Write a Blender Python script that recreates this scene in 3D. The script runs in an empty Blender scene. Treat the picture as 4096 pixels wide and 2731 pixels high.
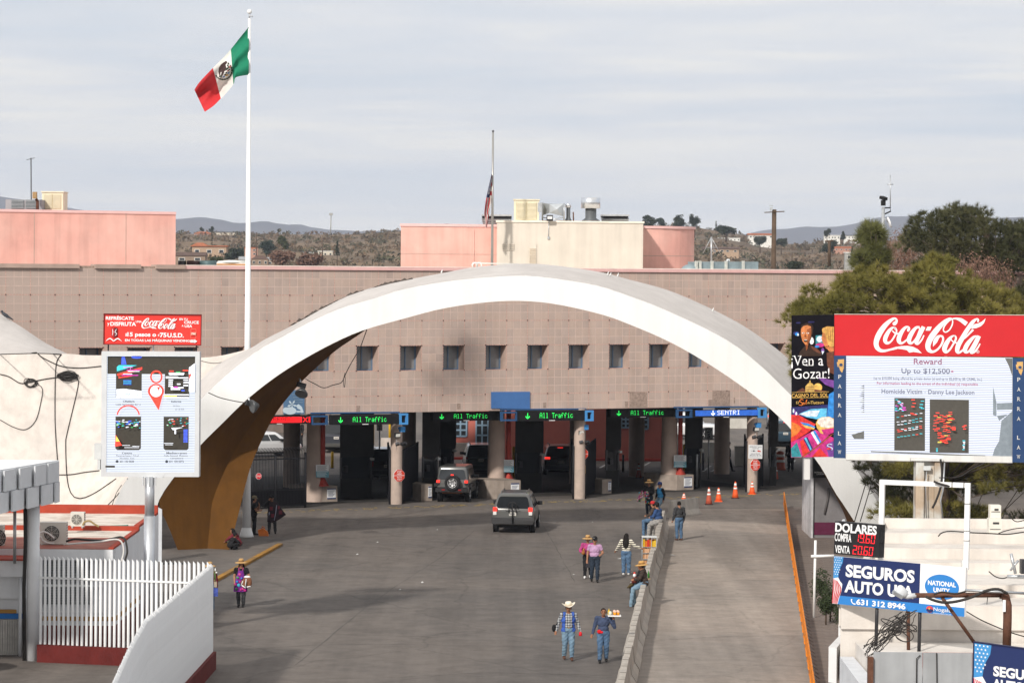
# Border crossing scene, order: helpers, camera, sun, sky, materials; setting; port building; arch and plaza; left side; right side; trees; vehicles; people
import bpy,math,random
import numpy as np
from mathutils import Vector,Matrix
R=math.radians
SC=bpy.context.scene
COL=SC.collection
rnd=random.Random(7)
F,CX,CY,CH,ROLL=12000.0,2048.0,1365.5,12.1,0.008
PITCH=math.atan(305.5/F)
FW=Vector((0,math.cos(PITCH),-math.sin(PITCH)))
U0=Vector((0,math.sin(PITCH),math.cos(PITCH)))
RT=Vector((1,0,0))*math.cos(ROLL)+U0*math.sin(ROLL)
UP=Vector((-1,0,0))*math.sin(ROLL)+U0*math.cos(ROLL)
EYE=Vector((0,0,CH))
cam=bpy.data.cameras.new('camera')
cam.sensor_width=36.0
cam.lens=F/4096*36
cam.clip_start,cam.clip_end=1.0,40000
co=bpy.data.objects.new('camera',cam)
COL.objects.link(co)
co.matrix_world=Matrix(((RT.x,UP.x,-FW.x,0),(RT.y,UP.y,-FW.y,0),(RT.z,UP.z,-FW.z,CH),(0,0,0,1)))
SC.camera=co
SUN_EL=R(31.3)
sun_dir=Vector((-0.45*math.cos(SUN_EL),-0.893*math.cos(SUN_EL),math.sin(SUN_EL))).normalized()
sl=bpy.data.lights.new('sun','SUN')
sl.energy,sl.angle,sl.color=3.35,R(2.6),(1.0,0.94,0.86)
so=bpy.data.objects.new('sun',sl)
COL.objects.link(so)
so.rotation_euler=sun_dir.to_track_quat('Z','Y').to_euler()
so.location=(0,-40,60)
W=bpy.data.worlds.new('World')
SC.world=W
W.use_nodes=True
wn,wl=W.node_tree.nodes,W.node_tree.links
wn.clear()
def wnode(t,**kw):
 n=wn.new(t)
 for k,v in kw.items():
  setattr(n,k,v)
 return n
wo=wnode('ShaderNodeOutputWorld')
bg=wnode('ShaderNodeBackground')
bg.inputs[1].default_value=0.1
sky=wnode('ShaderNodeTexSky',sky_type='NISHITA',sun_disc=False)
sky.sun_elevation,sky.sun_rotation=SUN_EL,math.atan2(sun_dir.x,sun_dir.y)
tc=wnode('ShaderNodeTexCoord')
sep=wnode('ShaderNodeSeparateXYZ')
wl.new(tc.outputs['Generated'],sep.inputs[0])
def wmath(op,a,b):
 n=wnode('ShaderNodeMath',operation=op)
 for i,v in enumerate((a,b)):
  if isinstance(v,(int,float)):
   n.inputs[i].default_value=v
  else:
   wl.new(v,n.inputs[i])
 return n.outputs[0]
zz=wmath('ADD',wmath('MAXIMUM',sep.outputs[2],0.0),0.045)
comb=wnode('ShaderNodeCombineXYZ')
wl.new(wmath('DIVIDE',sep.outputs[0],zz),comb.inputs[0])
wl.new(wmath('DIVIDE',sep.outputs[1],zz),comb.inputs[1])
def wnoise(scale,detail,sx,sy,off,rough=0.55):
 m=wnode('ShaderNodeMapping')
 m.inputs['Scale'].default_value=(sx,sy,1)
 m.inputs['Location'].default_value=off
 m.inputs['Rotation'].default_value=(0,0,0.09)
 wl.new(comb.outputs[0],m.inputs[0])
 n=wnode('ShaderNodeTexNoise')
 n.inputs['Scale'].default_value=scale
 n.inputs['Detail'].default_value=detail
 n.inputs['Roughness'].default_value=rough
 n.inputs['Distortion'].default_value=0.5
 wl.new(m.outputs[0],n.inputs['Vector'])
 return n.outputs[0]
n1=wnoise(1.0,4,0.34,0.34,(3.1,8.2,0))
n2=wnoise(1.0,7,0.8,1.3,(1.3,2.2,0),0.6)
cl=wmath('ADD',wmath('MULTIPLY',n1,0.70),wmath('MULTIPLY',n2,0.30))
cr=wnode('ShaderNodeValToRGB')
el=cr.color_ramp.elements
el[0].position,el[0].color=0.38,(0.615,0.675,0.755,1)
el[1].position,el[1].color=0.60,(0.94,0.90,0.835,1)
e=el.new(0.5)
e.color=(0.755,0.765,0.795,1)
wl.new(cl,cr.inputs[0])
hz=wnode('ShaderNodeMapRange')
hz.inputs[1].default_value,hz.inputs[2].default_value=0.0,0.06
hz.inputs[3].default_value,hz.inputs[4].default_value=0.8,0.0
wl.new(sep.outputs[2],hz.inputs[0])
mh=wnode('ShaderNodeMixRGB')
wl.new(hz.outputs[0],mh.inputs[0])
wl.new(cr.outputs[0],mh.inputs[1])
mh.inputs[2].default_value=(0.93,0.915,0.88,1)
sc10=wnode('ShaderNodeMixRGB',blend_type='MULTIPLY')
sc10.inputs[0].default_value=1
wl.new(mh.outputs[0],sc10.inputs[1])
sc10.inputs[2].default_value=(10,10,10,1)
mx=wnode('ShaderNodeMixRGB')
mx.inputs[0].default_value=0.93
wl.new(sky.outputs[0],mx.inputs[1])
wl.new(sc10.outputs[0],mx.inputs[2])
wl.new(mx.outputs[0],bg.inputs[0])
wl.new(bg.outputs[0],wo.inputs[0])
SC.view_settings.view_transform='Standard'
SC.view_settings.look='None'
SC.view_settings.exposure=0.12
SC.view_settings.gamma=1
SC.view_settings.use_curve_mapping=False
SC.render.engine='CYCLES'
SC.cycles.use_denoising=True
SC.cycles.max_bounces=6
SC.cycles.transparent_max_bounces=6
SC.cycles.volume_bounces=0
def ray(x,y):
 return FW*F+RT*(x-CX)-UP*(y-CY)
def G(x,y,z=0.0):
 d=ray(x,y)
 return EYE+d*((z-CH)/d.z)
def AT(x,y,Y):
 d=ray(x,y)
 return EYE+d*(Y/d.y)
def ONP(x,y,p0,n):
 d=ray(x,y)
 return EYE+d*((p0-EYE).dot(n)/d.dot(n))
def s(r,g,b):
 f=lambda c:(c/255/12.92)if c<=10.3 else((c/255+0.055)/1.055)**2.4
 return(f(r),f(g),f(b))
MATS={}
def mat(name,col=(.5,.5,.5),rough=.75,var=.12,scale=2.0,bump=0.0,bscale=30.0,metal=0.0,emit=0.0,spec=.2,streak=0.0,col2=None,mixs=None,sat=None):
 if name in MATS:
  return MATS[name]
 m=bpy.data.materials.new(name)
 m.use_nodes=True
 nt=m.node_tree
 N,L=nt.nodes,nt.links
 b=N['Principled BSDF']
 b.inputs['Roughness'].default_value=rough
 b.inputs['Metallic'].default_value=metal
 b.inputs['Specular IOR Level'].default_value=spec
 t=N.new('ShaderNodeTexCoord')
 out=None
 base=N.new('ShaderNodeRGB')
 base.outputs[0].default_value=(*col,1)
 out=base.outputs[0]
 def noise(sc,det=5,vec=None,ro=.6):
  n=N.new('ShaderNodeTexNoise')
  n.inputs['Scale'].default_value=sc
  n.inputs['Detail'].default_value=det
  n.inputs['Roughness'].default_value=ro
  L.new(vec or t.outputs['Object'],n.inputs['Vector'])
  return n.outputs[0]
 def mapr(v,a,c,lo,hi):
  n=N.new('ShaderNodeMapRange')
  n.inputs[1].default_value,n.inputs[2].default_value=a,c
  n.inputs[3].default_value,n.inputs[4].default_value=lo,hi
  L.new(v,n.inputs[0])
  return n.outputs[0]
 if col2:
  mxn=N.new('ShaderNodeMixRGB')
  L.new(mapr(noise(mixs or scale*.4,4),.44,.6,0,1),mxn.inputs[0])
  L.new(out,mxn.inputs[1])
  mxn.inputs[2].default_value=(*col2,1)
  out=mxn.outputs[0]
 if var:
  mu=N.new('ShaderNodeMixRGB')
  mu.blend_type='MULTIPLY'
  mu.inputs[0].default_value=1
  L.new(out,mu.inputs[1])
  L.new(mapr(noise(scale),.3,.7,1-var,1+var),mu.inputs[2])
  out=mu.outputs[0]
 if streak:
  mp=N.new('ShaderNodeMapping')
  mp.inputs['Scale'].default_value=(2.2,2.2,.12)
  L.new(t.outputs['Object'],mp.inputs[0])
  mu=N.new('ShaderNodeMixRGB')
  mu.blend_type='MULTIPLY'
  mu.inputs[0].default_value=1
  L.new(out,mu.inputs[1])
  L.new(mapr(noise(1.0,6,mp.outputs[0]),.42,.62,1,1-streak),mu.inputs[2])
  out=mu.outputs[0]
 L.new(out,b.inputs['Base Color'])
 if emit:
  L.new(out,b.inputs['Emission Color'])
  b.inputs['Emission Strength'].default_value=emit
 if bump:
  bp=N.new('ShaderNodeBump')
  bp.inputs['Strength'].default_value=bump
  bp.inputs['Distance'].default_value=.05
  L.new(noise(bscale,4),bp.inputs['Height'])
  L.new(bp.outputs[0],b.inputs['Normal'])
 MATS[name]=m
 return m
class MB:
 def __init__(self):
  self.v,self.f,self.mi,self.sm=[],[],[],[]
 def add(self,vs,fs,mi=0,sm=False):
  o=len(self.v)
  self.v+=[tuple(p)for p in vs]
  for f in fs:
   self.f.append(tuple(i+o for i in f))
   self.mi.append(mi)
   self.sm.append(sm)
  return self
 def quad(self,a,b,c,d,mi=0):
  return self.add([a,b,c,d],[(0,1,2,3)],mi)
 def box(self,c,sz,mi=0,rz=0.0,rx=0.0,ry=0.0,M=None):
  hx,hy,hz_=sz[0]/2,sz[1]/2,sz[2]/2
  vs=[Vector((x,y,z))for z in(-hz_,hz_)for x,y in((-hx,-hy),(hx,-hy),(hx,hy),(-hx,hy))]
  m=M or(Matrix.Rotation(rz,3,'Z')@Matrix.Rotation(rx,3,'X')@Matrix.Rotation(ry,3,'Y'))
  c=Vector(c)
  vs=[m@v+c for v in vs]
  return self.add(vs,[(3,2,1,0),(4,5,6,7),(0,1,5,4),(1,2,6,5),(2,3,7,6),(3,0,4,7)],mi)
 def bb(self,p0,p1,mi=0):
  return self.box([(a+b)/2 for a,b in zip(p0,p1)],[abs(b-a)for a,b in zip(p0,p1)],mi)
 def tube(self,pts,r,n=8,mi=0,cap=True,sm=True,flat=1.0):
  pts=[Vector(p)for p in pts]
  rs=r if isinstance(r,(list,tuple))else[r]*len(pts)
  vs,fs=[],[]
  prev=None
  for i,p in enumerate(pts):
   t=(pts[min(i+1,len(pts)-1)]-pts[max(i-1,0)])
   t=t.normalized()if t.length>1e-9 else Vector((0,0,1))
   a=prev if prev is not None else(Vector((0,0,1))if abs(t.z)<.9 else Vector((1,0,0)))
   u=(a-t*a.dot(t))
   u=u.normalized()if u.length>1e-6 else t.orthogonal().normalized()
   w=t.cross(u)
   prev=u
   for k in range(n):
    an=2*math.pi*k/n
    vs.append(p+u*math.cos(an)*rs[i]*flat+w*math.sin(an)*rs[i])
  for i in range(len(pts)-1):
   for k in range(n):
    a,b=i*n+k,i*n+(k+1)%n
    fs.append((a,b,b+n,a+n))
  self.add(vs,fs,mi,sm)
  if cap:
   o=len(self.v)-len(vs)
   self.f+=[tuple(o+k for k in range(n-1,-1,-1)),tuple(o+(len(pts)-1)*n+k for k in range(n))]
   self.mi+=[mi,mi]
   self.sm+=[False,False]
  return self
 def lathe(self,c,prof,n=16,mi=0,sm=True,M=None,sx=1.0,sy=1.0):
  c=Vector(c)
  vs,fs=[],[]
  for r,z in prof:
   for k in range(n):
    an=2*math.pi*k/n
    p=Vector((r*sx*math.cos(an),r*sy*math.sin(an),z))
    vs.append((M@p if M else p)+c)
  for i in range(len(prof)-1):
   for k in range(n):
    a,b=i*n+k,i*n+(k+1)%n
    fs.append((a,b,b+n,a+n))
  fs.append(tuple(range(n-1,-1,-1)))
  fs.append(tuple((len(prof)-1)*n+k for k in range(n)))
  return self.add(vs,fs,mi,sm)
 def ball(self,c,r,n=12,mi=0,M=None):
  rr=r if isinstance(r,(tuple,list))else(r,r,r)
  m=max(5,n//2)
  prof=[(max(1e-4,math.sin(math.pi*i/m)),-math.cos(math.pi*i/m))for i in range(m+1)]
  c=Vector(c)
  vs,fs=[],[]
  for q,z in prof:
   for k in range(n):
    an=2*math.pi*k/n
    p=Vector((rr[0]*q*math.cos(an),rr[1]*q*math.sin(an),rr[2]*z))
    vs.append((M@p if M else p)+c)
  for i in range(m):
   for k in range(n):
    a,b=i*n+k,i*n+(k+1)%n
    fs.append((a,b,b+n,a+n))
  return self.add(vs,fs,mi,True)
 def grid(self,rows,mi=0,sm=True,closed=False):
  n=len(rows[0])
  vs=[p for r in rows for p in r]
  fs=[]
  for i in range(len(rows)-1):
   for k in range(n-1 if not closed else n):
    a,b=i*n+k,i*n+(k+1)%n
    fs.append((a,b,b+n,a+n))
  return self.add(vs,fs,mi,sm)
 def prism(self,poly,d,mi=0):
  d=Vector(d)
  n=len(poly)
  vs=[Vector(p)for p in poly]+[Vector(p)+d for p in poly]
  fs=[tuple(range(n-1,-1,-1)),tuple(range(n,2*n))]+[(i,(i+1)%n,(i+1)%n+n,i+n)for i in range(n)]
  return self.add(vs,fs,mi)
 def build(self,name,mats,parent=None,sharp=None,recalc=False):
  me=bpy.data.meshes.new(name)
  me.from_pydata([tuple(p)for p in self.v],[],self.f)
  for m in(mats if isinstance(mats,(list,tuple))else[mats]):
   me.materials.append(m)
  me.polygons.foreach_set('material_index',self.mi)
  me.polygons.foreach_set('use_smooth',self.sm)
  if recalc:
   import bmesh
   b=bmesh.new()
   b.from_mesh(me)
   bmesh.ops.recalc_face_normals(b,faces=b.faces)
   b.to_mesh(me)
   b.free()
  if sharp:
   me.set_sharp_from_angle(angle=R(sharp))
  me.update()
  o=bpy.data.objects.new(name,me)
  COL.objects.link(o)
  if parent is not None:
   adopt(o,parent)
  return o
WM={}
def adopt(o,parent):
 o.parent=parent
 m=WM.get(parent.name)
 if m is not None:
  o.matrix_parent_inverse=m.inverted()
def tag(o,label=None,cat=None,group=None,kind=None):
 if label:
  o['label']=label
 if cat:
  o['category']=cat
 if group:
  o['group']=group
 if kind:
  o['kind']=kind
 return o
def thing(name,label,cat,loc=(0,0,0),rz=0.0,group=None):
 o=bpy.data.objects.new(name,None)
 o.empty_display_size=.3
 COL.objects.link(o)
 o.location=loc
 o.rotation_euler=(0,0,rz)
 WM[o.name]=Matrix.Translation(Vector(loc))@Matrix.Rotation(rz,4,'Z')
 return tag(o,label,cat,group)
def lpart(mb,name,mats,parent,**kw):
 o=mb.build(name,mats,None,**kw)
 o.parent=parent
 return o
def copy_tree(o,parent=None):
 c=o.copy()
 COL.objects.link(c)
 if parent is not None:
  c.parent=parent
 for ch in list(o.children):
  copy_tree(ch,c)
 return c
def dup(o,loc,rz,label):
 c=copy_tree(o)
 c.location=loc
 c.rotation_euler=(0,0,rz)
 c['label']=label
 return c
def struct(o):
 o['kind']='structure'
 return o
def smooth_poly(pts,n):
 P=[np.array(p,float)for p in pts]
 P=[2*P[0]-P[1]]+P+[2*P[-1]-P[-2]]
 out=[]
 for i in range(1,len(P)-2):
  for t in np.linspace(0,1,12,endpoint=False):
   a,b,c,d=P[i-1],P[i],P[i+1],P[i+2]
   out.append(.5*(2*b+(c-a)*t+(2*a-5*b+4*c-d)*t*t+(3*b-a-3*c+d)*t**3))
 out.append(P[-2])
 out=np.array(out)
 L=np.r_[0,np.cumsum(np.linalg.norm(np.diff(out[:,:2],axis=0),axis=1))]
 q=np.linspace(0,L[-1],n)
 return np.stack([np.interp(q,L,out[:,k])for k in range(out.shape[1])],1)
_tc={}
def glyphs(txt,bold=0.0):
 k=(txt,bold)
 if k in _tc:
  return _tc[k]
 c=bpy.data.curves.new('lettering','FONT')
 c.body=txt
 c.size=1
 c.offset=bold
 c.resolution_u=3
 o=bpy.data.objects.new('lettering',c)
 COL.objects.link(o)
 dg=bpy.context.evaluated_depsgraph_get()
 me=o.evaluated_get(dg).to_mesh()
 v=[tuple(p.co[:2])for p in me.vertices]
 f=[tuple(p.vertices)for p in me.polygons]
 o.evaluated_get(dg).to_mesh_clear()
 bpy.data.objects.remove(o)
 bpy.data.curves.remove(c)
 _tc[k]=(v,f)
 return v,f
FONT57={'A':'0E11111F111111','l':'0C04040404040E','T':'1F040404040404','r':'0000161910101010'[:14],'a':'00000E010F110F','f':'0609081C080808','i':'04000C0404040E','c':'00000E1010110E','S':'0F10100E01011E','E':'1F10101E10101F','N':'11191513111111','R':'1E11111E141211','I':'0E04040404040E','D':'1E11111111111E','O':'0E11111111110E','C':'0E11101010110E','V':'040404150E0400'}
class Face2D:
 def __init__(self,TL,TR,BL,frame,lift=0.004):
  self.o,self.ux,self.uy=Vector(TL),Vector(TR)-Vector(TL),Vector(BL)-Vector(TL)
  self.n=self.uy.cross(self.ux).normalized()
  if self.n.dot(EYE-self.o)<0:
   self.n=-self.n
  self.fr=frame
  self.lift=lift
  self.k=0
 def P(self,x,y,off=0.0):
  x0,y0,x1,y1=self.fr
  return self.o+self.ux*((x-x0)/(x1-x0))+self.uy*((y-y0)/(y1-y0))+self.n*off
 def lay(self):
  self.k+=1
  return self.lift+self.k*.0012
 def panel(self,name,m,parent,depth=.08,grow=0.0):
  x0,y0,x1,y1=self.fr
  g=grow
  q=[self.P(x0-g,y0-g),self.P(x1+g,y0-g),self.P(x1+g,y1+g),self.P(x0-g,y1+g)]
  return MB().prism(q,-self.n*depth).build(name,m,parent,recalc=True)
 def poly(self,mb,pts,mi=0,off=None):
  o=self.lay()if off is None else off
  mb.add([self.P(x,y,o)for x,y in pts],[tuple(range(len(pts)))],mi)
 def rect(self,mb,x0,y0,x1,y1,mi=0,off=None):
  self.poly(mb,[(x0,y1),(x1,y1),(x1,y0),(x0,y0)],mi,off)
 def ell(self,mb,cx,cy,rx,ry,mi=0,n=24,off=None):
  self.poly(mb,[(cx+rx*math.cos(2*math.pi*k/n),cy+ry*math.sin(2*math.pi*k/n))for k in range(n)],mi,off)
 def text(self,mb,txt,x0,y0,x1,y1,mi=0,bold=.0,off=None,shear=0.0):
  v,f=glyphs(txt,bold)
  a=np.array(v)
  lo,hi=a.min(0),a.max(0)
  o=self.lay()if off is None else off
  mb.add([self.P(x0+(p[0]-lo[0])/(hi[0]-lo[0])*(x1-x0),y1+(y0-y1)*(p[1]-lo[1])/(hi[1]-lo[1])+shear*(p[0]-lo[0])/(hi[0]-lo[0]),o)for p in v],f,mi)
 def ribbon(self,mb,pts,mi=0,n=40,off=None):
  q=smooth_poly(pts,n)
  L,Rr=[],[]
  for i in range(n):
   t=q[min(i+1,n-1),:2]-q[max(i-1,0),:2]
   t=t/(np.linalg.norm(t)+1e-9)
   nn=np.array((-t[1],t[0]))*max(q[i,2],.5)/2
   L.append(q[i,:2]+nn)
   Rr.append(q[i,:2]-nn)
  o=self.lay()if off is None else off
  mb.add([self.P(p[0],p[1],o)for p in L]+[self.P(p[0],p[1],o)for p in Rr],[(i,i+1,n+i+1,n+i)for i in range(n-1)],mi)
 def dots(self,mb,txt,x0,y0,x1,y1,mi=0,fill=.86):
  cw=(x1-x0)/(len(txt)*6-1)
  rh=(y1-y0)/7
  o=self.lay()
  for i,ch in enumerate(txt):
   h=FONT57.get(ch)
   if not h:
    continue
   for r in range(7):
    bits=int(h[2*r:2*r+2],16)
    for c in range(5):
     if bits>>(4-c)&1:
      x,y=x0+(i*6+c)*cw,y0+r*rh
      self.rect(mb,x,y,x+cw*fill,y+rh*fill,mi,o)
 def arrow_down(self,mb,cx,y0,y1,w,mi=0):
  h=y1-y0
  o=self.lay()
  self.rect(mb,cx-w*.09,y0,cx+w*.09,y1-h*.1,mi,o)
  self.poly(mb,[(cx-w/2,y0+h*.45),(cx-w/2,y0+h*.68),(cx,y1),(cx,y1-h*.27)],mi,o+.0006)
  self.poly(mb,[(cx+w/2,y0+h*.45),(cx,y1-h*.27),(cx,y1),(cx+w/2,y0+h*.68)],mi,o+.0006)
PRINTW=mat('print_white',(.80,.81,.82),.55,.03)
BLACKM=mat('black_paint',(.018,.018,.02),.6,.2)
DKMETAL=mat('dark_metal',(.05,.05,.055),.45,.2,metal=.5)
GALV=mat('galvanised_steel',(.50,.52,.54),.42,.18,4,metal=.75)
RUST=mat('rusty_steel',(.12,.055,.035),.75,.3,6,.2,20)
CONC=mat('concrete',(.40,.375,.34),.85,.16,2.5,.25,40,streak=.12)
RUBBER=mat('rubber',(.02,.02,.022),.8,.15)
def ground_mat(name,col,col2,crack=.0,stain=.3,sc=.25,line=0.0):
 m=bpy.data.materials.new(name)
 m.use_nodes=True
 nt=m.node_tree
 N,L=nt.nodes,nt.links
 b=N['Principled BSDF']
 b.inputs['Roughness'].default_value=.9
 b.inputs['Specular IOR Level'].default_value=.25
 t=N.new('ShaderNodeTexCoord')
 def noise(scale,det=6,mp=None,ro=.6,dist=0):
  n=N.new('ShaderNodeTexNoise')
  n.inputs['Scale'].default_value=scale
  n.inputs['Detail'].default_value=det
  n.inputs['Roughness'].default_value=ro
  n.inputs['Distortion'].default_value=dist
  v=t.outputs['Object']
  if mp:
   q=N.new('ShaderNodeMapping')
   q.inputs['Scale'].default_value=mp
   q.inputs['Rotation'].default_value=(0,0,-.07)
   L.new(v,q.inputs[0])
   v=q.outputs[0]
  L.new(v,n.inputs['Vector'])
  return n.outputs[0]
 def mr(v,a,c,lo,hi):
  n=N.new('ShaderNodeMapRange')
  n.inputs[1].default_value,n.inputs[2].default_value,n.inputs[3].default_value,n.inputs[4].default_value=a,c,lo,hi
  L.new(v,n.inputs[0])
  return n.outputs[0]
 def mul(c,v,f=1):
  n=N.new('ShaderNodeMixRGB')
  n.blend_type='MULTIPLY'
  n.inputs[0].default_value=f
  L.new(c,n.inputs[1])
  L.new(v,n.inputs[2])
  return n.outputs[0]
 mx=N.new('ShaderNodeMixRGB')
 L.new(mr(noise(sc*.35,5,dist=.6),.42,.6,0,1),mx.inputs[0])
 mx.inputs[1].default_value=(*col,1)
 mx.inputs[2].default_value=(*col2,1)
 c=mul(mx.outputs[0],mr(noise(sc*5,8,ro=.75),.3,.7,.78,1.22))
 c=mul(c,mr(noise(.6,6,(1.5,.05,1)),.35,.68,1.08,1-stain*.9))
 c=mul(c,mr(noise(.22,3,dist=1.2),.58,.75,1,1-stain))
 c=mul(c,mr(noise(26,2,ro=.8),.3,.7,.84,1.16))
 if crack:
  vo=N.new('ShaderNodeTexVoronoi')
  vo.feature='DISTANCE_TO_EDGE'
  vo.inputs['Scale'].default_value=.16
  q=N.new('ShaderNodeMixRGB')
  q.blend_type='ADD'
  q.inputs[0].default_value=.9
  L.new(t.outputs['Object'],q.inputs[1])
  nn=N.new('ShaderNodeTexNoise')
  nn.inputs['Scale'].default_value=.7
  L.new(t.outputs['Object'],nn.inputs['Vector'])
  L.new(nn.outputs[1],q.inputs[2])
  L.new(q.outputs[0],vo.inputs['Vector'])
  c=mul(c,mr(vo.outputs[0],.0,.012,1-crack,1))
 L.new(c,b.inputs['Base Color'])
 bp=N.new('ShaderNodeBump')
 bp.inputs['Strength'].default_value=.35
 bp.inputs['Distance'].default_value=.02
 L.new(noise(60,3),bp.inputs['Height'])
 L.new(bp.outputs[0],b.inputs['Normal'])
 return m
ASPH=ground_mat('asphalt',(.150,.131,.117),(.117,.105,.097),.22,.2)
LANE=ground_mat('lane_concrete',(.315,.268,.230),(.255,.224,.198),.15,.2)
PAVE=ground_mat('paving',(.205,.165,.142),(.165,.140,.125),0,.3,.5)
DIRT=ground_mat('dirt',(.21,.155,.105),(.16,.12,.085),0,.2,.02)
o=MB().add([(-9000,-200,-.06),(9000,-200,-.06),(9000,10500,-.06),(-9000,10500,-.06)],[(0,1,2,3)]).build('ground',DIRT)
struct(o)
def barrier_x(y):
 return 3.72+.0695*(y-87.1)-.3
def rail_x(y):
 return 8.75+.0785*(y-87)
rows=[[(-60,y,0),(barrier_x(y),y,0)]for y in np.linspace(20,152,12)]
rows+=[[(-60,y,0),(60,y,0)]for y in(152.2,200,330)]
r1=[[(-60,y,0),(barrier_x(y)+.25,y,0)]for y in(20,88,150)]
mb=MB().grid(r1,sm=False)
struct(mb.build('road',ASPH))
mb=MB().add([(-60,150,0),(barrier_x(150)+.25,150,0),(60,150,0),(60,330,0),(-60,330,0)],[(0,1,2,3,4)])
struct(mb.build('port_road',ASPH))
mb=MB().grid([[(barrier_x(y)+.25,y,0),(rail_x(y)+.05,y,0)]for y in(20,88,150)],sm=False)
struct(mb.build('side_lane',LANE))
pv=MB().grid([[(rail_x(y)+.05,y,.10),(60,y,.10)]for y in(20,88,150)],sm=False)
pv.grid([[(rail_x(y)+.05,y,-.02),(rail_x(y)+.05,y,.10)]for y in(20,88,150)],sm=False)
pv.quad((rail_x(150)+.05,150,-.02),(60,150,-.02),(60,150,.10),(rail_x(150)+.05,150,.10))
pavement=struct(pv.build('pavement',PAVE))
slabmesh=None
k=0
for iy in range(62):
 y=84+iy*.95
 for ix in range(4):
  x=rail_x(y)+.62+ix*.95+.06
  if k>=240:
   break
  b=MB().box((0,0,0),(.935,.935,.03))
  if slabmesh is None:
   sl_o=b.build('paving_slab',PAVE)
   slabmesh=sl_o.data
   oo=sl_o
  else:
   oo=bpy.data.objects.new('paving_slab',slabmesh)
   COL.objects.link(oo)
  oo.parent=pavement
  oo.location=(x,y,.10+rnd.uniform(-.004,.006))
  oo.rotation_euler=(rnd.uniform(-.004,.004),rnd.uniform(-.004,.004),.078)
  k+=1
TH=R(28.3)
WD=Vector((math.cos(TH),math.sin(TH),0))
WNRM=Vector((math.sin(TH),-math.cos(TH),0))
WP0=Vector((3.62,155.6,0))
def WS(sv,z,off=0.0):
 return WP0+WD*sv+WNRM*off+Vector((0,0,z))
def WP(x,y,off=0.0):
 return ONP(x,y,WP0+WNRM*off,WNRM)
def s_of(p):
 return(Vector(p)-WP0).dot(WD)
LANEFL=ground_mat('shade_dark_lane_floor',(.060,.054,.050),(.045,.042,.040),.2,.3,.5)  # very dark floor colour carries the shade under the port canopy
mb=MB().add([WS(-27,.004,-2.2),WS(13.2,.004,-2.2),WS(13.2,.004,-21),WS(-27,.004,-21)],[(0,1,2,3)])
struct(mb.build('lane_floor_shade',LANEFL))
YEL=mat('worn_yellow_paint',(.42,.29,.06),.8,.3,9)
mb=MB()
sv=-26.0
while sv<13.5:
 for row in(0,1,2):
  if rnd.random()<.62:
   w,d=rnd.uniform(.10,.34),rnd.uniform(.10,.2)
   a=WS(sv+rnd.uniform(-.1,.1),.004,.95+row*.42+rnd.uniform(-.08,.08))
   mb.add([a,a+WD*w,a+WD*(w+rnd.uniform(-.08,.05))+WNRM*d,a+WNRM*d*rnd.uniform(.6,1)],[(3,2,1,0)])
 sv+=.36
struct(mb.build('road_marking',YEL))
mb=MB()
for x0,x1,y0,y1 in((2775,2800,1885,1862),(2812,2842,1885,1862),(2845,2890,1885,1860),(3110,3135,1870,1845),(3150,3180,1868,1840),(1480,1505,1905,1895),(1476,1506,1890,1882),(2320,2360,1872,1850),(2400,2440,1870,1848),(2560,2600,1870,1848)):
 a,b=G(x0,y0,.006),G(x1,y1,.006)
 t=(b-a).normalized()*.07
 n=Vector((-t.y,t.x,0))*1.0
 mb.add([a-n,b-n,b+n,a+n],[(0,1,2,3)])
struct(mb.build('lane_hatching',mat('worn_white_paint',(.5,.5,.48),.8,.25,6)))
mb=MB()
for pts in([(500,2480),(1100,2445),(1800,2430),(2560,2440)],[(1010,2138),(1300,2100),(1700,2056)],[(1180,2660),(1500,2400),(1760,2230),(1900,2120)],[(900,2600),(1400,2575),(2100,2585),(2420,2600)],[(2150,2060),(2230,2200),(2300,2330)],[(1500,2731),(1900,2690),(2450,2700)]):  # road seams, plus the flagpole's cast shadow painted as a thin dark strip
 q=smooth_poly(pts,40)
 P=[G(x+rnd.uniform(-3,3),y+rnd.uniform(-.8,.8),.004)for x,y in q]
 w_=[rnd.uniform(.006,.026)for _ in P]
 for a,b,c,d in zip(P,P[1:],w_,w_[1:]):
  n=(b-a).cross(Vector((0,0,1))).normalized()
  mb.add([a-n*c,b-n*d,b+n*d,a+n*c],[(0,1,2,3)])
struct(mb.build('road_joint_pole_shadow',mat('tar_and_pole_shadow',(.088,.08,.074),.85,.2,3),recalc=True))
mb=MB()
for pts in([(2620,2560),(2900,2545),(3170,2540)],[(2650,2330),(2900,2322),(3140,2318)]):
 q=smooth_poly(pts,30)
 P=[G(x+rnd.uniform(-2,2),y,.004)for x,y in q]
 for a,b in zip(P,P[1:]):
  n=(b-a).cross(Vector((0,0,1))).normalized()*rnd.uniform(.01,.022)
  mb.add([a-n,b-n,b+n,a+n],[(0,1,2,3)])
struct(mb.build('lane_joint',mat('dusty_joint',(.13,.115,.10),.9,.2,3),recalc=True))
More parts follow.
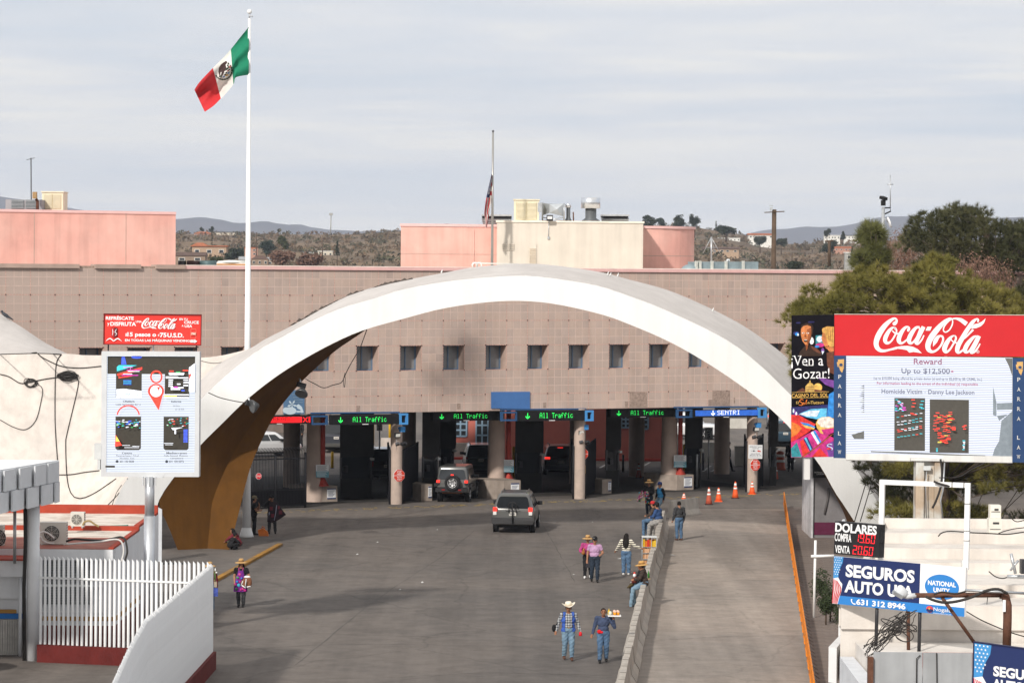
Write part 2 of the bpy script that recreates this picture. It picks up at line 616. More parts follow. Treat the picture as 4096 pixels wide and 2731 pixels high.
for i,(x,y,w)in enumerate(((2690,2222,.20),(2480,2236,.16),(1430,2218,.07),(1690,2330,.07),(1600,2360,.06),(1510,2170,.07),(2370,2090,.06),(2295,2300,.06),(1750,2120,.06))):
 c=G(x,y)
 mb=MB()
 vs=[c+Vector((w*math.cos(a)*rnd.uniform(.5,1),w*math.sin(a)*rnd.uniform(.5,1),rnd.uniform(.004,.05)))for a in np.linspace(0,5.4,6)]
 mb.add(vs+[c+Vector((0,0,.06))],[(k,(k+1)%6,6)for k in range(6)])
 o=mb.build('paper_scrap',mat('paper',(.42,.42,.41),.8))
 tag(o,['crumpled white paper lying right of the barrier foot','flat white paper strip lying behind the striped woman','white scrap on the road left of the grey estate car','white scrap on the open road in front of the grey estate car','white scrap on the open road below left of the estate car','white scrap on the road near the left lane column','white scrap on the road behind the straw hat vendor','white scrap on the road left of the lilac polo man','white scrap on the road between the two grey cars'][i],'litter','scraps of paper on the road')
def interp(x,pts):
 return float(np.interp(x,[p[0]for p in pts],[p[1]for p in pts]))
RIDGE=[(-400,930),(600,940),(703,944),(900,942),(1100,940),(1400,938),(1500,932),(1600,926),(2000,930),(2400,915),(2575,900),(2650,897),(2792,907),(2915,924),(2979,934),(3020,952),(3147,968),(3250,966),(3300,950),(3400,948),(3540,951),(4096,950),(4500,945)]
MOUNT=[(-500,790),(0,800),(300,850),(500,880),(704,889),(810,878),(880,888),(933,900),(990,899),(1060,891),(1100,901),(1161,909),(1194,905),(1247,918),(1268,917),(1326,926),(1455,928),(1700,925),(1780,893),(1850,925),(2500,935),(2979,930),(3078,911),(3216,896),(3270,901),(3339,896),(3418,884),(3497,859),(3561,850),(3620,852),(3704,860),(3900,856),(4096,855),(4600,870)]
from mathutils import noise as mno
def fbm(x,y,sc,oc=4,seed=0):
 v,a,f=0,1,1
 for _ in range(oc):
  v+=a*mno.noise(Vector((x*f/sc+seed,y*f/sc,seed*1.7)))
  a*=.5
  f*=2
 return v
D0,D1=420.0,1500.0
def hill_z(px,D):
 yr=interp(px,RIDGE)
 zr=CH+(1060-yr)/F*D1
 t=min(1,max(0,(D-D0)/(D1-D0)))
 z=-6+(zr+6)*(t**.8)
 X=(px-CX)/F*D
 z+=(fbm(X,D,130,4,3)*5.5-abs(fbm(X,D,70,3,9))*4)*math.sin(math.pi*min(1,t*.98))*1.0
 if D>D1:
  z-=(D-D1)*.05
 return z
HILLM=mat('dry_hillside',(.20,.140,.088),.95,.3,.05,col2=(.13,.098,.068),mixs=.03)
pxs=np.linspace(-500,4600,190)
Ds=np.linspace(D0,D1+250,56)
rows=[[((px-CX)/F*D,D,hill_z(px,D))for px in pxs]for D in Ds]
struct(MB().grid(rows).build('hills',HILLM))
MOUNTM=mat('mountain_slope',(.075,.065,.065),.95,.3,.004)
DM=8200.0
mrows=[]
for j,D in enumerate(np.linspace(6000,DM,22)):
 row=[]
 for px in np.linspace(-700,4800,200):
  zt=CH+(1060-interp(px,MOUNT))/F*DM
  t=j/21
  X=(px-CX)/F*D
  z=-5+(zt+5)*t**1.3+(fbm(X,D,420,4,5)*26-abs(fbm(X,D*.4,260,3,2))*30)*math.sin(math.pi*t)+fbm(X,D,90,2,7)*3*t
  row.append((X,D,z))
 mrows.append(row)
struct(MB().grid(mrows).build('mountains',MOUNTM))
hz=MB().bb((-8900,-150,-8),(8900,10000,330)).build('haze',[])
tag(hz,kind='stuff')
hm=bpy.data.materials.new('haze')
hm.use_nodes=True
nt=hm.node_tree
nt.nodes.clear()
ho=nt.nodes.new('ShaderNodeOutputMaterial')
pvn=nt.nodes.new('ShaderNodeVolumePrincipled')
pvn.inputs['Color'].default_value=(.71,.80,.98,1)
pvn.inputs['Density'].default_value=8.5e-5
pvn.inputs['Anisotropy'].default_value=-.1
nt.links.new(pvn.outputs[0],ho.inputs['Volume'])
hz.data.materials.append(hm)
def fast_mesh(name,Vx,tris,mats,mi=None,parent=None,smooth=False):
 me=bpy.data.meshes.new(name)
 nv,nf=len(Vx),len(tris)
 k=tris.shape[1]
 me.vertices.add(nv)
 me.vertices.foreach_set('co',np.asarray(Vx,np.float32).ravel())
 me.loops.add(nf*k)
 me.loops.foreach_set('vertex_index',np.asarray(tris,np.int32).ravel())
 me.polygons.add(nf)
 me.polygons.foreach_set('loop_start',np.arange(nf,dtype=np.int32)*k)
 me.polygons.foreach_set('loop_total',np.full(nf,k,np.int32))
 for m in(mats if isinstance(mats,(list,tuple))else[mats]):
  me.materials.append(m)
 if mi is not None:
  me.polygons.foreach_set('material_index',np.asarray(mi,np.int32))
 if smooth:
  me.polygons.foreach_set('use_smooth',np.ones(nf,bool))
 me.update(calc_edges=True)
 me.validate()
 o=bpy.data.objects.new(name,me)
 COL.objects.link(o)
 if parent is not None:
  adopt(o,parent)
 return o
nrg=np.random.default_rng(5)
def leaf_tris(cent,rad,per,size,squash=.8):
 n=len(cent)
 d=nrg.normal(size=(n,per,3))
 d/=np.linalg.norm(d,axis=2,keepdims=True)
 r=nrg.uniform(.25,1,(n,per,1))**.5
 c=cent[:,None,:]+d*r*rad[:,None,None]*np.array((1,1,squash))
 a=nrg.normal(size=(n,per,3))
 a/=np.linalg.norm(a,axis=2,keepdims=True)
 b=np.cross(a,nrg.normal(size=(n,per,3)))
 b/=np.linalg.norm(b,axis=2,keepdims=True)+1e-9
 sz=(size if np.ndim(size)==0 else np.asarray(size)[:,None,None])*nrg.uniform(.6,1.3,(n,per,1))
 p=np.stack([c-a*sz,c+a*sz,c+b*sz*1.3],2).reshape(-1,3)
 return p,np.arange(len(p)).reshape(-1,3)
SCRUB1=mat('dry_scrub',(.165,.115,.075),.95,.4,.15,col2=(.115,.092,.06),mixs=.05)
SCRUB2=mat('olive_scrub',(.085,.082,.050),.95,.4,.15)
cent,rad=[],[]
for _ in range(9500):
 D=D0+130+(D1-D0-130)*rnd.random()**.8
 px=rnd.uniform(0,4600)
 X=(px-CX)/F*D
 if mno.noise(Vector((X/60,D/60,3)))<rnd.uniform(-.7,.15):
  continue
 r=rnd.uniform(.5,1.7)*(1.6 if rnd.random()<.1 else 1)
 cent.append((X,D,hill_z(px,D)+r*.3))
 rad.append(r)
cent,rad=np.array(cent),np.array(rad)
cutn=int(len(cent)*.7)
for nm,m,sl_ in(('scrub',SCRUB1,slice(0,cutn)),('scrub',SCRUB2,slice(cutn,None))):
 p,t=leaf_tris(cent[sl_],rad[sl_],26,rad[sl_]*.3)
 tag(fast_mesh(nm,p,t,m),kind='stuff')
STUC={'tan':mat('tan_stucco',(.42,.30,.21),.85),'cream':mat('cream_stucco',(.62,.56,.46),.85),'white':mat('white_stucco',(.72,.71,.67),.8),'brown':mat('brown_stucco',(.27,.20,.15),.85),'grey':mat('grey_block',(.36,.36,.35),.85),'rose':mat('rose_stucco',(.44,.25,.19),.85)}
ROOF={'tile':mat('clay_roof',(.36,.125,.06),.85,.25,1),'brown':mat('brown_roof',(.115,.075,.06),.9,.2,1),'grey':mat('grey_roof',(.30,.31,.32),.7),'white':mat('white_roof',(.75,.75,.72),.7),'dark':mat('dark_roof',(.07,.075,.08),.8)}
WINDK=mat('dark_glass',(.025,.03,.035),.15,0,spec=.6)
def house(x0,x1,yt,yb,D,wall,roof,kind,label,nwin=3,storeys=1):
 a,b=AT(x0,yb,D),AT(x1,yb,D)
 w=b.x-a.x
 h=(yb-yt)/F*D
 dpt=w*.55
 t=thing('house',label,'house',(a.x+w/2,D,a.z),0)
 z0,z1=a.z-5,a.z+h
 MB().bb((a.x,D,z0),(b.x,D+dpt,z1)).build('wall',STUC[wall],t)
 e=w*.04
 rb=MB()
 if kind=='flat':
  rb.bb((a.x-e,D-e,z1),(b.x+e,D+dpt+e,z1+h*.12))
 elif kind=='hip':
  rh=h*.55
  q=[(a.x-e,D-e,z1),(b.x+e,D-e,z1),(b.x+e,D+dpt+e,z1),(a.x-e,D+dpt+e,z1),(a.x+w*.3,D+dpt/2,z1+rh),(b.x-w*.3,D+dpt/2,z1+rh)]
  rb.add(q,[(0,1,5,4),(1,2,5),(2,3,4,5),(3,0,4),(3,2,1,0)])
 else:
  rh=h*.5
  q=[(a.x-e,D-e,z1),(b.x+e,D-e,z1),(b.x+e,D+dpt,z1),(a.x-e,D+dpt,z1),(a.x-e,D+dpt/2,z1+rh),(b.x+e,D+dpt/2,z1+rh)]
  rb.add(q,[(0,1,5,4),(1,2,5),(2,3,4,5),(3,0,4),(3,2,1,0)])
 rb.build('roof',ROOF[roof],t)
 for s_ in range(storeys):
  for i in range(nwin):
   cx=a.x+w*(i+.5)/nwin+w*.02*((i*7)%3-1)
   cz=a.z+h*(s_+.5)/storeys
   f=MB().box((cx,D-.06,cz),(w/nwin*.42,.14,h/storeys*.42)).build('window',STUC['white'],t)
   p=MB().box((cx,D-.15,cz),(w/nwin*.34,.04,h/storeys*.33)).build('pane',WINDK)
   p.parent=f
 return t
house(768,905,986,1024,900,'tan','tile','flat','tan two-storey house with flat roof left of the tall cypress',3)
house(768,828,981,1000,905,'tan','tile','hip','orange tiled hip roof tower on the tan house',2)
house(700,820,1022,1050,780,'brown','brown','gable','low brown-roofed house beside the pink block',2)
house(776,845,934,948,1400,'rose','tile','hip','rose house with tiled roof on the left hilltop',4)
house(826,938,928,938,1420,'cream','dark','flat','long flat cream house on the left hilltop',5)
house(978,1030,993,1023,880,'rose','tile','flat','rose two-storey house right behind the white flagpole',2,2)
house(1006,1072,1036,1062,700,'brown','brown','hip','dark brown hip-roofed house right of the white flagpole',3)
house(955,1000,1038,1062,690,'grey','grey','gable','grey gabled house half hidden by the white flagpole',2)
house(1062,1096,1040,1062,705,'brown','grey','gable','small grey-gabled annex beside the brown hip-roofed house',1)
house(1205,1265,1007,1022,950,'grey','dark','flat','low green-grey shed on the slope behind the port roof',3)
house(1272,1330,1006,1026,930,'cream','white','flat','pale cream wall house left of the dark cypress',3)
house(2868,2915,952,966,1250,'grey','white','flat','grey flat house with white fascia on right hill, left one',2)
house(2918,2960,953,965,1240,'white','white','flat','white flat house on right hill beside the grey one',3)
house(2995,3093,940,954,1300,'white','tile','gable','white house with red tiled gable behind the utility pole',5)
house(2815,2955,995,1012,1050,'tan','brown','gable','low tan ranch house with shaded porch on right hill',5)
house(3298,3360,942,958,1350,'white','white','flat','long white modern house on right ridge, left wing',5)
house(3378,3440,943,956,1360,'white','dark','flat','long white modern house on right ridge, right wing',5)
house(3338,3410,992,1004,1100,'rose','tile','gable','rose house with red roof left of the small pine',4)
house(3380,3450,1012,1044,800,'grey','white','flat','pale blue-grey warehouse left of the small pine',2)
TRK=mat('bark',(.10,.07,.05),.9,.3,3,.5,14)
TREEG={'dark':mat('dark_foliage',(.030,.040,.024),.9,.4,.4,col2=(.045,.052,.03),mixs=.3),'olive':mat('olive_foliage',(.062,.070,.030),.9,.4,.4),'bare':mat('bare_twigs',(.16,.095,.07),.9,.35,.4),'blue':mat('bluish_foliage',(.045,.062,.050),.9,.35,.4)}
def far_tree(name,x,yb,yt,w,D,m,shape,label,cat='tree',group=None):
 b=AT(x,yb,D)
 h=(yb-yt)/F*D
 rw=w/F*D/2
 t=thing(name,label,cat,b,0,group)
 MB().tube([b-Vector((0,0,3)),b+Vector((0,0,h*.6))],[max(.12,rw*.12),.06],6).build('trunk',TRK,t)
 n=90 if shape!='column'else 60
 subs=[(rnd.uniform(-.55,.55),rnd.uniform(.35,.85),rnd.uniform(.35,.62))for _ in range(5)]
 cs=[]
 for _ in range(n):
  u=rnd.random()
  if shape=='column':
   rr=rw*math.sin(math.pi*min(.97,(u*.9+.08)))**.6*(1-u*.55)
   z=h*u
  elif shape=='cone':
   rr=rw*(1-u)**.8
   z=h*(.1+.88*u)
  else:
   sx_,sz_,sr_=subs[_%5]
   v_=np.array([rnd.gauss(0,.45)for k_ in range(3)])*sr_
   cs.append((b.x+rw*(sx_+v_[0]),b.y+rw*v_[1],b.z+h*max(.12,min(.97,sz_+v_[2]*.45))))
   continue
  an=rnd.uniform(0,6.283)
  q=math.sqrt(rnd.random())
  cs.append((b.x+rr*q*math.cos(an),b.y+rr*q*math.sin(an),b.z+z))
 p,tr=leaf_tris(np.array(cs),np.full(n,rw*(.3 if shape!='column'else.35)),26,rw*.11)
 fast_mesh('crown',p,tr,TREEG[m],parent=t)
 return t
for a in(('cypress_tree',848,990,908,14,920,'dark','column','tall dark cypress rising above the tan house'),('cypress_tree',1349,1030,965,22,800,'dark','cone','dark pointed cypress near the middle of the left hill'),('cypress_tree',1515,1068,1004,10,700,'dark','column','slim cypress just left of the central pink block, taller of two'),('cypress_tree',1489,1068,1028,8,700,'dark','column','slim cypress just left of the central pink block, shorter of two'),('round_tree',1065,1030,950,62,830,'blue','round','tall grey-green tree right of the white flagpole'),('round_tree',1128,1020,944,58,860,'olive','round','tall olive tree, right of two behind the flagpole'),('round_tree',808,930,908,20,1380,'dark','round','small round tree on left hilltop, left of two'),('round_tree',845,928,906,22,1390,'dark','round','small round tree on left hilltop behind the cypress'),('round_tree',930,1040,1000,90,820,'dark','round','dark bushy tree right of the tan house'),('round_tree',1130,1068,1012,100,640,'bare','round','reddish bare bush behind the port parapet, left of two'),('round_tree',1240,1068,1018,110,640,'bare','round','reddish bare bush behind the port parapet, right of two'),('round_tree',870,1066,1030,60,640,'olive','round','olive bush behind the roof drums'),('round_tree',2595,915,866,58,1150,'dark','round','dark broad tree on right hilltop, leftmost behind the pink block'),('round_tree',2645,915,874,42,1150,'blue','round','grey-green palm-like tree on right hilltop'),('round_tree',2716,915,862,52,1150,'dark','round','dark round tree in the middle of right hilltop'),('round_tree',2778,920,852,46,1150,'dark','round','tall ragged tree on right hilltop above the pink curve'),('cypress_tree',2864,920,885,12,1180,'dark','column','pair of slim cypresses on right hilltop'),('round_tree',2905,935,905,80,1170,'dark','round','dark low trees right of the hilltop cypresses'),('round_tree',3040,985,945,50,1220,'dark','round','dark tree below the white tiled house'),('round_tree',3125,990,948,46,1200,'dark','round','dark tree right of the utility pole'),('round_tree',3308,952,918,34,1330,'dark','round','umbrella-shaped tree above the long white house'),('cypress_tree',3372,960,926,24,1320,'dark','cone','pointed dark tree between wings of the white house'),('round_tree',3455,970,930,50,1200,'dark','round','dark round tree right of the long white house'),('round_tree',3320,1020,960,66,1000,'dark','round','dark tree left of the red-roofed rose house'),('round_tree',3182,1078,1048,74,520,'dark','round','dark green bush just above the port parapet'),('cypress_tree',3408,1045,985,18,790,'dark','cone','narrow dark tree before the pale warehouse')):
 far_tree(*a)
for x,yb,yt,D,lab in((845+180,1000,930,850,'thin wooden pole behind the white flagpole'),(1180,1000,950,900,'thin pole left of the slope houses'),(1290,1010,960,920,'thin pole beside the pale cream wall'),(936,1000,965,900,'thin pole left of the white flagpole')):
 b=AT(x,yb,D)
 tag(MB().tube([b-Vector((0,0,2)),AT(x,yt,D)],[.18,.12],6).build('utility_pole',TRK),lab,'pole','thin far poles on the left hill')
t=thing('radio_mast','thin lattice radio mast on the far left ridge','mast',AT(1322,935,1450))
MB().tube([AT(1322,935,1450),AT(1324,860,1450)],.28,5).build('mast',STUC['grey'],t)
MB().box(AT(1324,857,1450),(1.6,1.6,1.2)).build('antenna_head',STUC['grey'],t)
TILE=mat('rose_grey_tile',(.50,.395,.345),.8,.09,.5,.25,60,streak=.07)
TILE2=mat('rose_grey_tile_warm',(.53,.41,.35),.8,.09,.5,.25,60,streak=.10)
GROUT=mat('pale_pink_grout',(.60,.47,.415),.85,.1,3)
GROUTR=mat('red_grout',(.60,.36,.30),.85,.2,6)
PINK=mat('pink_stucco',(.71,.375,.32),.9,.09,.7,.2,25,streak=.10,col2=(.74,.43,.37),mixs=.25)
PINKCAP=mat('pink_coping',(.74,.46,.44),.8,.06)
CREAM=mat('cream_stucco_plain',(.63,.57,.495),.9,.06,.8,.2,25,streak=.09)
TAUPE=mat('taupe_coping',(.44,.33,.28),.85,.12,2)
BLUEF=mat('blue_frame_paint',(.13,.20,.30),.5,.1,3)
GLASS=mat('window_glass',(.21,.225,.24),.25,.1,spec=.6)
COLM=mat('beige_column_stucco',(.52,.41,.35),.9,.1,2,.3,60,streak=.1)
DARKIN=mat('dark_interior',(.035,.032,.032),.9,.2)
TOPZ,BOTZ,CELL=11.78,4.66,1.256
sref=s_of(WP(1425,1380))
CW=(s_of(WP(2600-4,1373))-s_of(WP(1425,1380)))/14.0
S0,S1=-40,30
port=thing('border_port_building','long rose-grey tiled border port building with pink roof blocks behind the white arch','building',WS(0,0))
rowz=[TOPZ-CELL*i for i in range(6)]+[BOTZ]
mb,rg=MB(),MB()
WDEP=.70
tiles=[]
win_cells=[]
ncol=range(-33,36)
for c in ncol:
 sa,sb=sref+c*CW,sref+(c+1)*CW
 for r in range(6):
  z1,z0=rowz[r],rowz[r+1]
  iswin=(r==3 and c%2==0)
  if iswin:
   win_cells.append((c,sa,sb,z0,z1))
   m_=.03
   mb.quad(WS(sa,z0),WS(sa,z0,-WDEP),WS(sa,z1,-WDEP),WS(sa,z1),1)
   mb.quad(WS(sb,z0,-WDEP),WS(sb,z0),WS(sb,z1),WS(sb,z1,-WDEP),1)
   mb.quad(WS(sa,z0),WS(sb,z0),WS(sb,z0,-WDEP),WS(sa,z0,-WDEP),1)
   mb.quad(WS(sa,z1,-WDEP),WS(sb,z1,-WDEP),WS(sb,z1),WS(sa,z1),1)
   continue
  mb.quad(WS(sa,z0),WS(sb,z0),WS(sb,z1),WS(sa,z1),0)
  n3=3
  for i in range(3):
   for j in range(3 if r<5 else 2):
    ta,tb=sa+CW/3*i,sa+CW/3*(i+1)
    hh=(z1-z0)/(3 if r<5 else 2)
    tiles.append((ta,tb,z1-hh*(j+1),z1-hh*j,c,r))
mb.build('wall_slab',[GROUT,TAUPE],port)
for c in ncol:
 sa=sref+c*CW
 z=BOTZ
 while z<TOPZ-.1:
  if not(c%2 in(0,1)and rowz[4]-.02<z<rowz[3]-.06 and False):
   rg.quad(WS(sa-.016,z,.009),WS(sa+.016,z,.009),WS(sa+.016,z+.085,.009),WS(sa-.016,z+.085,.009))
  z+=.14
for z in rowz[1:6]:
 q=sref+ncol[0]*CW
 while q<sref+35*CW:
  rg.quad(WS(q,z-.016,.0095),WS(q+.1,z-.016,.0095),WS(q+.1,z+.016,.0095),WS(q,z+.016,.0095))
  q+=.15
tag(rg.build('red_joint',GROUTR,port),kind='stuff')
G_=.019
bm_=MB()
protos={}
cand=sorted(range(len(tiles)),key=lambda i:(tiles[i][0],-tiles[i][2]))
vis=[i for i in cand if s_of(WP(-5,1200))<tiles[i][0]<s_of(WP(760,1200))and tiles[i][2]>7.9]
single=set(vis[:299])
rr=random.Random(3)
for i,(ta,tb,z0,z1,c,r)in enumerate(tiles):
 prd=.006+rr.uniform(-.001,.001)
 w,h=tb-ta-2*G_,z1-z0-2*G_
 if i in single:
  key=(round(w,3),round(h,3))
  if key not in protos:
   b=MB()
   M_=[Vector((x,y,z))for z in(-h/2,h/2)for x,y in((-w/2,0),(w/2,0))]
   f=[Vector((x,-.006,z))for z in(-h/2,h/2)for x in(-w/2,w/2)]
   b.add(M_+f,[(4,5,7,6),(0,1,5,4),(1,3,7,5),(3,2,6,7),(2,0,4,6)])
   protos[key]=b
   o=b.build('tile',TILE)
   protos[key]=o.data
  else:
   o=bpy.data.objects.new('tile',protos[key])
   COL.objects.link(o)
  o.location=WS((ta+tb)/2,(z0+z1)/2,.0)
  o.rotation_euler=(0,0,TH)
  adopt(o,port)
 else:
  a,b2=ta+G_,tb-G_
  q=[WS(a,z0+G_,0),WS(b2,z0+G_,0),WS(a,z1-G_,0),WS(b2,z1-G_,0),WS(a,z0+G_,prd),WS(b2,z0+G_,prd),WS(a,z1-G_,prd),WS(b2,z1-G_,prd)]
  bm_.add(q,[(4,5,7,6),(0,1,5,4),(1,3,7,5),(3,2,6,7),(2,0,4,6)],rr.choice((0,0,0,0,1,1,1,2)))
tag(bm_.build('tile_field',[TILE,TILE2,mat('rose_grey_tile_dull',(.48,.38,.335),.85,.1,.6,.25,60,streak=.08)],port),kind='stuff')
dmb=MB()
for c in ncol:
 for z in rowz[1:6]:
  dmb.box(WS(sref+c*CW,z,.015),(.045,.022,.045),0,TH)
tag(dmb.build('joint_stud',BLACKM,port),kind='stuff')
for c,sa,sb,z0,z1 in win_cells:
 f=MB()
 e=.07
 for a,b2,p,q in((sa,sb,z0,z0+e),(sa,sb,z1-e,z1),(sa,sa+e,z0+e,z1-e),(sb-e,sb,z0+e,z1-e),((sa+sb)/2-.03,(sa+sb)/2+.03,z0+e,z1-e)):
  f.prism([WS(a,p,-WDEP+.06),WS(b2,p,-WDEP+.06),WS(b2,q,-WDEP+.06),WS(a,q,-WDEP+.06)],-WNRM*.06)
 fo=f.build('window',BLUEF,port)
 po=MB().quad(WS(sa,z0,-WDEP+.015),WS(sb,z0,-WDEP+.015),WS(sb,z1,-WDEP+.015),WS(sa,z1,-WDEP+.015)).build('pane',GLASS)
 adopt(po,fo)
def wbox(s0,s1,z0,z1,o0,o1):
 return MB().prism([WS(s0,z0,o0),WS(s1,z0,o0),WS(s1,z1,o0),WS(s0,z1,o0)],-WNRM*(o0-o1))
SA,SB=sref+ncol[0]*CW,sref+36*CW
wbox(SA,SB,BOTZ+.25,TOPZ-.05,-.95,-21).build('upper_storey',DARKIN,port,recalc=True)
wbox(SA,SB,BOTZ+.02,BOTZ+.24,-.02,-21).build('canopy_soffit',DARKIN,port,recalc=True)
wbox(SA,SB,TOPZ-.04,TOPZ,-.01,-21).build('roof',mat('pale_roof',(.62,.60,.56),.85),port,recalc=True)
sx=s_of(WP(737,1068))
wbox(sx,SB,TOPZ+.002,TOPZ+.16,.10,-.35).build('coping',PINKCAP,port,recalc=True)
wbox(sx,SB,TOPZ+.165,TOPZ+.20,.05,-.7).build('coping_flashing',mat('pale_flashing',(.75,.70,.64),.7),port,recalc=True)
for x0,x1 in((-60,314),(377,560),(620,737)):
 a,b2=s_of(WP(x0,1068)),s_of(WP(x1,1068))
 wbox(a,b2,TOPZ+.002,TOPZ+.20,.16,-.5).build('coping_slab',TAUPE,port,recalc=True)
wbox(s_of(WP(-60,1068)),sx,TOPZ+.002,TOPZ+.12,.0,-.5).build('coping_bed',mat('raw_edge',(.36,.27,.22),.9,.3,8),port,recalc=True)
STN=mat('stained_patch',(.33,.25,.21),.9,.3,9,.3,30)
for x0,y0,x1,y1 in((2519,1567,2588,1627),(2850,1561,2920,1622),(2500,1605,2512,1628),(2935,1590,2940,1612),(1426,1622,1440,1645),(1828,1613,1842,1635),(2173,1609,2184,1630),(2834,1598,2848,1622)):
 MB().prism([WP(x0,y1,.02),WP(x1,y1,.02),WP(x1,y0,.02),WP(x0,y0,.02)],-WNRM*.004).build('wall_patch',STN,port,recalc=True)
bp=MB().prism([WP(1966,1633,.07),WP(2120,1634,.07),WP(2120,1566,.07),WP(1966,1567,.07)],-WNRM*.05).build('plain_blue_sign',mat('blue_sign_paint',(.065,.165,.40),.6,.06,3),None,recalc=True)
tag(bp,'plain blue rectangular panel on the wall above the second lane sign','sign')
pf=Face2D(WP(1135,1560,.08),WP(1218,1560,.08),WP(1135,1656,.08),(0,0,190,215))
t=thing('wall_plaque','blue plaque with pale leaf and fruit shapes beside the arch leg','sign',WP(1176,1656,.05))
pf.panel('panel',mat('plaque_blue',(.10,.19,.32),.6,.08),t,.05)
mb=MB()
pale=mat('plaque_pale',(.55,.66,.74),.6,.05)
pf.ell(mb,60,185,55,34)
pf.ell(mb,20,180,30,26)
for a in range(5):
 an=a*1.25+.3
 pf.poly(mb,[(75,130),(75+30*math.cos(an)-9*math.sin(an),130+30*math.sin(an)+9*math.cos(an)),(75+46*math.cos(an),130+46*math.sin(an)),(75+30*math.cos(an)+9*math.sin(an),130+30*math.sin(an)-9*math.cos(an))])
pf.poly(mb,[(110,138),(135,124),(165,150),(182,200),(160,205),(150,175),(125,165)])
pf.rect(mb,115,185,160,200,0)
for i,y in enumerate((35,62,84,106)):
 pf.rect(mb,75+i*8,y,172,y+7,1)
mb.build('picture',[pale,mat('plaque_mid',(.20,.30,.42),.6)],t)
def block(name,px,yt,yb,D,m,dep=8,yaw=True,parent=port,cap=None,capm=None):
 a,b2=px
 p,q=AT(a,yt,D),AT(b2,yt+.008*0,D)
 if yaw:
  q=ONP(b2,yt,p,WNRM)
 zb=11.4
 base=[Vector((p.x,p.y,zb)),Vector((q.x,q.y,zb)),Vector((q.x,q.y,q.z)),Vector((p.x,p.y,p.z))]
 zt=(p.z+q.z)/2
 base[2].z=base[3].z=zt
 dirv=WNRM if yaw else Vector((0,-1,0))
 o=MB().prism(base,-dirv*dep).build(name,m,parent,recalc=True)
 if cap:
  cp=[Vector((v.x,v.y,zt+.003))for v in base[:2]]
  MB().prism([cp[0]+dirv*.06,cp[1]+dirv*.06,cp[1]+dirv*.06+Vector((0,0,cap)),cp[0]+dirv*.06+Vector((0,0,cap))],-dirv*(dep+.12)).build('coping',capm,parent,recalc=True)
 return base,zt
bl,zt=block('pink_block',(-150,703),852,1060,153.5,PINK,9,True,cap=.14,capm=PINKCAP)
for x in(136,503):
 a=ONP(x,900,bl[0]+WNRM*.012,WNRM)
 MB().prism([Vector((a.x,a.y,11.5)),Vector((a.x,a.y,11.5))+WD*.03,Vector((a.x,a.y,zt))+WD*.03,Vector((a.x,a.y,zt))],-WNRM*.01).build('joint',TAUPE,port,recalc=True)
D=163.0
pL,pR=AT(1604,905,D),AT(2560,905,D)
zt=pL.z
path=[Vector((pL.x,D+9,0)),Vector((pL.x,D,0))]
xr=AT(2788,905,D+2).x
path+=[Vector((xr-3.2,D+1.2,0))]+[Vector((xr-3.2+3.2*math.sin(a),D+1.2+3.2-3.2*math.cos(a),0))for a in np.linspace(.2,math.pi/2,8)]+[Vector((xr,D+12,0))]
mb=MB()
mb.grid([[p+Vector((0,0,11.4))for p in path],[p+Vector((0,0,zt))for p in path]],sm=True)
mb.add([p+Vector((0,0,zt))for p in path],[tuple(range(len(path)))])
mb.build('pink_block',PINK,port,sharp=40)
cb=MB()
out=[p+(p-Vector((pL.x+6,D+8,0))).normalized()*.08 for p in path]
cb.grid([[p+Vector((0,0,zt+.004))for p in out],[p+Vector((0,0,zt+.14))for p in out]])
cb.add([p+Vector((0,0,zt+.14))for p in out],[tuple(range(len(path)))])
cb.build('coping',PINKCAP,port,sharp=40)
jz=AT(1604,1016,D).z
jb=MB().grid([[p-Vector((0,.012,0))+Vector((0,0,jz))for p in path[1:-1]],[p-Vector((0,.012,0))+Vector((0,0,jz+.03))for p in path[1:-1]]])
jx=AT(1888,900,D).x
jb.quad((jx,D-.012+.14,11.5),(jx+.03,D-.012+.14,11.5),(jx+.03,D-.012+.14,zt),(jx,D-.012+.14,zt))
jb.build('joint',TAUPE,port)
D=160.5
pL,pR=AT(1988,889,D),AT(2573,893,D)
MB().bb((pL.x,D,11.4),(pR.x,D+6,pL.z)).build('cream_block',CREAM,port)
MB().bb((pL.x-.06,D-.06,pL.z+.003),(pR.x+.06,D+6.06,pL.z+.10)).build('coping',mat('cream_coping',(.80,.72,.62),.8),port)
lv=MB()
a,b2=AT(2010,974,D),AT(2056,1002,D)
for i in range(4):
 z=a.z-(a.z-b2.z)*(i+.5)/4
 lv.box(((a.x+b2.x)/2,D-.03,z),(b2.x-a.x,.06,.07),0,0,.5)
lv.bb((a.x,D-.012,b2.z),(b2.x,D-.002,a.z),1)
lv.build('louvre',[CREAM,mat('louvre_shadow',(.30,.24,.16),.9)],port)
dr=AT(2116,977,D),AT(2146,1056,D)
d_=MB().bb((dr[0].x,D-.05,dr[1].z-.6),(dr[1].x,D-.003,dr[0].z)).build('door',CREAM,port)
db=MB()
for i in range(14):
 z=dr[0].z-.25-i*.085
 db.box(((dr[0].x+dr[1].x)/2,D-.065,z),(.34,.03,.06),0,0,.5)
dl=db.build('louvre',mat('door_louvre',(.60,.52,.42),.8))
adopt(dl,d_)
fl=AT(2199,872,D-.3)
t=thing('floodlight','black floodlight on the top edge of the cream plant room','floodlight',AT(2199,889,D))
MB().tube([AT(2197,889,D-.1),AT(2197,874,D-.1)],.05,6).build('stand',GALV,t)
MB().box(fl,(.34,.25,.24),0,0,.4).build('lamp_head',BLACKM,t)
MB().box(fl+Vector((0,-.13,.01)),(.26,.02,.16),0,0,.4).build('lens',PRINTW,t)
cb=MB().tube([AT(2195,889,D-.03),AT(2194,945,D-.03)],.02,5)
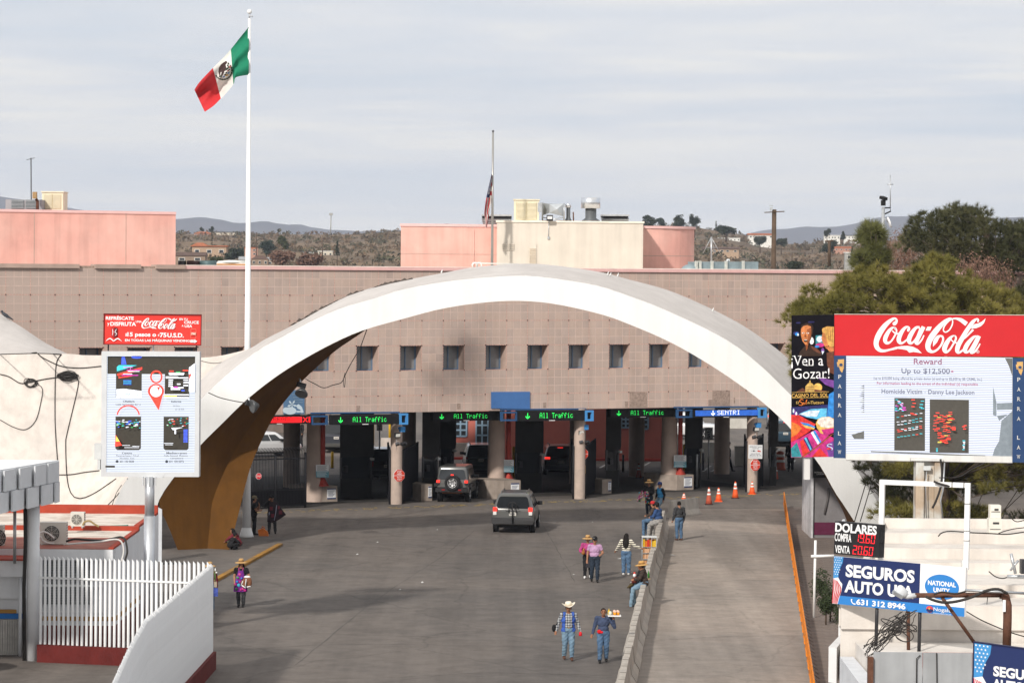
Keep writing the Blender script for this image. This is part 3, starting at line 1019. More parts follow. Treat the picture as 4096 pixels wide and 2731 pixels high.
cb.box(AT(2194,951,D-.05),(.11,.08,.14))
cb.build('conduit',GALV,t)
ACM=mat('beige_ac_enclosure',(.72,.66,.50),.6,.08,3)
ACG=mat('beige_grille',(.52,.45,.28),.7,.1,5)
def ac_tower(x0,x1,yt,yb,D,label,cols=2,side=.5):
 a,b2=AT(x0,yt,D),AT(x1,yb,D)
 t=thing('rooftop_ac_unit',label,'air conditioner',((a.x+b2.x)/2,D,b2.z))
 MB().bb((a.x,D,b2.z),(b2.x,D+1.6,a.z)).build('cabinet',ACM,t)
 w,h=(b2.x-a.x),a.z-b2.z
 for c in range(cols):
  g=MB()
  x=a.x+w*(.08+.84*(c+.06)/cols)
  xe=a.x+w*(.08+.84*(c+.94)/cols)
  nl=14
  for i in range(nl):
   z=b2.z+h*(.07+.82*(i+.5)/nl)
   g.box(((x+xe)/2,D-.02,z),(xe-x,.05,h*.82/nl*.62),0,0,-.5)
  g.bb((x-.02,D-.01,b2.z+h*.06),(xe+.02,D-.002,b2.z+h*.9),1)
  g.build('grille',[ACM,ACG],t)
 MB().bb((a.x-.04,D-.06,a.z+.003),(b2.x+.04,D+1.65,a.z+.06)).build('lid',ACM,t)
 return t
ac_tower(2056,2156,801,884,162,'tall beige rooftop air unit with two grille columns on cream room')
ac_tower(168,252,770,841,158,'tall beige rooftop air unit with grilles on left pink block')
t=thing('rooftop_condenser','low dark grey condenser box left of the beige air unit','air conditioner',AT(95,836,157))
a,b2=AT(22,798,157),AT(168,842,157)
MB().bb((a.x,157,b2.z-.3),(b2.x,158.4,a.z)).build('cabinet',mat('grey_cabinet',(.30,.31,.33),.5),t)
for x0,x1 in((46,95),(103,152)):
 p,q=AT(x0,801,156.97),AT(x1,834,156.97)
 MB().bb((p.x,156.95,q.z),(q.x,156.99,p.z)).build('coil',mat('dark_coil',(.09,.12,.13),.7,.3,12),t)
 f=MB()
 for k in range(6):
  f.box(((p.x+q.x)/2,156.93,p.z+(q.z-p.z)*(k+.5)/6),(abs(q.x-p.x),.02,.02))
 f.build('coil_guard',GALV,t)
tag(MB().tube([AT(125,835,158),AT(124,632,158)],.028,6).tube([AT(106,640,158),AT(140,632,158)],.015,5).build('whip_antenna',DKMETAL),'tall thin whip antenna beside the left beige air unit','antenna')
t=thing('junction_box','rusty brown box on a bent post before the left beige unit','electrical box',AT(148,836,156.5))
MB().tube([AT(150,838,156.5),AT(150,806,156.5),AT(144,796,156.5)],.08,6).build('post',RUST,t)
a,b2=AT(132,768,156.4),AT(148,795,156.4)
MB().bb((a.x,156.2,b2.z),(b2.x,156.5,a.z)).build('box',mat('weathered_tan_box',(.33,.22,.11),.8,.3,8),t)
t=thing('roof_duct','grey sheet metal duct with crossed creases right of the tall beige unit','duct',AT(2210,884,163))
def pq(x,y,D):
 return AT(x,y,D)
mb=MB()
A_=[pq(2170,811,163),pq(2198,817,162.6),pq(2256,815,162.6),pq(2256,866,162.6),pq(2198,852,162.6),pq(2170,862,163)]
mb.add([A_[0],A_[1],A_[4],A_[5]],[(3,2,1,0)])
c=(A_[1]+A_[2]+A_[3]+A_[4])/4-Vector((0,.14,0))
mb.add([A_[1],A_[2],A_[3],A_[4],c],[(1,0,4),(2,1,4),(3,2,4),(0,3,4)])
mb.add([A_[0],A_[1],A_[2],A_[2]+Vector((0,1.2,0)),A_[0]+Vector((0,1.2,0))],[(0,1,2,3,4)])
mb.build('duct_body',mat('galvanised_sheet',(.42,.45,.48),.45,.15,2,metal=.6),t)
MB().tube([pq(2257,813,162.5),pq(2256,884,162.5)],.04,6).tube([pq(2170,811,162.7),pq(2170,884,162.7)],.04,6).tube([pq(2170,870,162.7),pq(2256,884,162.5)],.025,5).tube([pq(2170,884,162.7),pq(2256,870,162.5)],.025,5).build('stand',GALV,t)
tag(wb:=MB().box(AT(2159,830,161.7),(.22,.3,.5)).build('switch_box',GALV),'small grey switch box between beige unit and duct','electrical box')
for nm,lab,x,y0,y1,r,capr,caph in(('roof_vent','short slim black roof pipe with a pale cap',2273,818,884,.11,.16,.16),('roof_vent','large steel roof flue with a wide shiny cap',2363,792,886,.30,.52,.56)):
 t=thing(nm,lab,'vent pipe',AT(x,y1,163))
 z0,z1=AT(x,y1,163),AT(x,y0,163)
 MB().lathe(z0,[(r*1.7,-.2),(r*1.6,.05),(r,.18),(r,z1.z-z0.z-caph*.7)],20).build('pipe',mat('dark_zinc',(.14,.15,.16),.5,.15,metal=.4),t)
 MB().lathe((z1.x,z1.y,z1.z-caph),[(r*1.02,-.02),(capr,.0),(capr,caph),(capr*.9,caph+.02),(.01,caph+.03)],20).build('cap',mat('shiny_steel',(.72,.74,.77),.28,.05,metal=.9),t)
tag(MB().tube([AT(2294,886,163),AT(2293,848,163)],.035,6).build('roof_rod',RUST),'thin rusty rod between the two roof pipes','rod')
for x0,x1,lab in((1928,2045,'louvred low roof ventilator left behind the draped striped flag'),(2407,2515,'louvred low roof ventilator right of the steel flue')):
 a,b2=AT(x0,864,165),AT(x1,892,165)
 t=thing('roof_ventilator',lab,'roof ventilator',((a.x+b2.x)/2,165,b2.z),0,'louvred roof ventilators')
 for i in range(4):
  z=b2.z+(a.z-b2.z)*(i+.45)/4.3
  e=.05*i
  MB().box(((a.x+b2.x)/2,166,z),(b2.x-a.x-.1+e,2,.035),0,0,.12).build('louvre',GALV,t)
 MB().bb((a.x+.08,165.2,b2.z-.5),(b2.x-.08,166.8,a.z)).build('core',DKMETAL,t)
 MB().bb((a.x-.02,164.9,a.z),(b2.x+.02,167.1,a.z+.09)).build('lid',GALV,t)
t=thing('roof_duct','long low grey panelled duct with domed left end at the right parapet','duct',WS(11,TOPZ,-2))
DG=mat('faded_teal_sheet',(.27,.34,.37),.5,.2,2,metal=.25)
seg=[2785,2800,2848,2904,2973,3035]
for i in range(5):
 a,b2=WP(seg[i]+1.5,1047,-1.6),WP(seg[i+1]-1.5,1047,-1.6)
 MB().prism([Vector((a.x,a.y,TOPZ)),Vector((b2.x,b2.y,TOPZ)),b2,a],-WNRM*.9).build('duct_panel',DG,t,recalc=True)
 q=WP(seg[i],1045,-1.55)
 MB().box((q.x,q.y,(q.z+TOPZ)/2),(.12,.14,q.z-TOPZ+.04),0,TH).build('flange',mat('bleached_steel',(.55,.56,.52),.6,.2,6),t)
q=WP(2762,1075,-1.9)
MB().lathe((q.x,q.y,TOPZ),[(.42,0),(.42,.12),(.33,.3),(.2,.4),(.02,.45)],14,sx=1.3).build('domed_end',DG,t)
tag(MB().tube([WP(2908,1045,-1.9),WP(2910,1039,-1.9),WP(2916,1039,-1.9),WP(2918,1045,-1.9)],.05,6).build('lifting_loop',PRINTW),'small white loop on top of the long roof duct','handle loop')
t=thing('guyed_antenna','thin guyed antenna mast standing behind the long roof duct','antenna',AT(2845,1050,166))
MB().tube([AT(2845,1055,166),AT(2845,948,166)],.05,6).build('mast',GALV,t)
MB().tube([AT(2845,950,166),AT(2812,1012,166)],.02,4).tube([AT(2845,950,166),AT(2880,1012,166)],.02,4).tube([AT(2845,950,166),AT(2860,1015,168)],.02,4).tube([AT(2825,990,166),AT(2870,990,166)],.012,4).build('guy_wire',GALV,t)
for x0,x1,m,lab in((704,737,'dark_metal','black round drum against the end of left pink block'),(739,792,'dark_brown_metal','dark brown curved roof tank beside the black drum'),(792,859,'teal_metal','teal roof tank at the right of the brown one')):
 a,b2=AT(x0,1042,165),AT(x1,1066,165)
 mm=DKMETAL if m=='dark_metal'else mat(m,(.06,.035,.035)if 'brown'in m else(.09,.14,.15),.5,.2,metal=.2)
 w=(b2.x-a.x)/2
 tag(MB().lathe(((a.x+b2.x)/2,166,11.2),[(w,0),(w,a.z-11.25),(w*.94,a.z-11.2),(.02,a.z-11.2)],18).build('roof_tank',mm),lab,'tank')
t=thing('bus','white bus roof with orange stripe showing above the left parapet','bus',AT(920,1062,240))
a,b2=AT(860,1050,240),AT(988,1062,240)
MB().bb((a.x,240,b2.z-2),(b2.x,242.4,a.z)).build('body',STUC['white'],t)
MB().bb((a.x,239.95,b2.z+.03),(b2.x,239.99,b2.z+.12)).build('stripe',mat('orange_stripe',(.6,.25,.05),.6),t)
MB().lathe(((a.x+b2.x)/2,241,a.z+.001),[(1.2,0),(1.1,.12),(.2,.2)],12,sx=1.05).build('roof',STUC['white'],t)
mb=MB()
for x in(1895,1912):
 p=[AT(x+dx,y,156.5)for dx,y in((-4,1072),(-5,1058),(0,1052),(10,1052),(14,1058),(14,1072))]
 mb.tube(p,.05,6)
mb.tube([AT(1889,1053,156.5),AT(2075,1056,156.5)],.03,6)
tag(mb.build('hoop_railing',STUC['white']),'low white tubular rail with hoops on the port roof','railing')
small_cols=[(1594.5,2017),(2328,1995.5),(3019,1968)]
big_cols=[(1274,1943),(2001,1922),(2694,1898)]
for x,y in small_cols:
 g=G(x,y)-WNRM*.3
 MB().tube([(g.x,g.y,0),(g.x,g.y,1.55)],.30,24,cap=False).build('column',mat('column_base_stucco',(.46,.37,.315),.9,.12,3,.3,60),port)
 MB().tube([(g.x,g.y,1.55),(g.x,g.y,BOTZ+.02)],.297,24,cap=False).build('column',COLM,port)
SIGNW=PRINTW
SIGNRED=mat('sign_red',(.62,.055,.03),.5,.05)
for x,y in big_cols:
 g=G(x,y,.82)
 s_=s_of(g)
 o_=(g-WP0).dot(WNRM)-.45
 g2=WS(s_,0,o_)
 MB().tube([(g2.x,g2.y,0),(g2.x,g2.y,BOTZ+.02)],[.48,.41],24,cap=False).build('column',COLM,port)
for sv,off in((-10.5,-13.2),(-3.5,-13.2),(3.9,-13.2),(11.2,-13.2),(5.2,-9.5),(-18,-13.2),(17,-13.2)):
 g=WS(sv,0,off)
 MB().tube([(g.x,g.y,0),(g.x,g.y,BOTZ+.02)],.45,20,cap=False).build('column',COLM,port)
def column_lights(x,ylamp,lit,label):
 D=155
 base=WP(x,ylamp,.04)
 t=thing('flood_lamp',label,'lamp',base)
 MB().box(base+WNRM*.08,(.30,.16,.22),0,TH,.3).build('lamp_head',DKMETAL,t)
 MB().box(base+WNRM*.17+Vector((0,0,.0)),(.24,.03,.15),0,TH,.3).build('lens',mat('lamp_lens',(.85,.85,.8),.4,0),t)
 MB().tube([base,base-Vector((0,0,.75))],.012,5).build('conduit',GALV,t)
def twin_cams(x,y,label):
 b=WP(x,y,.05)
 t=thing('twin_sensor',label,'camera',b)
 for sg in(-1,1):
  MB().box(b+WD*.17*sg+WNRM*.15,(.2,.26,.12),0,TH+.5*sg,-.4,.3*sg).build('housing',DKMETAL,t)
 MB().tube([b-WD*.15,b+WD*.15],.03,6).build('bracket',GALV,t)
for i,((x,y),yl,yc)in enumerate(zip(small_cols,(1740,1729,1716),(1774,1768,1747))):
 wh=('left','middle','right')[i]
 column_lights(x-8 if i<2 else x+2,yl,True,f'small floodlight high on the {wh} round lane column')
 twin_cams(x+2,yc,f'pair of black sensor boxes on the {wh} round lane column')
 b=WP(x+14,1716-i*8,.1)
 tag(MB().box(b,(.26,.2,.26),0,TH).box(b+Vector((-.14,0,.05)),(.1,.12,.1),0,TH).build('blue_box',mat('bright_blue_box',(.055,.26,.60),.5)),f'small blue control box at the top of the {wh} round lane column','electrical box')
def octo(t,fcx,fcy,r,face,frames):
 pass
def stop_here(x,y,r,label):
 c=WP(x,y,.05)
 k=(CH-0)and(c-EYE).length/F
 ra=r*k
 t=thing('stop_sign',label,'sign',c)
 U,Z=WD,Vector((0,0,1))
 fc=Face2D(c-U*ra+Z*ra,c+U*ra+Z*ra,c-U*ra-Z*ra,(-1,-1,1,1))
 oc=[(math.cos(math.pi/8+i*math.pi/4)*1.08,math.sin(math.pi/8+i*math.pi/4)*1.08)for i in range(8)]
 MB().prism([fc.P(a,b,.0)for a,b in oc],-fc.n*.03).build('plate',SIGNW,t,recalc=True)
 mb=MB()
 up=[p for p in[(a*.97,b*.97)for a,b in oc]]
 fc.poly(mb,[p for p in up],0)
 fc.rect(mb,-.98,-.035,.98,.035,1)
 fc.text(mb,'STOP',-.40,-.78,.40,-.50,1,.015)
 fc.text(mb,'HERE',-.42,-.40,.42,-.12,1,.015)
 fc.text(mb,'ALTO',-.42,.13,.42,.41,1,.015)
 fc.text(mb,'AQUI',-.40,.51,.40,.79,1,.015)
 mb.build('lettering',[SIGNRED,SIGNW],t)
stop_here(1597,1901,24,'red octagon STOP HERE ALTO AQUI sign on the left round column')
stop_here(2333,1815,22,'red octagon STOP HERE ALTO AQUI sign on the middle round column')
stop_here(3021,1859,23,'red octagon STOP HERE ALTO AQUI sign under the white hours notice')
fc=Face2D(WP(2995,1778,.06),WP(3050,1779,.06),WP(2994,1833,.06),(0,0,190,190))
t=thing('hours_notice','white Global Entry hours notice on the right round column','sign',WP(3021,1833,.06))
fc.panel('plate',SIGNW,t,.03)
mb=MB()
INK=mat('sign_ink',(.05,.06,.08),.6)
for txt,x0,x1,y0,y1 in(('GLOBAL ENTRY / SENTRI',12,178,20,33),('LANES 7 & 8',52,138,44,56),('HOURS OF OPERATION',30,160,117,128),('MON-THUR. 6 AM -10 PM',16,172,137,148),('FRI, SAT, SUN. 6 AM -12 PM',12,178,158,169)):
 fc.text(mb,txt,x0,y0,x1,y1,0,.01)
fc.ell(mb,70,84,12,10,0)
fc.rect(mb,28,82,100,85,0)
fc.poly(mb,[(120,72),(165,82),(168,96),(122,92)],1)
mb.build('lettering',[INK,SIGNRED],t)
fc=Face2D(WP(2322,1860,.05),WP(2342,1860,.05),WP(2322,1893,.05),(0,0,46,70))
t=thing('tan_notice','small tan notice below the stop sign on the middle column','sign',WP(2332,1893,.05))
fc.panel('plate',mat('tan_print',(.50,.30,.10),.6,.1),t,.02)
mb=MB()
fc.rect(mb,4,2,42,10)
fc.ell(mb,14,20,6,6)
fc.ell(mb,30,20,6,6)
for i in range(4):
 fc.rect(mb,8,34+i*8,38,37+i*8)
mb.build('print',INK,t)
TEALP=mat('teal_print',(.16,.36,.44),.6)
REDPIPE=mat('red_pipe_paint',(.42,.06,.045),.6,.15,4)
NAVY=mat('navy_print',(.03,.05,.14),.6)
def island(px0,px1,yt,yb,label,nose=True,notice=True):
 a,b2=G(px0,yb),G(px1,yb)
 mid=(a+b2)/2
 h=(yb-yt)/(F/mid.y)*.98
 s0,s1=s_of(a),s_of(b2)
 off=(mid-WP0).dot(WNRM)-.05
 t=thing('lane_island',label,'concrete island',mid)
 CONI=mat('island_concrete',(.33,.275,.235),.9,.16,2.5,.25,40,streak=.15)
 w=s1-s0
 cut=w*.38 if nose else.02
 pl=[(s0+cut,off),(s1-cut*.0,off),(s1,off-2.4),(s0,off-2.4),(s0,off-.7)]
 MB().prism([WS(p,0,q)for p,q in pl],(0,0,h)).build('block',CONI,t,recalc=True)
 k=t
 if notice:
  fc=Face2D(WS(s1-w*.36,h*.86,off+.02),WS(s1-w*.06,h*.86,off+.02),WS(s1-w*.36,h*.18,off+.02),(0,0,80,95))
  t2=thing('lane_notice','white notice with navy bands on '+label.replace('concrete lane ',''),'sign',WS(s1-w*.2,h*.2,off+.03),0,'white notices on the lane islands')
  fc.panel('plate',SIGNW,t2,.015)
  mb=MB()
  fc.rect(mb,0,0,80,10)
  fc.rect(mb,0,84,80,95)
  for i in range(6):
   fc.rect(mb,10,20+i*10,70-(i%3)*8,23+i*10)
  mb.build('print',NAVY,t2)
 return t,off
island(1224,1362,1943,2007,'concrete lane island at the left beside the bar gate')
island(1962,2096,1920,1996,'concrete lane island in the middle behind the spare-wheel car')
island(2655,2789,1898,1960,'concrete lane island at the right behind the straw hat vendor')
island(1680,1735,1934,2003,'concrete lane island behind the left open gate',False)
island(2405,2452,1916,1974,'concrete lane island behind the middle open gate',False)
def red_pipe(x,yb,label,bx0,by0,bx1,by1,lab2):
 g=G(x,yb,.82)
 off=(g-WP0).dot(WNRM)-.1
 p=ONP(x,yb,WP0+WNRM*off,WNRM)
 t=thing('red_pipe_post',label,'post',p)
 MB().lathe((p.x,p.y,p.z),[(.34,0),(.32,.02),(.16,.32),(.13,.36)],4).build('foot',REDPIPE,t)
 MB().tube([(p.x,p.y,p.z+.3),(p.x,p.y,BOTZ)],.125,14).build('pipe',REDPIPE,t)
 f=Face2D(ONP(bx0,by0,p+WNRM*.2,WNRM),ONP(bx1,by0,p+WNRM*.2,WNRM),ONP(bx0,by1,p+WNRM*.2,WNRM),(0,0,112,115))
 t2=thing('info_board',lab2,'sign',f.P(56,115,0))
 f.panel('plate',SIGNW,t2,.02)
 mb=MB()
 f.rect(mb,0,58,112,115,0)
 for i in range(5):
  f.rect(mb,8,8+i*10,100-(i*13)%22,11+i*10,1)
  f.rect(mb,8,64+i*10,104-(i*17)%26,67+i*10,2)
 mb.build('print',[TEALP,INK,SIGNW],t2)
red_pipe(1290,1943,'red pipe post with a splayed foot on the left lane island',1264,1858,1315,1909,'white and teal board on the left red pipe post')
red_pipe(2033,1920,'red pipe post with a splayed foot on the middle lane island',2005,1838,2055,1888,'white and teal board on the middle red pipe post')
red_pipe(2720,1898,'red pipe post with a splayed foot on the right lane island',2696,1820,2745,1868,'white and teal board on the right red pipe post')
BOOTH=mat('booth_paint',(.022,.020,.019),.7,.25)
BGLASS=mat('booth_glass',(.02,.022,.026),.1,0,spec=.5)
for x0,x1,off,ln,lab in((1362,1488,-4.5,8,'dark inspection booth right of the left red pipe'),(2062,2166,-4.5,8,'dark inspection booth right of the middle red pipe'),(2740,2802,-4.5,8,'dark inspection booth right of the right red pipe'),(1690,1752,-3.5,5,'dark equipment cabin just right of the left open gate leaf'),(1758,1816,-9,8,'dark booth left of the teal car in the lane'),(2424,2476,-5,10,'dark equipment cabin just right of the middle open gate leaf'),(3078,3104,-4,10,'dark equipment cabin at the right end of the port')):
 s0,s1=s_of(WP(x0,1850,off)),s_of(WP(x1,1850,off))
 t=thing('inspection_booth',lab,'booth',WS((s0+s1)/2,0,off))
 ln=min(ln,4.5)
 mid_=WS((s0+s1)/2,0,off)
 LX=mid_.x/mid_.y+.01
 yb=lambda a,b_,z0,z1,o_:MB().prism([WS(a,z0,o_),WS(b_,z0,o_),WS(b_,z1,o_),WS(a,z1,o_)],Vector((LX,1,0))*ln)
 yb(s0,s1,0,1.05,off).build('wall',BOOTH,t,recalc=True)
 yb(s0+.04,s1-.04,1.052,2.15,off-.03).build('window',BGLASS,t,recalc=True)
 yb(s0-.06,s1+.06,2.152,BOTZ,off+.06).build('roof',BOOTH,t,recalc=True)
 for q in(s0,s1-.08):
  wbox(q,q+.08,1.05,2.15,off+.01,off-.1).build('post',mat('booth_post',(.10,.10,.105),.6),t,recalc=True)
 MB().box(WS(s0+.25,1.55,off+.08),(.2,.2,.34),0,TH).build('card_reader',DKMETAL,t)
 MB().tube([WS(s1-.2,1.06,off+.1),WS(s1-.2,1.9,off+.1),WS(s1-.2,2.05,off+.35)],.03,6).build('camera_arm',DKMETAL,t)
 MB().box(WS(s1-.2,2.06,off+.42),(.14,.26,.12),0,TH).build('camera',mat('pale_grey_box',(.58,.60,.60),.5),t)
LEDBK=mat('led_black',(.012,.012,.013),.5,.1)
LEDG=mat('led_green',(.03,.85,.12),.5,0,emit=1.0)
LEDR=mat('led_red_field',(.75,.012,.016),.5,.25,5,emit=.8)
LEDB=mat('led_blue_field',(.025,.10,.42),.5,.25,3,emit=.7)
LEDW=mat('led_white',(.8,.82,.95),.5,0,emit=1.0)
LEDK=mat('led_off',(.03,.004,.005),.6,0)
def lane_sign(x0,x1,yt,yb,off,label,draw,slope=-.010):
 f=Face2D(WP(x0,yt,off),WP(x1,yt+slope*(x1-x0),off),WP(x0,yb,off),(0,0,x1-x0,yb-yt),lift=.01)
 t=thing('lane_sign',label,'led sign',f.P(0,yb-yt))
 f.panel('housing',LEDBK,t,.4)
 draw(f,t,x1-x0,yb-yt)
 mb=MB()
 f.rect(mb,(x1-x0)*.44,(yb-yt)*.93,(x1-x0)*.53,(yb-yt)*1.0)
 mb.build('maker_plate',SIGNW,t)
 return f,t
def all_traffic(f,t,w,h):
 mb=MB()
 f.arrow_down(mb,w*.12,h*.22,h*.80,w*.062)
 f.dots(mb,'All Traffic',w*.30,h*.22,w*.80,h*.72)
 mb.build('led_text',LEDG,t)
def sentri(f,t,w,h):
 mb=MB()
 f.rect(mb,0,h*.04,w,h*.78,0)
 f.arrow_down(mb,w*.277,h*.05,h*.76,w*.06,1)
 f.dots(mb,'SENTRI',w*.345,h*.06,w*.705,h*.66,1)
 mb.build('led_text',[LEDB,LEDW],t)
def cerrado(f,t,w,h):
 mb=MB()
 f.rect(mb,0,h*.16,w*.86,h*.84,0)
 f.rect(mb,w*.97,h*.16,w*1.0,h*.84,0)
 f.dots(mb,'CERRADO',w*.25,h*.20,w*.70,h*.62,1)
 o=f.lay()
 f.ribbon(mb,[(w*.88,h*.22,4),(w*.915,h*.5,4),(w*.95,h*.8,4)],0,6)
 f.ribbon(mb,[(w*.95,h*.22,4),(w*.915,h*.5,4),(w*.88,h*.8,4)],0,6)
 mb.build('led_text',[LEDR,LEDK],t)
lane_sign(1000,1241,1663,1697,.35,'red CERRADO lane sign partly hidden by the brown arch leg',cerrado)
lane_sign(1329,1600,1660,1699,.55,'black All Traffic lane sign above the left round column',all_traffic)
lane_sign(1734,2003,1648,1684,-.5,'black All Traffic lane sign left of the plain blue panel middle',all_traffic)
lane_sign(2078,2344,1643,1684,.55,'black All Traffic lane sign beside the middle round column',all_traffic)
lane_sign(2443,2707,1635,1670,-.5,'dim All Traffic lane sign between middle column and blue sign',all_traffic)
lane_sign(2781,3034,1640,1670,.55,'blue SENTRI lane sign with white arrow above the right column',sentri)
for i,(x0,x1,yt,yb,off,lab)in enumerate(((1246,1312,1661,1699,.3,'dark blue square frame right of the red lane sign'),(1599,1633,1653,1698,.62,'bright blue square frame at the end of the leftmost green lane sign'),(2005,2072,1646,1684,.3,'dark blue square frame below the plain blue panel'),(2342,2375,1641,1684,.62,'bright blue square frame at the middle round column'),(2708,2770,1637,1671,.3,'dark blue square frame left of the blue lane sign'),(3034,3067,1630,1671,.62,'bright blue square frame at the end of the blue lane sign'))):
 f=Face2D(WP(x0,yt,off),WP(x1,yt-.5,off),WP(x0,yb,off),(0,0,1,1))
 t=thing('sign_hanger',lab,'frame',f.P(.5,1))
 mb=MB()
 e,ey=(.24,.18)if x1-x0<40 else(.11,.19)
 for a,b2,c,d in((0,0,1,ey),(0,1-ey,1,1),(0,ey,e,1-ey),(1-e,ey,1,1-ey)):
  mb.prism([f.P(a,b2),f.P(c,b2),f.P(c,d),f.P(a,d)],-f.n*.14)
 mb.build('frame',mat('bright_blue_steel',(.07,.28,.62),.5,.08,3)if x1-x0<40 else mat('dark_blue_steel',(.03,.085,.20),.5,.1,3),t,recalc=True)
 if x1-x0<40:
  f2=f
  MB().prism([f.P(e,ey,-.16),f.P(1-e,ey,-.16),f.P(1-e,1-ey,-.16),f.P(e,1-ey,-.16)],-f.n*.1).build('backing',LEDBK,t,recalc=True)
for x0,x1,y,lab in((1246,1600,1655,'blue steel beam over the leftmost green lane sign'),(2005,2345,1641,'blue steel beam over the middle green lane sign'),(2700,3036,1632,'blue steel beam over the blue lane sign')):
 a,b2=WP(x0,y,.15),WP(x1,y-.009*(x1-x0),.15)
 tag(MB().prism([a,b2,b2+Vector((0,0,.07)),a+Vector((0,0,.07))],-WNRM*.25).build('overhead_beam',mat('dark_blue_steel'),None,recalc=True),lab,'beam','blue beams under the port')
BOLY=mat('yellow_bollard_paint',(.55,.33,.015),.6,.15,4)
def post_thing(name,x,yt,yb,r,m,label,cat,group=None):
 g=G(x,yb)
 h=(yb-yt)*g.y/F
 t=thing(name,label,cat,g,0,group)
 MB().lathe(g,[(r,0),(r,h-r*.5),(r*.75,h-r*.15),(r*.3,h),(.005,h+.004)],14).build('post',m,t)
 MB().lathe(g,[(r*1.5,.002),(r*1.5,.03),(r*1.02,.04)],14).build('base_plate',DKMETAL,t)
for x,yt,yb,lab in((1329,1805,1872,'yellow bollard right of the left round pier'),(1421,1770,1955,'tall dim yellow post in the left open lane'),(1695,1800,1925,'yellow post right of the left open gate'),(1783,1755,1890,'dim yellow post left of the teal car'),(1492,1690,1775,'bright yellow bollard by the red kerb nose'),(1559,1690,1757,'bright yellow bollard just left of the speed sign'),(2054,1785,1916,'yellow post right of the middle red pipe'),(2131,1760,1930,'tall dim yellow post left of the red-lit car'),(2466,1750,1923,'tall yellow post right of the middle open gate'),(2736,1775,1896,'yellow post right of the right red pipe'),(2797,1748,1915,'dim yellow post left of the walking officer'),(3085,1702,1915,'tall yellow post at the right end of the port')):
 post_thing('bollard',x,yt,yb,.085,BOLY,lab,'bollard','yellow bollards in the lanes')
for x,yt,yb,lab in((1385,1850,1982,'grey rail post right of the left lane island'),(2104,1830,1964,'grey rail post right of the middle lane island'),(2447,1822,1955,'grey rail post right of the middle gate'),(2787,1815,1950,'grey rail post right of the right lane island'),(1488,1850,1915,'short dark post left of the black car'),(1745,1838,1965,'grey rail post left of the spare-wheel car'),(2492,1817,1888,'short dark post in the empty lane'),(2812,1810,1880,'short dark post left of the walking officer')):
 post_thing('guard_post',x,yt,yb,.07,GALV if 'grey'in lab else DKMETAL,lab,'post','guard posts in the lanes')
for x,yt,yb,lab in((1633,1728,1773,'white SPEED LIMIT 5 sign right of the left round column'),(1518,1690,1722,'white speed sign with a 5 under the green lane sign'),(2835,1709,1755,'white SPEED LIMIT 5 sign under the blue lane sign'),(1244,1742,1792,'white SPEED LIMIT sign half hidden by the left pier')):
 Dd=168 if x!=2835 else 171
 w=(yb-yt)*.72
 f=Face2D(AT(x-w/2,yt,Dd),AT(x+w/2,yt,Dd),AT(x-w/2,yb,Dd),(0,0,66,100))
 t=thing('speed_sign',lab,'sign',AT(x,yb,Dd))
 f.panel('plate',SIGNW,t,.03)
 mb=MB()
 f.text(mb,'SPEED',8,9,58,25,0,.02)
 f.text(mb,'LIMIT',12,31,54,47,0,.02)
 f.text(mb,'5',22,54,44,93,0,.03)
 mb.build('lettering',INK,t)
 g=AT(x,yb,Dd+.08)
 MB().tube([(g.x,g.y,0),(g.x,g.y,f.P(33,2).z)],.04,6).build('post',GALV,t)
GATEM=mat('gate_black',(.022,.022,.026),.6,.2)
def gate_leaf(p0,p1,h,label,bars=14):
 p0,p1=Vector(p0),Vector(p1)
 t=thing('gate_leaf',label,'gate',p0)
 d=(p1-p0)
 L=d.length
 d.normalize()
 up=Vector((0,0,1))
 fr=MB().tube([p0,p0+up*h],.05,6).tube([p1,p1+up*(h+.15)],.05,6).tube([p0+up*.15,p1+up*.15],.04,6).tube([p0+up*(h-.05),p1+up*(h+.1)],.045,6)
 fr.build('frame',GATEM,t)
 n=d.cross(up)*.02
 MB().prism([p0+up*.18,p1+up*.18,p1+up*(h+.05),p0+up*(h-.1)],n).build('mesh_panel',mat('gate_mesh',(.02,.018,.024),.8,.2),t,recalc=True)
 for i in range(bars):
  q=p0+d*L*(i+.5)/bars+n*2
  MB().tube([q+up*.15,q+up*(h+.02)],.012,4).build('bar',GATEM,t)
for(x,y),lab in zip(small_cols,('left','middle','right')):
 g=G(x,y)-WNRM*.3
 gate_leaf(g+WD*.36,g+WD*.36+Vector((.62,4.2,0)),2.75,f'open dark gate leaf swung back right of the {lab} round column')
 a=g-WD*.36
 gate_leaf(a,a+Vector((a.x/a.y,1,0))*4+Vector((-.1,0,0)),2.75,f'open dark gate leaf seen edge-on left of the {lab} round column',8)
a,b2=WP(985,2029,-.3),WP(1221,2022,-.3)
s0,s1=s_of(a),s_of(b2)
t=thing('bar_gate','closed black bar gate with curved tops behind the flagpole','gate',WS(s0,0,-.3))
for sv in(s0-.02,(s0+s1)/2-.04,s1):
 MB().tube([WS(sv,0,-.3),WS(sv,2.75,-.3)],.06,6).build('post',GATEM,t)
for z in(.15,.95,2.45):
 MB().tube([WS(s0,z,-.3),WS(s1,z,-.3)],.035,6).build('rail',GATEM,t)
wbox(s0,s1,.16,.9,-.315,-.33).build('kick_plate',mat('gate_mesh'),t,recalc=True)
nb=40
for i in range(nb):
 sv=s0+(s1-s0)*(i+.5)/nb
 MB().tube([WS(sv,.1,-.26),WS(sv,2.55,-.26),WS(sv,2.85,-.20),WS(sv,3.02,-.02)],.018,5).build('bar',GATEM,t)
c=WP(1035,1904,-.18)
t=thing('stop_sign','small red STOP octagon hung on the black bar gate','sign',c)
ra=.15
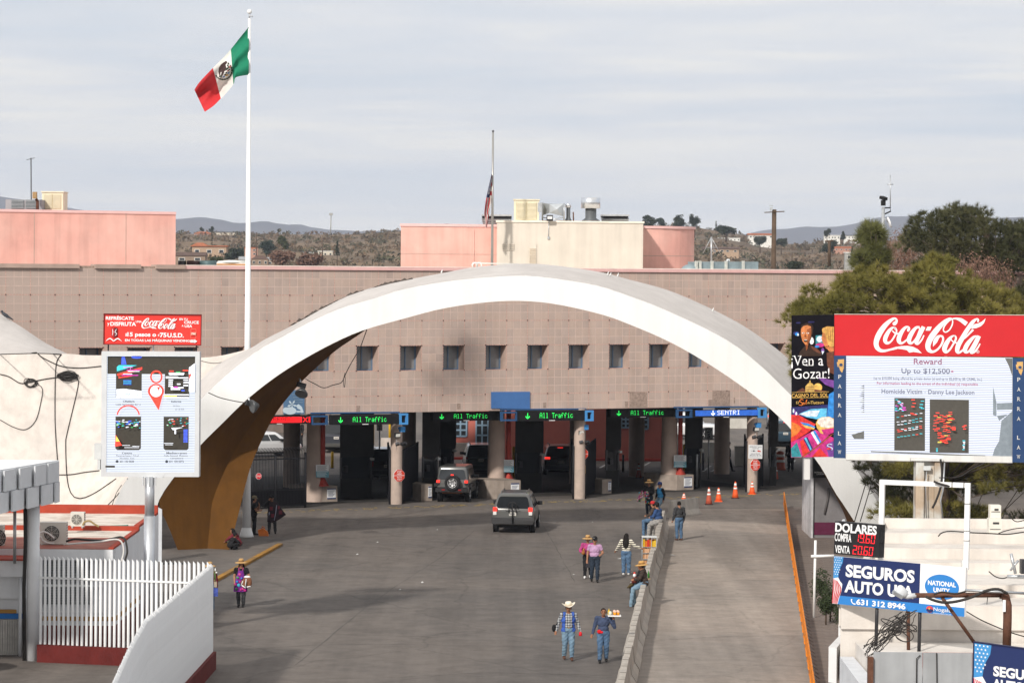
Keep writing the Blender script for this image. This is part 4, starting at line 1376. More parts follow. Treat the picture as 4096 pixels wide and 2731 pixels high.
f=Face2D(c-WD*ra+Vector((0,0,ra)),c+WD*ra+Vector((0,0,ra)),c-WD*ra-Vector((0,0,ra)),(-1,-1,1,1))
oc=[(math.cos(math.pi/8+i*math.pi/4)*1.08,math.sin(math.pi/8+i*math.pi/4)*1.08)for i in range(8)]
MB().prism([f.P(*p)for p in oc],-f.n*.02).build('plate',SIGNW,t,recalc=True)
mb=MB()
f.poly(mb,[(a_*.92,b_*.92)for a_,b_ in oc],0)
f.text(mb,'STOP',-.72,-.3,.72,.3,1,.02)
mb.build('lettering',[mat('stop_red',(.65,.02,.03),.5),SIGNW],t)
t=thing('rose_building','dark rose building with blue-framed windows seen through the lanes','building',G(2230,1838))
D=187.0
a,b2=AT(1815,1838,D),AT(2668,1838,D)
ROSE=mat('rose_wall',(.46,.14,.11),.85,.1,1)
MB().bb((a.x,D,-.05),(b2.x,D+8,6.2)).build('wall',ROSE,t)
MB().bb((a.x,D-.4,0),(AT(1975,1838,D).x,D-.01,1.0)).build('plinth',CONC,t)
MB().bb((a.x,D-.9,0),(b2.x,D-.41,.14)).build('kerb',mat('red_kerb_paint',(.40,.05,.04),.8,.2),t)
for x0,x1,y0,y1 in((1818,1866,1670,1744),(1905,1976,1660,1780),(2486,2520,1660,1710),(2552,2592,1660,1715)):
 p,q=AT(x0,y0,D),AT(x1,y1,D)
 z1=min(p.z,5.9)
 fo=MB()
 e=.1
 nx=3 if x1-x0>60 else 2
 for i in range(nx+1):
  xx=p.x+(q.x-p.x)*i/nx
  fo.bb((xx-.05,D-.09,q.z),(xx+.05,D-.003,z1))
 for i in range(4):
  zz=q.z+(z1-q.z)*i/3
  fo.bb((p.x,D-.085,zz-.05),(q.x,D-.004,zz+.05))
 fo=fo.build('window',mat('dusty_blue_frame',(.22,.32,.42),.5),t)
 po=MB().bb((p.x,D-.03,q.z),(q.x,D-.006,z1)).build('pane',WINDK)
 adopt(po,fo)
t=thing('dark_wall','long dark retaining wall beyond the bar gate','wall',AT(1120,1800,214))
MB().bb((AT(900,1745,214).x,214,-.05),(AT(1320,1745,214).x,215,3.4)).build('wall',mat('grey_brown_wall',(.16,.13,.115),.9,.2),t)
MB().bb((AT(900,1745,214).x,213.9,3.4),(AT(1320,1745,214).x,215.1,3.55)).build('coping',CONC,t)
for x0,x1,yt,yb,D,lab in((2802,2888,1764,1846,None,'pale concrete block left of the walking officer'),(2938,2985,1779,1862,None,'pale concrete block right of the walking officer'),(2478,2522,1781,1833,None,'small pale concrete block in the empty lane'),(1524,1580,1748,1810,None,'rounded pale concrete nose behind the left column'),(2872,2995,1672,1712,None,'low pale wall far up the exit road')):
 g=G((x0+x1)/2,yb)
 w,h=(x1-x0)*g.y/F,(yb-yt)*g.y/F*.95
 b=MB()
 prof=[(-.5,0),(.5,0),(.47,h*.2),(.36,h),(-.36,h),(-.47,h*.2)]
 b.prism([(g.x-w/2,g.y+y_*.7,z_)for y_,z_ in prof],(w,0,0))
 tag(b.build('concrete_block',mat('pale_concrete',(.46,.44,.40),.9,.15,2,.2,30),None,recalc=True),lab,'concrete barrier')
mb=MB()
g=G(1540,1822)
mb.lathe((g.x,g.y,0),[(1.25,0),(1.25,.14),(1.1,.16)],20,sy=2.0)
tag(mb.build('red_kerb',mat('red_kerb_paint')),'red painted kerb nose round the pale concrete block','kerb')
from mathutils.bvhtree import BVHTree
PLASTER=mat('white_plaster',(.81,.815,.81),.85,.03,.5,.15,8,streak=.045)
PLASTERW=mat('weathered_plaster',(.53,.50,.48),.9,.05,.9,.2,10,streak=.05,col2=(.57,.54,.52),mixs=.3)
PLASTERC=mat('cream_plaster',(.66,.605,.555),.9,.08,.6,.3,9,streak=.12,col2=(.58,.535,.50),mixs=.22)
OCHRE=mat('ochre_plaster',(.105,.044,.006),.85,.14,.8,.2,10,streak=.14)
def FY(x):
 if x<888:
  return 127.2-(888-x)/95*.577
 if x>3342:
  return 127.2+(x-3342)/95*.577
 return 127.2
FOl=[(330,2250),(385,2150),(437,2059),(510,1911),(640,1760),(735,1668),(830,1569),(888,1515),(957,1456),(1039,1396),(1110,1357),(1238,1288),(1365,1232),(1500,1192),(1607,1158),(1762,1129),(1917,1111),(2095,1102),(2244,1117),(2393,1143),(2512,1182),(2661,1239),(2900,1355),(3040,1460),(3160,1576),(3290,1705),(3342,1765),(3395,1831),(3425,1870),(3448,1913),(3485,1966),(3515,2012),(3554,2088),(3600,2165),(3640,2230)]
FIc=[(634,2005),(694,1911),(801,1781),(888,1694),(988,1597),(1110,1502),(1238,1423),(1365,1357),(1467,1316),(1620,1273),(1762,1236),(1917,1212),(2065,1203),(2214,1215),(2393,1254),(2512,1295),(2690,1373),(2873,1480),(3040,1600),(3161,1712),(3261,1835),(3299,1893),(3339,1966),(3379,2025),(3418,2085),(3470,2160),(3510,2230)]
BI=[(914,2208,126.4),(955,2050,127.4),(1001,1872,128.6),(1059,1735,130),(1110,1643,130.6),(1171,1566,131),(1238,1495,131.3),(1335,1408,131.5),(1416,1352,131.6),(1518,1288,131.8),(1762,1190,132),(2065,1150,132.2),(2214,1158,132.2),(2393,1190,132.2),(2690,1290,132),(2873,1390,132),(3100,1590,132),(3215,1750,132),(3279,1866,131.5),(3312,1926,131),(3362,2022,130.5),(3388,2083,130),(3425,2200,129.5)]
BO=[(640,1770,126.6),(760,1580,128.5),(830,1490,129.5),(900,1440,130.5),(1006,1390,131),(1059,1357,131.3),(1161,1306,131.6),(1309,1224,132),(1416,1173,132.2),(1559,1133,132.4),(1768,1093,132.6),(1917,1066,132.6),(2095,1055,132.6),(2214,1061,132.6),(2393,1087,132.6),(2512,1117,132.6),(2690,1167,132.6),(2900,1262,132.6),(3030,1340,132.6),(3160,1440,132.6),(3300,1590,132.6),(3400,1730,132.4),(3465,1847,132),(3520,1930,131.8),(3566,2008,131.6),(3619,2091,131),(3690,2230,130)]
def c3(pts,n,dy=0.0):
 q=smooth_poly([(p[0],p[1],p[2]if len(p)>2 else FY(p[0]))for p in pts],n)
 return[AT(a,b,c+dy)for a,b,c in q]
def crv(pts,n):
 q=smooth_poly([(p[0],p[1],FY(p[0]))for p in pts],n)
 return[AT(a,b,FY(a))for a,b,c in q]
NN=90
arch=thing('arch_gateway','white concrete shell arch with ochre soffit spanning the border road','arch',G(812,2205))
fo,fi=crv(FOl,NN),crv([(585,2250),(610,2110)]+FIc,NN)
MB().grid([fo,fi],sm=True).build('fascia',PLASTER,arch,sharp=12)
bo=c3(BO,NN)
fo2=crv(FOl[4:],NN)
up=Vector((0,0,.02))
mid=[(a+b)/2+Vector((0,0,.10))for a,b in zip(fo2,bo)]
MB().grid([[p+Vector((0,.02,.004))for p in fo2],mid,bo]).build('roof_shell',PLASTERW,arch)
fis=crv([(711,2199),(672,2100)]+FIc,NN)
bi=c3(BI,NN)
sh=Vector((0,.01,.0))
q1=[a.lerp(b,.18)+Vector((0,-.0,.0))+Vector((.25,.3,0))*max(0,1-i/30)for i,(a,b)in enumerate(zip(fis,bi))]
q2=[a.lerp(b,.72)+Vector((-.35,.5,0))*max(0,1-i/30)for i,(a,b)in enumerate(zip(fis,bi))]
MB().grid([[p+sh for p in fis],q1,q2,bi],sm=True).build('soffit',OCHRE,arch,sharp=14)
bo3,bi3=c3([p for p in BO if 1300<p[0]<3300],60),c3([p for p in BI if 1400<p[0]<3220],60)
MB().grid([[p+Vector((0,.01,0))for p in bo3],[p+Vector((0,.01,0))for p in bi3]]).build('rear_fascia',PLASTER,arch)
T=[(-420,1417,131),(0,1417,131),(268,1415,131),(330,1420,131),(500,1422,131),(700,1428,131),(800,1430,130.9),(871,1424,130.9),(930,1412,131),(1006,1391,131.02),(1059,1358,131.32),(1161,1307,131.62),(1309,1226,132)]
Bc=[(-420,2330),(-100,2330),(150,2330),(300,2290),(385,2150),(437,2059),(510,1911),(640,1760),(735,1668),(830,1569),(888,1515),(957,1456),(1039,1396),(1110,1357),(1238,1290)]
tt,bb_=c3(T,70),crv(Bc,70)
rows=[]
for t_ in np.linspace(0,1,12):
 rows.append([a.lerp(b,t_)+Vector((0,.9*math.sin(math.pi*t_)+.015,-.0))for a,b in zip(tt,bb_)])
side=MB().grid(rows)
side.build('side_shell',PLASTERC,arch)
bvh=BVHTree.FromPolygons([Vector(v)for v in side.v],side.f)
sil=[(-420,930,138),(-150,1150,138),(0,1254,137),(90,1310,136.5),(180,1370,136),(275,1417,135.5),(330,1440,135)]
low=[(-420,1440,131.3),(-150,1440,131.3),(0,1440,131.3),(90,1440,131.3),(180,1440,131.3),(275,1440,131.3),(330,1445,131.3)]
a,b2=c3(sil,24),c3(low,24)
MB().grid([[p.lerp(q,t_)for p,q in zip(a,b2)]for t_ in np.linspace(0,1,6)]).build('rear_vault',PLASTERW,arch)
t=thing('metal_shed','pale ribbed metal panel standing left of the brown arch leg','shed',AT(634,2210,122))
for i in range(7):
 x=622+i*3.6
 p,q=AT(x,2024+i*2,121.5-i*.1),AT(x+3.2,2200-i,121.5-i*.1)
 MB().bb((p.x,p.y,0),(q.x,p.y+.1,p.z)).build('panel',mat('pale_sheet',(.55,.57,.60),.6,.1),t)
def on_shell(x,y,off=.04):
 d=ray(x,y).normalized()
 hit=bvh.ray_cast(EYE,d)
 if hit[0]is None:
  return AT(x,y,127)
 return hit[0]-d*off
CABLE=mat('black_cable',(.035,.032,.03),.6,.1)
def shell_cable(pts,label,r=.022):
 q=smooth_poly([(x,y)for x,y in pts],30)
 tag(MB().tube([on_shell(x,y)for x,y in q],r,5).build('cable',CABLE),label,'cable')
k=.4464
Z=lambda x,y:(x*k,1350+y*k)
shell_cable([Z(0,150),Z(150,146),Z(300,142),Z(450,145),Z(550,150)],'black cable running flat along the top left of the white shell')
shell_cable([Z(280,140),Z(330,135),Z(360,165),Z(450,215),Z(560,258),Z(720,272),Z(915,255)],'thin cable sagging across the shell to the LED screen')
shell_cable([Z(550,150),Z(510,210),Z(495,350),Z(492,700),Z(500,900),Z(515,1100)],'cable dropping straight down the white shell to the canopy')
shell_cable([Z(0,328),Z(80,350),Z(180,408),Z(260,400),Z(400,372),Z(520,355)],'cable from left edge to the thick cable coil')
shell_cable([Z(685,345),Z(705,380),Z(690,480),Z(650,650),Z(600,860),Z(588,950),Z(600,1250),Z(640,1400),Z(720,1440),Z(850,1390),Z(1040,1262)],'long cable looping from the coil down under the LED screen')
shell_cable([Z(330,410),Z(380,460),Z(365,580),Z(320,740),Z(230,822),Z(120,800),Z(0,735)],'cable loop hanging from the small coil to the left edge',.016)
shell_cable([Z(525,1228),Z(640,1225),Z(760,1205),Z(890,1190)],'black cable from the canopy corner to the screen box')
shell_cable([Z(1140,1262),Z(1060,1400),Z(900,1565)],'cable falling down-left under the LED screen, upper one')
shell_cable([Z(1090,1320),Z(1040,1400),Z(985,1565)],'cable falling down-left under the LED screen, lower one',.018)
for cx,cy,rx,ry,n,lab in((605,345,85,28,16,'thick coil of black cable on the white shell'),(280,410,52,30,5,'small loose coil of cable left of the thick one')):
 mb=MB()
 for i in range(n):
  dx,dy,sx_,sy_=rnd.uniform(-14,14),rnd.uniform(-12,14),rnd.uniform(.75,1.12),rnd.uniform(.5,1.25)
  pts=[Z(cx+dx+rx*sx_*math.cos(a),cy+dy+ry*sy_*math.sin(a)+6*math.sin(2*a+i))for a in np.linspace(0,6.283,22)]
  mb.tube([on_shell(x,y,.05+.01*i)for x,y in pts],.018,4,cap=False)
 tag(mb.build('cable_coil',CABLE),lab,'cable')
for x,y,dx,dy,D,lab in((1205,1540,4,22,128.4,'black floodlight under the arch edge, upper of two'),(1000,1614,24,8,126.4,'grey-black floodlight on the arch leg edge, lower of two')):
 p=AT(x,y,D)
 t=thing('arch_floodlight',lab,'floodlight',p)
 MB().box(p,(.36,.3,.22),0,.3,0,.3).build('body',BLACKM,t)
 M_=Matrix.Rotation(R(115 if dx>10 else 60),3,'X')@Matrix.Rotation(0,3,'Z')
 M_=Matrix.Rotation(R(-60 if dx>10 else-15),3,'Z')@Matrix.Rotation(R(100 if dx>10 else 140),3,'X')
 MB().lathe(AT(x+dx,y+dy,D-.2),[(.08,-.12),(.27,.12),(.28,.2),(.26,.2),(.01,.17)],18,M=M_).build('reflector',mat('lamp_shell',(.10,.105,.11),.35,.1,metal=.4),t)
 MB().tube([p,AT(x-6,y-26,D)],.04,6).build('bracket',GALV,t)
def free_cable(pts,label,D,r=.02):
 q=smooth_poly(pts,34)
 tag(MB().tube([AT(x,y,D)for x,y in q],r,5).build('cable',CABLE),label,'cable')
free_cable([(1468,1316),(1440,1390),(1400,1460),(1378,1505),(1365,1530),(1330,1540),(1295,1551),(1260,1535),(1222,1515)],'dark cable hanging in a bend below the arch',127.6)
free_cable([(1380,1490),(1374,1520),(1377,1550),(1381,1520),(1379,1495)],'short loop of cable below the hanging bend',127.5,.014)
free_cable([(833,1570),(880,1590),(940,1604),(990,1612)],'grey cable along the white fascia to the lower floodlight',125.6)
shell_cable([(800,1442),(860,1452),(930,1436),(1000,1404),(1080,1360)],'thin dark cable following the upper edge of the shell',.01)
mb=MB()
for x in(1765,2430,2440,2470,2850):
 y={1765:1092,2430:1100,2440:1104,2470:1106,2850:1245}[x]
 p=AT(x,y,131.5)
 mb.tube([p,p+Vector((.05,0,.16))],[.05,.01],5)
tag(mb.build('roof_spur',PLASTER,arch),kind='stuff')
mb=MB()
for i in range(26):
 x=1180+i*18+rnd.uniform(-6,6)
 y=np.interp(x,[p[0]for p in BO],[p[1]for p in BO])
 p=AT(x,y,131.9)
 mb.add([p+Vector((-.2,0,-.05)),p+Vector((.25,0,.03)),p+Vector((rnd.uniform(-.1,.2),-.1,rnd.uniform(.05,.14)))],[(0,1,2)])
tag(mb.build('peeling_edge',mat('peeled_felt',(.17,.15,.135),.9,.3),arch),kind='stuff')
t=thing('pigeon','dark pigeon perched on the shell at the left edge','bird',AT(20,1262,136.5))
p=AT(22,1260,136.5)
M_=Matrix.Rotation(R(35),3,'Y')
b=MB().ball(p,(.22,.09,.085),10,0,M_)
b.ball(p+Vector((-.16,0,.16)),.06,8)
b.tube([p+Vector((.1,0,-.06)),p+Vector((.36,0,-.22))],[.06,.02],6)
b.tube([p+Vector((-.2,0,.16)),p+Vector((-.26,0,.15))],[.02,.004],5)
b.build('body',mat('pigeon_grey',(.05,.055,.065),.7,.2),t)
FPX,FPY=(990-2048)*132.5/F,132.5
fp=thing('flagpole','tall white flagpole with a ball on top behind the arch leg','flagpole',(FPX,FPY,0))
topz=AT(999,75,132.5).z
MB().tube([(FPX,FPY,0),(FPX,FPY,3),(FPX,FPY,topz)],[.20,.165,.06],14).build('pole',PRINTW,fp)
MB().lathe((FPX,FPY,0),[(.34,0),(.30,.08),(.21,.4)],8).build('foot',PRINTW,fp)
MB().ball((FPX,FPY,topz+.30),.11,14).build('ball',PRINTW,fp)
MB().tube([(FPX,FPY,topz),(FPX,FPY,topz+.22)],.03,6).tube([(FPX,FPY,topz+.1),(FPX+.1,FPY,topz+.12),(FPX+.14,FPY,topz+.06)],.025,6).build('truck',GALV,fp)
k=500/1568
def Q(x,y,d=0):
 return AT(650+x*k,y*k,132.4+d)
nu,nv=30,14
topc=smooth_poly([(1084,340,0),(980,465,.25),(878,595,.5),(770,720,.3),(650,838,0),(540,950,-.3),(450,1050,-.1),(400,1130,.2)],nu)
botc=smooth_poly([(1082,940,0),(930,968,-.3),(905,1005,-.5),(890,1060,-.4),(790,1180,0),(735,1235,.2),(640,1330,0),(530,1405,-.2)],nu)
rows=[]
for j in range(nv):
 v=j/(nv-1)
 row=[]
 for i in range(nu):
  u=i/(nu-1)
  x=topc[i,0]*(1-v)+botc[i,0]*v
  y=topc[i,1]*(1-v)+botc[i,1]*v
  d=topc[i,2]*(1-v)+botc[i,2]*v+.22*math.sin(v*7+u*5)*min(1,u*4+.1)+.12*math.sin(v*13-u*3)
  row.append(Q(x,y,d))
 rows.append(row)
FLAGM=[mat('flag_green',(.012,.20,.11),.75,.06,2),mat('flag_white',(.72,.70,.67),.8,.05,2),mat('flag_red',(.52,.03,.035),.75,.06,2)]
for m_ in FLAGM:
 bs=m_.node_tree.nodes['Principled BSDF']
 bs.inputs['Transmission Weight'].default_value=0
me=MB()
me.grid(rows)
for fi_ in range(len(me.f)):
 cidx=fi_%(nu-1)
 u=(cidx+.5)/(nu-1)
 me.mi[fi_]=0 if u<.34 else(1 if u<.665 else 2)
fl=thing('flag','green white and red flag with an eagle emblem flying from the white pole','flag',Q(1084,640))
fb=me.build('cloth',FLAGM,fl)
fv=BVHTree.FromPolygons([Vector(v)for v in me.v],me.f)
def onflag(x,y,off=.02):
 d=ray(650+x*k,y*k).normalized()
 h=fv.ray_cast(EYE,d)
 return(h[0]if h[0]else Q(x,y))-d*off
em=MB()
lay=[.02]
def blob(pts,mi):
 lay[0]+=.002
 c=(sum(p[0]for p in pts)/len(pts),sum(p[1]for p in pts)/len(pts))
 em.add([onflag(*p,lay[0])for p in pts]+[onflag(*c,lay[0])],[(i,(i+1)%len(pts),len(pts))for i in range(len(pts))],mi)
def bell(cx,cy,rx,ry,mi,rot=0,n=10):
 blob([(cx+rx*math.cos(a)*math.cos(rot)-ry*math.sin(a)*math.sin(rot),cy+rx*math.cos(a)*math.sin(rot)+ry*math.sin(a)*math.cos(rot))for a in np.linspace(0,6.283,n,endpoint=False)],mi)
blob([(800,770),(775,780),(735,810),(708,850),(700,900),(712,950),(730,975),(740,930),(755,900),(790,890),(800,850),(790,815),(806,790)],0)
bell(796,785,14,18,0)
bell(745,900,28,60,0,.25)
bell(732,925,5,48,3,.2)
for x,y in((826,800),(818,825),(830,845),(815,860),(800,870)):
 bell(x,y,11,13,1)
for i,a in enumerate(np.linspace(-.6,2.5,12)):
 bell(762+108*math.cos(a),890+112*math.sin(a),9,16,1,a)
for x,y,m_ in((845,840,2),(838,875,1),(822,890,2),(800,915,1),(830,920,4),(800,950,5),(770,965,4),(740,960,1),(815,945,5),(785,940,1),(720,960,1)):
 bell(x,y,15,9,m_,-.6)
em.build('emblem',[mat('emblem_brown',(.055,.030,.028),.7),mat('emblem_green',(.030,.045,.028),.7),mat('emblem_red',(.30,.06,.05),.7),mat('flag_white'),mat('emblem_blue',(.08,.16,.42),.7),mat('emblem_gold',(.45,.25,.07),.7)],fl)
D=158.5
gx=AT(1968,1060,D).x
gp=thing('flagpole','grey steel flagpole on the port roof before the cream room','flagpole',(gx,D,TOPZ))
tz=AT(1973,530,D).z
MB().tube([(gx,D,TOPZ),(gx,D,tz)],[.075,.045],10).build('pole',mat('brushed_steel',(.42,.41,.39),.35,.1,metal=.7),gp)
MB().ball((gx,D,tz+.06),.06,10).build('ball',DKMETAL,gp)
k2=.5952
def Q2(x,y,d=0):
 return AT(1500+x*k2,700+y*k2,D-.1+d)
L_=smooth_poly([(783,-5,0),(770,50,.1),(752,130,.2),(742,190,.1),(735,250,-.1),(738,310,.1),(744,357,.1)],26)
R_=smooth_poly([(785,-5,0),(785,60,-.1),(784,130,0),(781,185,.1),(768,250,.2),(762,300,0),(752,350,0)],26)
mb=MB()
nst=8
rows=[[Q2(*(L_[i]*(1-v)+R_[i]*v)[:2],(L_[i]*(1-v)+R_[i]*v)[2]+.12*math.sin(v*6+i*.35))for v in np.linspace(0,1,nst+1)]for i in range(26)]
mb.grid(rows)
for fi_ in range(len(mb.f)):
 i,c=fi_//nst,fi_%nst
 if i<11 and c+i*.15<6:
  mb.mi[fi_]=0
 elif i<11:
  mb.mi[fi_]=1+(i//2)%2
 else:
  mb.mi[fi_]=1+(c//2+(i>18))%2
f2=thing('flag','furled flag of stars and stripes hanging at the grey flagpole','flag',Q2(785,100))
mb.build('cloth',[mat('flag_navy',(.022,.028,.075),.8),mat('flag_red_dull',(.33,.035,.045),.8),mat('flag_white_dull',(.50,.47,.45),.8)],f2)
fv2=BVHTree.FromPolygons([Vector(v)for v in mb.v],mb.f)
sb=MB()
for i in range(13):
 for c in range(3):
  x,y=768+c*6-i*.9,20+i*9
  h=fv2.ray_cast(EYE,ray(1500+x*k2,700+y*k2).normalized())[0]
  if h:
   sb.box(h-Vector((0,.03,0)),(.025,.004,.025))
tag(sb.build('stars',mat('flag_white_dull'),f2),kind='stuff')
t=thing('utility_pole','brown wooden utility pole with crossarm against the right hill','pole',G(3094,1830))
Dp=190
MB().tube([Vector((AT(3093,1000,Dp).x,Dp,0)),AT(3097,838,Dp)],[.20,.14],8).build('pole',TRK,t)
MB().prism([AT(3058,848,Dp-.2),AT(3138,844,Dp-.2),AT(3138,848,Dp-.2),AT(3058,852,Dp-.2)],(0,.12,0)).build('crossarm',TRK,t)
p=AT(3085,836,Dp-.2)
MB().box(p,(.16,.16,.22)).box(p+Vector((0,0,.2)),(.24,.1,.06)).build('insulator',GALV,t)
tag(MB().tube([AT(3317,1065,230),AT(3317,962,230)],.12,6).tube([AT(3300,966,230),AT(3334,963,230)],.07,5).build('utility_pole',TRK),'thin brown pole with short crossarm left of the small pine','pole')
t=thing('camera_mast','grey steel mast with black camera and white dish above the trees','mast',G(3531,1900))
Dm=165
mx_=AT(3532,900,Dm).x
MB().tube([(mx_,Dm,0),AT(3530,1037,Dm),AT(3533,828,Dm)],[.12,.12,.09],10).build('mast',mat('mottled_galvanised',(.46,.48,.50),.45,.25,5,metal=.5),t)
p=AT(3533,812,Dm)
MB().box(p,(.24,.24,.3)).build('camera_base',BLACKM,t)
MB().box(AT(3534,793,Dm),(.26,.42,.16),0,.5,.25).build('camera_head',BLACKM,t)
MB().tube([AT(3533,832,Dm),AT(3562,831,Dm),AT(3562,846,Dm),AT(3535,858,Dm)],.04,6).build('bracket',BLACKM,t)
MB().tube([AT(3561,830,Dm),AT(3561,700,Dm)],.025,6).tube([AT(3549,738,Dm),AT(3573,738,Dm)],.03,5).build('antenna',GALV,t)
MB().lathe(AT(3553,891,Dm),[(.02,.16),(.12,.1),(.26,.0),(.32,.08),(.28,.1),(.02,.02)],18,M=Matrix.Rotation(R(70),3,'Y'),).build('dish',PRINTW,t)
MB().tube([AT(3535,870,Dm),AT(3553,889,Dm)],.03,5).build('dish_arm',GALV,t)
prof=[(-.30,0),(-.30,.07),(-.15,.30),(-.09,.81),(.09,.81),(.15,.30),(.30,.07),(.30,0)]
LB=2.74
ang=-math.atan(.0695)
BARM=mat('barrier_concrete',(.47,.43,.38),.9,.18,1.2,.35,22,streak=.2,col2=(.38,.35,.315),mixs=.7)
b=MB().prism([(x,-LB/2+.02,z)for x,z in prof],(0,LB-.04,0))
proto=thing('jersey_barrier','concrete jersey barrier nearest the bottom edge of the picture','barrier',(barrier_x(77)-.0,77,0),ang,'concrete barriers between road and side lane')
lpart(b,'wall',BARM,proto,recalc=True)
for sg in(-.25,.25):
 lpart(MB().box((0,LB*sg,.812),(.17,.12,.012)),'lifting_slot',mat('slot_shadow',(.22,.20,.18),.9,.2),proto)
nbar=0
names=['second','third','fourth','fifth','sixth','seventh','eighth','ninth','tenth','eleventh','twelfth','thirteenth','fourteenth','fifteenth','sixteenth','seventeenth','eighteenth','nineteenth','twentieth','twenty-first','twenty-second','twenty-third']
y=77.0
for i in range(22):
 y+=LB
 dx=rnd.uniform(-.02,.02)+(.06 if i>14 else 0)
 lab=f'concrete jersey barrier, {names[i]} from the bottom edge along the chain'
 if i==9:
  lab='concrete jersey barrier under the brown-jacketed seated man'
 if i==17:
  lab='concrete jersey barrier under the blue-jacketed seated man'
 dup(proto,(barrier_x(y)+dx,y,0),ang+rnd.uniform(-.008,.008),lab)
g=G(2705,2062)
dup(proto,(g.x+.35,g.y,0),R(-30),'last concrete barrier turned across the end of the chain')
ORG=mat('orange_paint',(.72,.22,.012),.6,.15,3,.1,8,streak=.15)
first=None
Lr=3.0
for i in range(23):
 y0=82+i*Lr
 lab='orange steel railing panel nearest the bottom edge'if i==0 else(f'orange steel railing panel, {names[i - 1]} from the bottom edge'if i<22 else 'orange steel railing panel at the far end')
 if first is None:
  first=thing('railing_panel',lab,'railing',(rail_x(y0),y0,.115),-math.atan(.0785),'orange railing along the pavement')
  for yy in(0,1.5):
   lpart(MB().box((0,yy+.05,.34),(.05,.05,.68)),'post',ORG,first)
  lpart(MB().tube([(0,0,.14),(0,Lr-.01,.14)],.035,8),'rail',ORG,first)
  for zz in(.36,.58):
   lpart(MB().box((0,Lr/2,zz),(.04,Lr-.006,.19)),'plate',ORG,first)
 else:
  dup(first,(rail_x(y0)+rnd.uniform(-.004,.004),y0,.115),-math.atan(.0785),lab)
a,b2=G(869,2325),G(1129,2181)
d=(b2-a).normalized()
n=Vector((-d.y,d.x,0))
KER=mat('ochre_kerb_paint',(.34,.17,.03),.85,.22,2.5,.2,20,col2=(.24,.14,.05),mixs=.8)
t=thing('painted_kerb','ochre painted kerb running diagonally right of the apron vendor','kerb',a)
a0=a-d*14
Lk=(b2-a0).length
nk=int(Lk/1.5)
for i in range(nk):
 p,q=a0+d*(Lk*i/nk+.008),a0+d*(Lk*(i+1)/nk-.008)
 MB().prism([p-n*.02,p+n*.20,q+n*.20,q-n*.02],(0,0,.10)).build('kerb_stone',KER,t,recalc=True)
CONEO=mat('cone_orange',(.78,.11,.025),.5,.08)
CONED=mat('cone_dirty',(.42,.085,.045),.6,.2,8)
REFL=mat('cone_reflector',(.80,.80,.78),.4,.04)
def cone(x,yt,yb,label,body=None,tilt=0.0,D=None):
 g=G(x,yb)
 h=(yb-yt)*g.y/F
 t=thing('traffic_cone',label,'traffic cone',g,rnd.uniform(-.3,.3),'orange traffic cones')
 r=lambda z:.035+(.145)*(1-z)
 B=body or CONEO
 rt=Matrix.Rotation(tilt,3,'Y')
 lpart(MB().box((0,0,.02),(.40,.40,.04)),'base',BLACKM if B is CONED or h>.85 else B,t)
 lpart(MB().lathe((0,0,0),[(r(z),z*h)for z in(.035,.3,.6,.99)]+[(.02,h)],18,M=rt),'body',B,t)
 for z0,z1 in((.55,.65),(.74,.90)):
  lpart(MB().lathe((0,0,0),[(r(z0)+.004,z0*h),(r(z1)+.004,z1*h)],18,M=rt),'reflective_band',REFL,t)
k=540/1882
for x,yt,yb,lab,m_ in((472,1212,1455,'dirty dark orange cone with black base, leftmost free cone',CONED),(607,1218,1412,'small bright orange cone right of the dirty one',None),(840,1132,1368,'tall bright cone with black base left of the right column',None),(1075,1130,1308,'bright cone standing before the right round column',None),(124,1297,1420,'cone tip showing behind the end barrier',None),(172,1355,1550,'orange cone leaning right of the end barrier',None),(1402,893,1105,'dim cone left of the barrel under the port',CONED)):
 cone(2700+x*k,1600+yt*k,1600+yb*k,lab,m_,.10 if 'leaning'in lab else 0)
cone(2555,1852,1912,'dim cone standing in the empty lane',CONED)
g=G(3120,1878)
t=thing('traffic_barrel','dark orange striped barrel in the shade under the port','barrel',g)
MB().lathe(g,[(.36,0),(.33,.1),(.30,.12),(.29,.4),(.27,.42),(.26,.7),(.24,.72),(.22,1.05),(.1,1.12),(.01,1.13)],18).build('body',CONED,t)
MB().lathe(g,[(.286,.45),(.272,.6)],18).lathe(g,[(.256,.78),(.242,.93)],18).build('reflective_band',REFL,t)
tag(MB().tube([WP(1586,1925,-.6),WP(1582,2012,-.6)],[.03,.09],8).build('folded_cone',CONED),'slim red cone standing edge-on left of the left column','traffic cone')
DL=96.0
ALU=mat('brushed_aluminium',(.52,.54,.57),.4,.08,3,metal=.6)
ALUP=mat('silver_paint',(.60,.62,.64),.5,.06,2)
px_=(601-2048)*DL/F
t=thing('led_screen','tall LED advertising screen in a silver frame on a round steel pole','screen',(px_,DL,0))
MB().tube([(px_,DL,0),(px_,DL,AT(601,2062,DL).z)],.18,20).tube([(px_,DL,AT(601,2062,DL).z),(px_,DL,AT(601,1905,DL).z)],.155,20).build('pole',ALU,t)
for dx in(-.2,0,.2):
 MB().box((px_+dx,DL-.15,AT(601,1922,DL).z),(.03,.12,.28)).build('gusset',ALUP,t)
MB().prism([AT(555,1910,DL-.1),AT(650,1910,DL-.1),AT(660,1893,DL-.1),AT(548,1893,DL-.1)],(0,.3,0)).build('bracket',ALUP,t,recalc=True)
f=Face2D(AT(408,1405,DL),AT(800,1406,DL),AT(405,1905,DL),(915,122,1790,1250),.006)
f.panel('cabinet',ALUP,t,.35)
fr=MB()
for a,b2,c,d in((915,122,1790,162),(915,1208,1790,1250),(915,162,962,1208),(1750,162,1790,1208)):
 fr.prism([f.P(a,b2),f.P(c,b2),f.P(c,d),f.P(a,d)],f.n*.09)
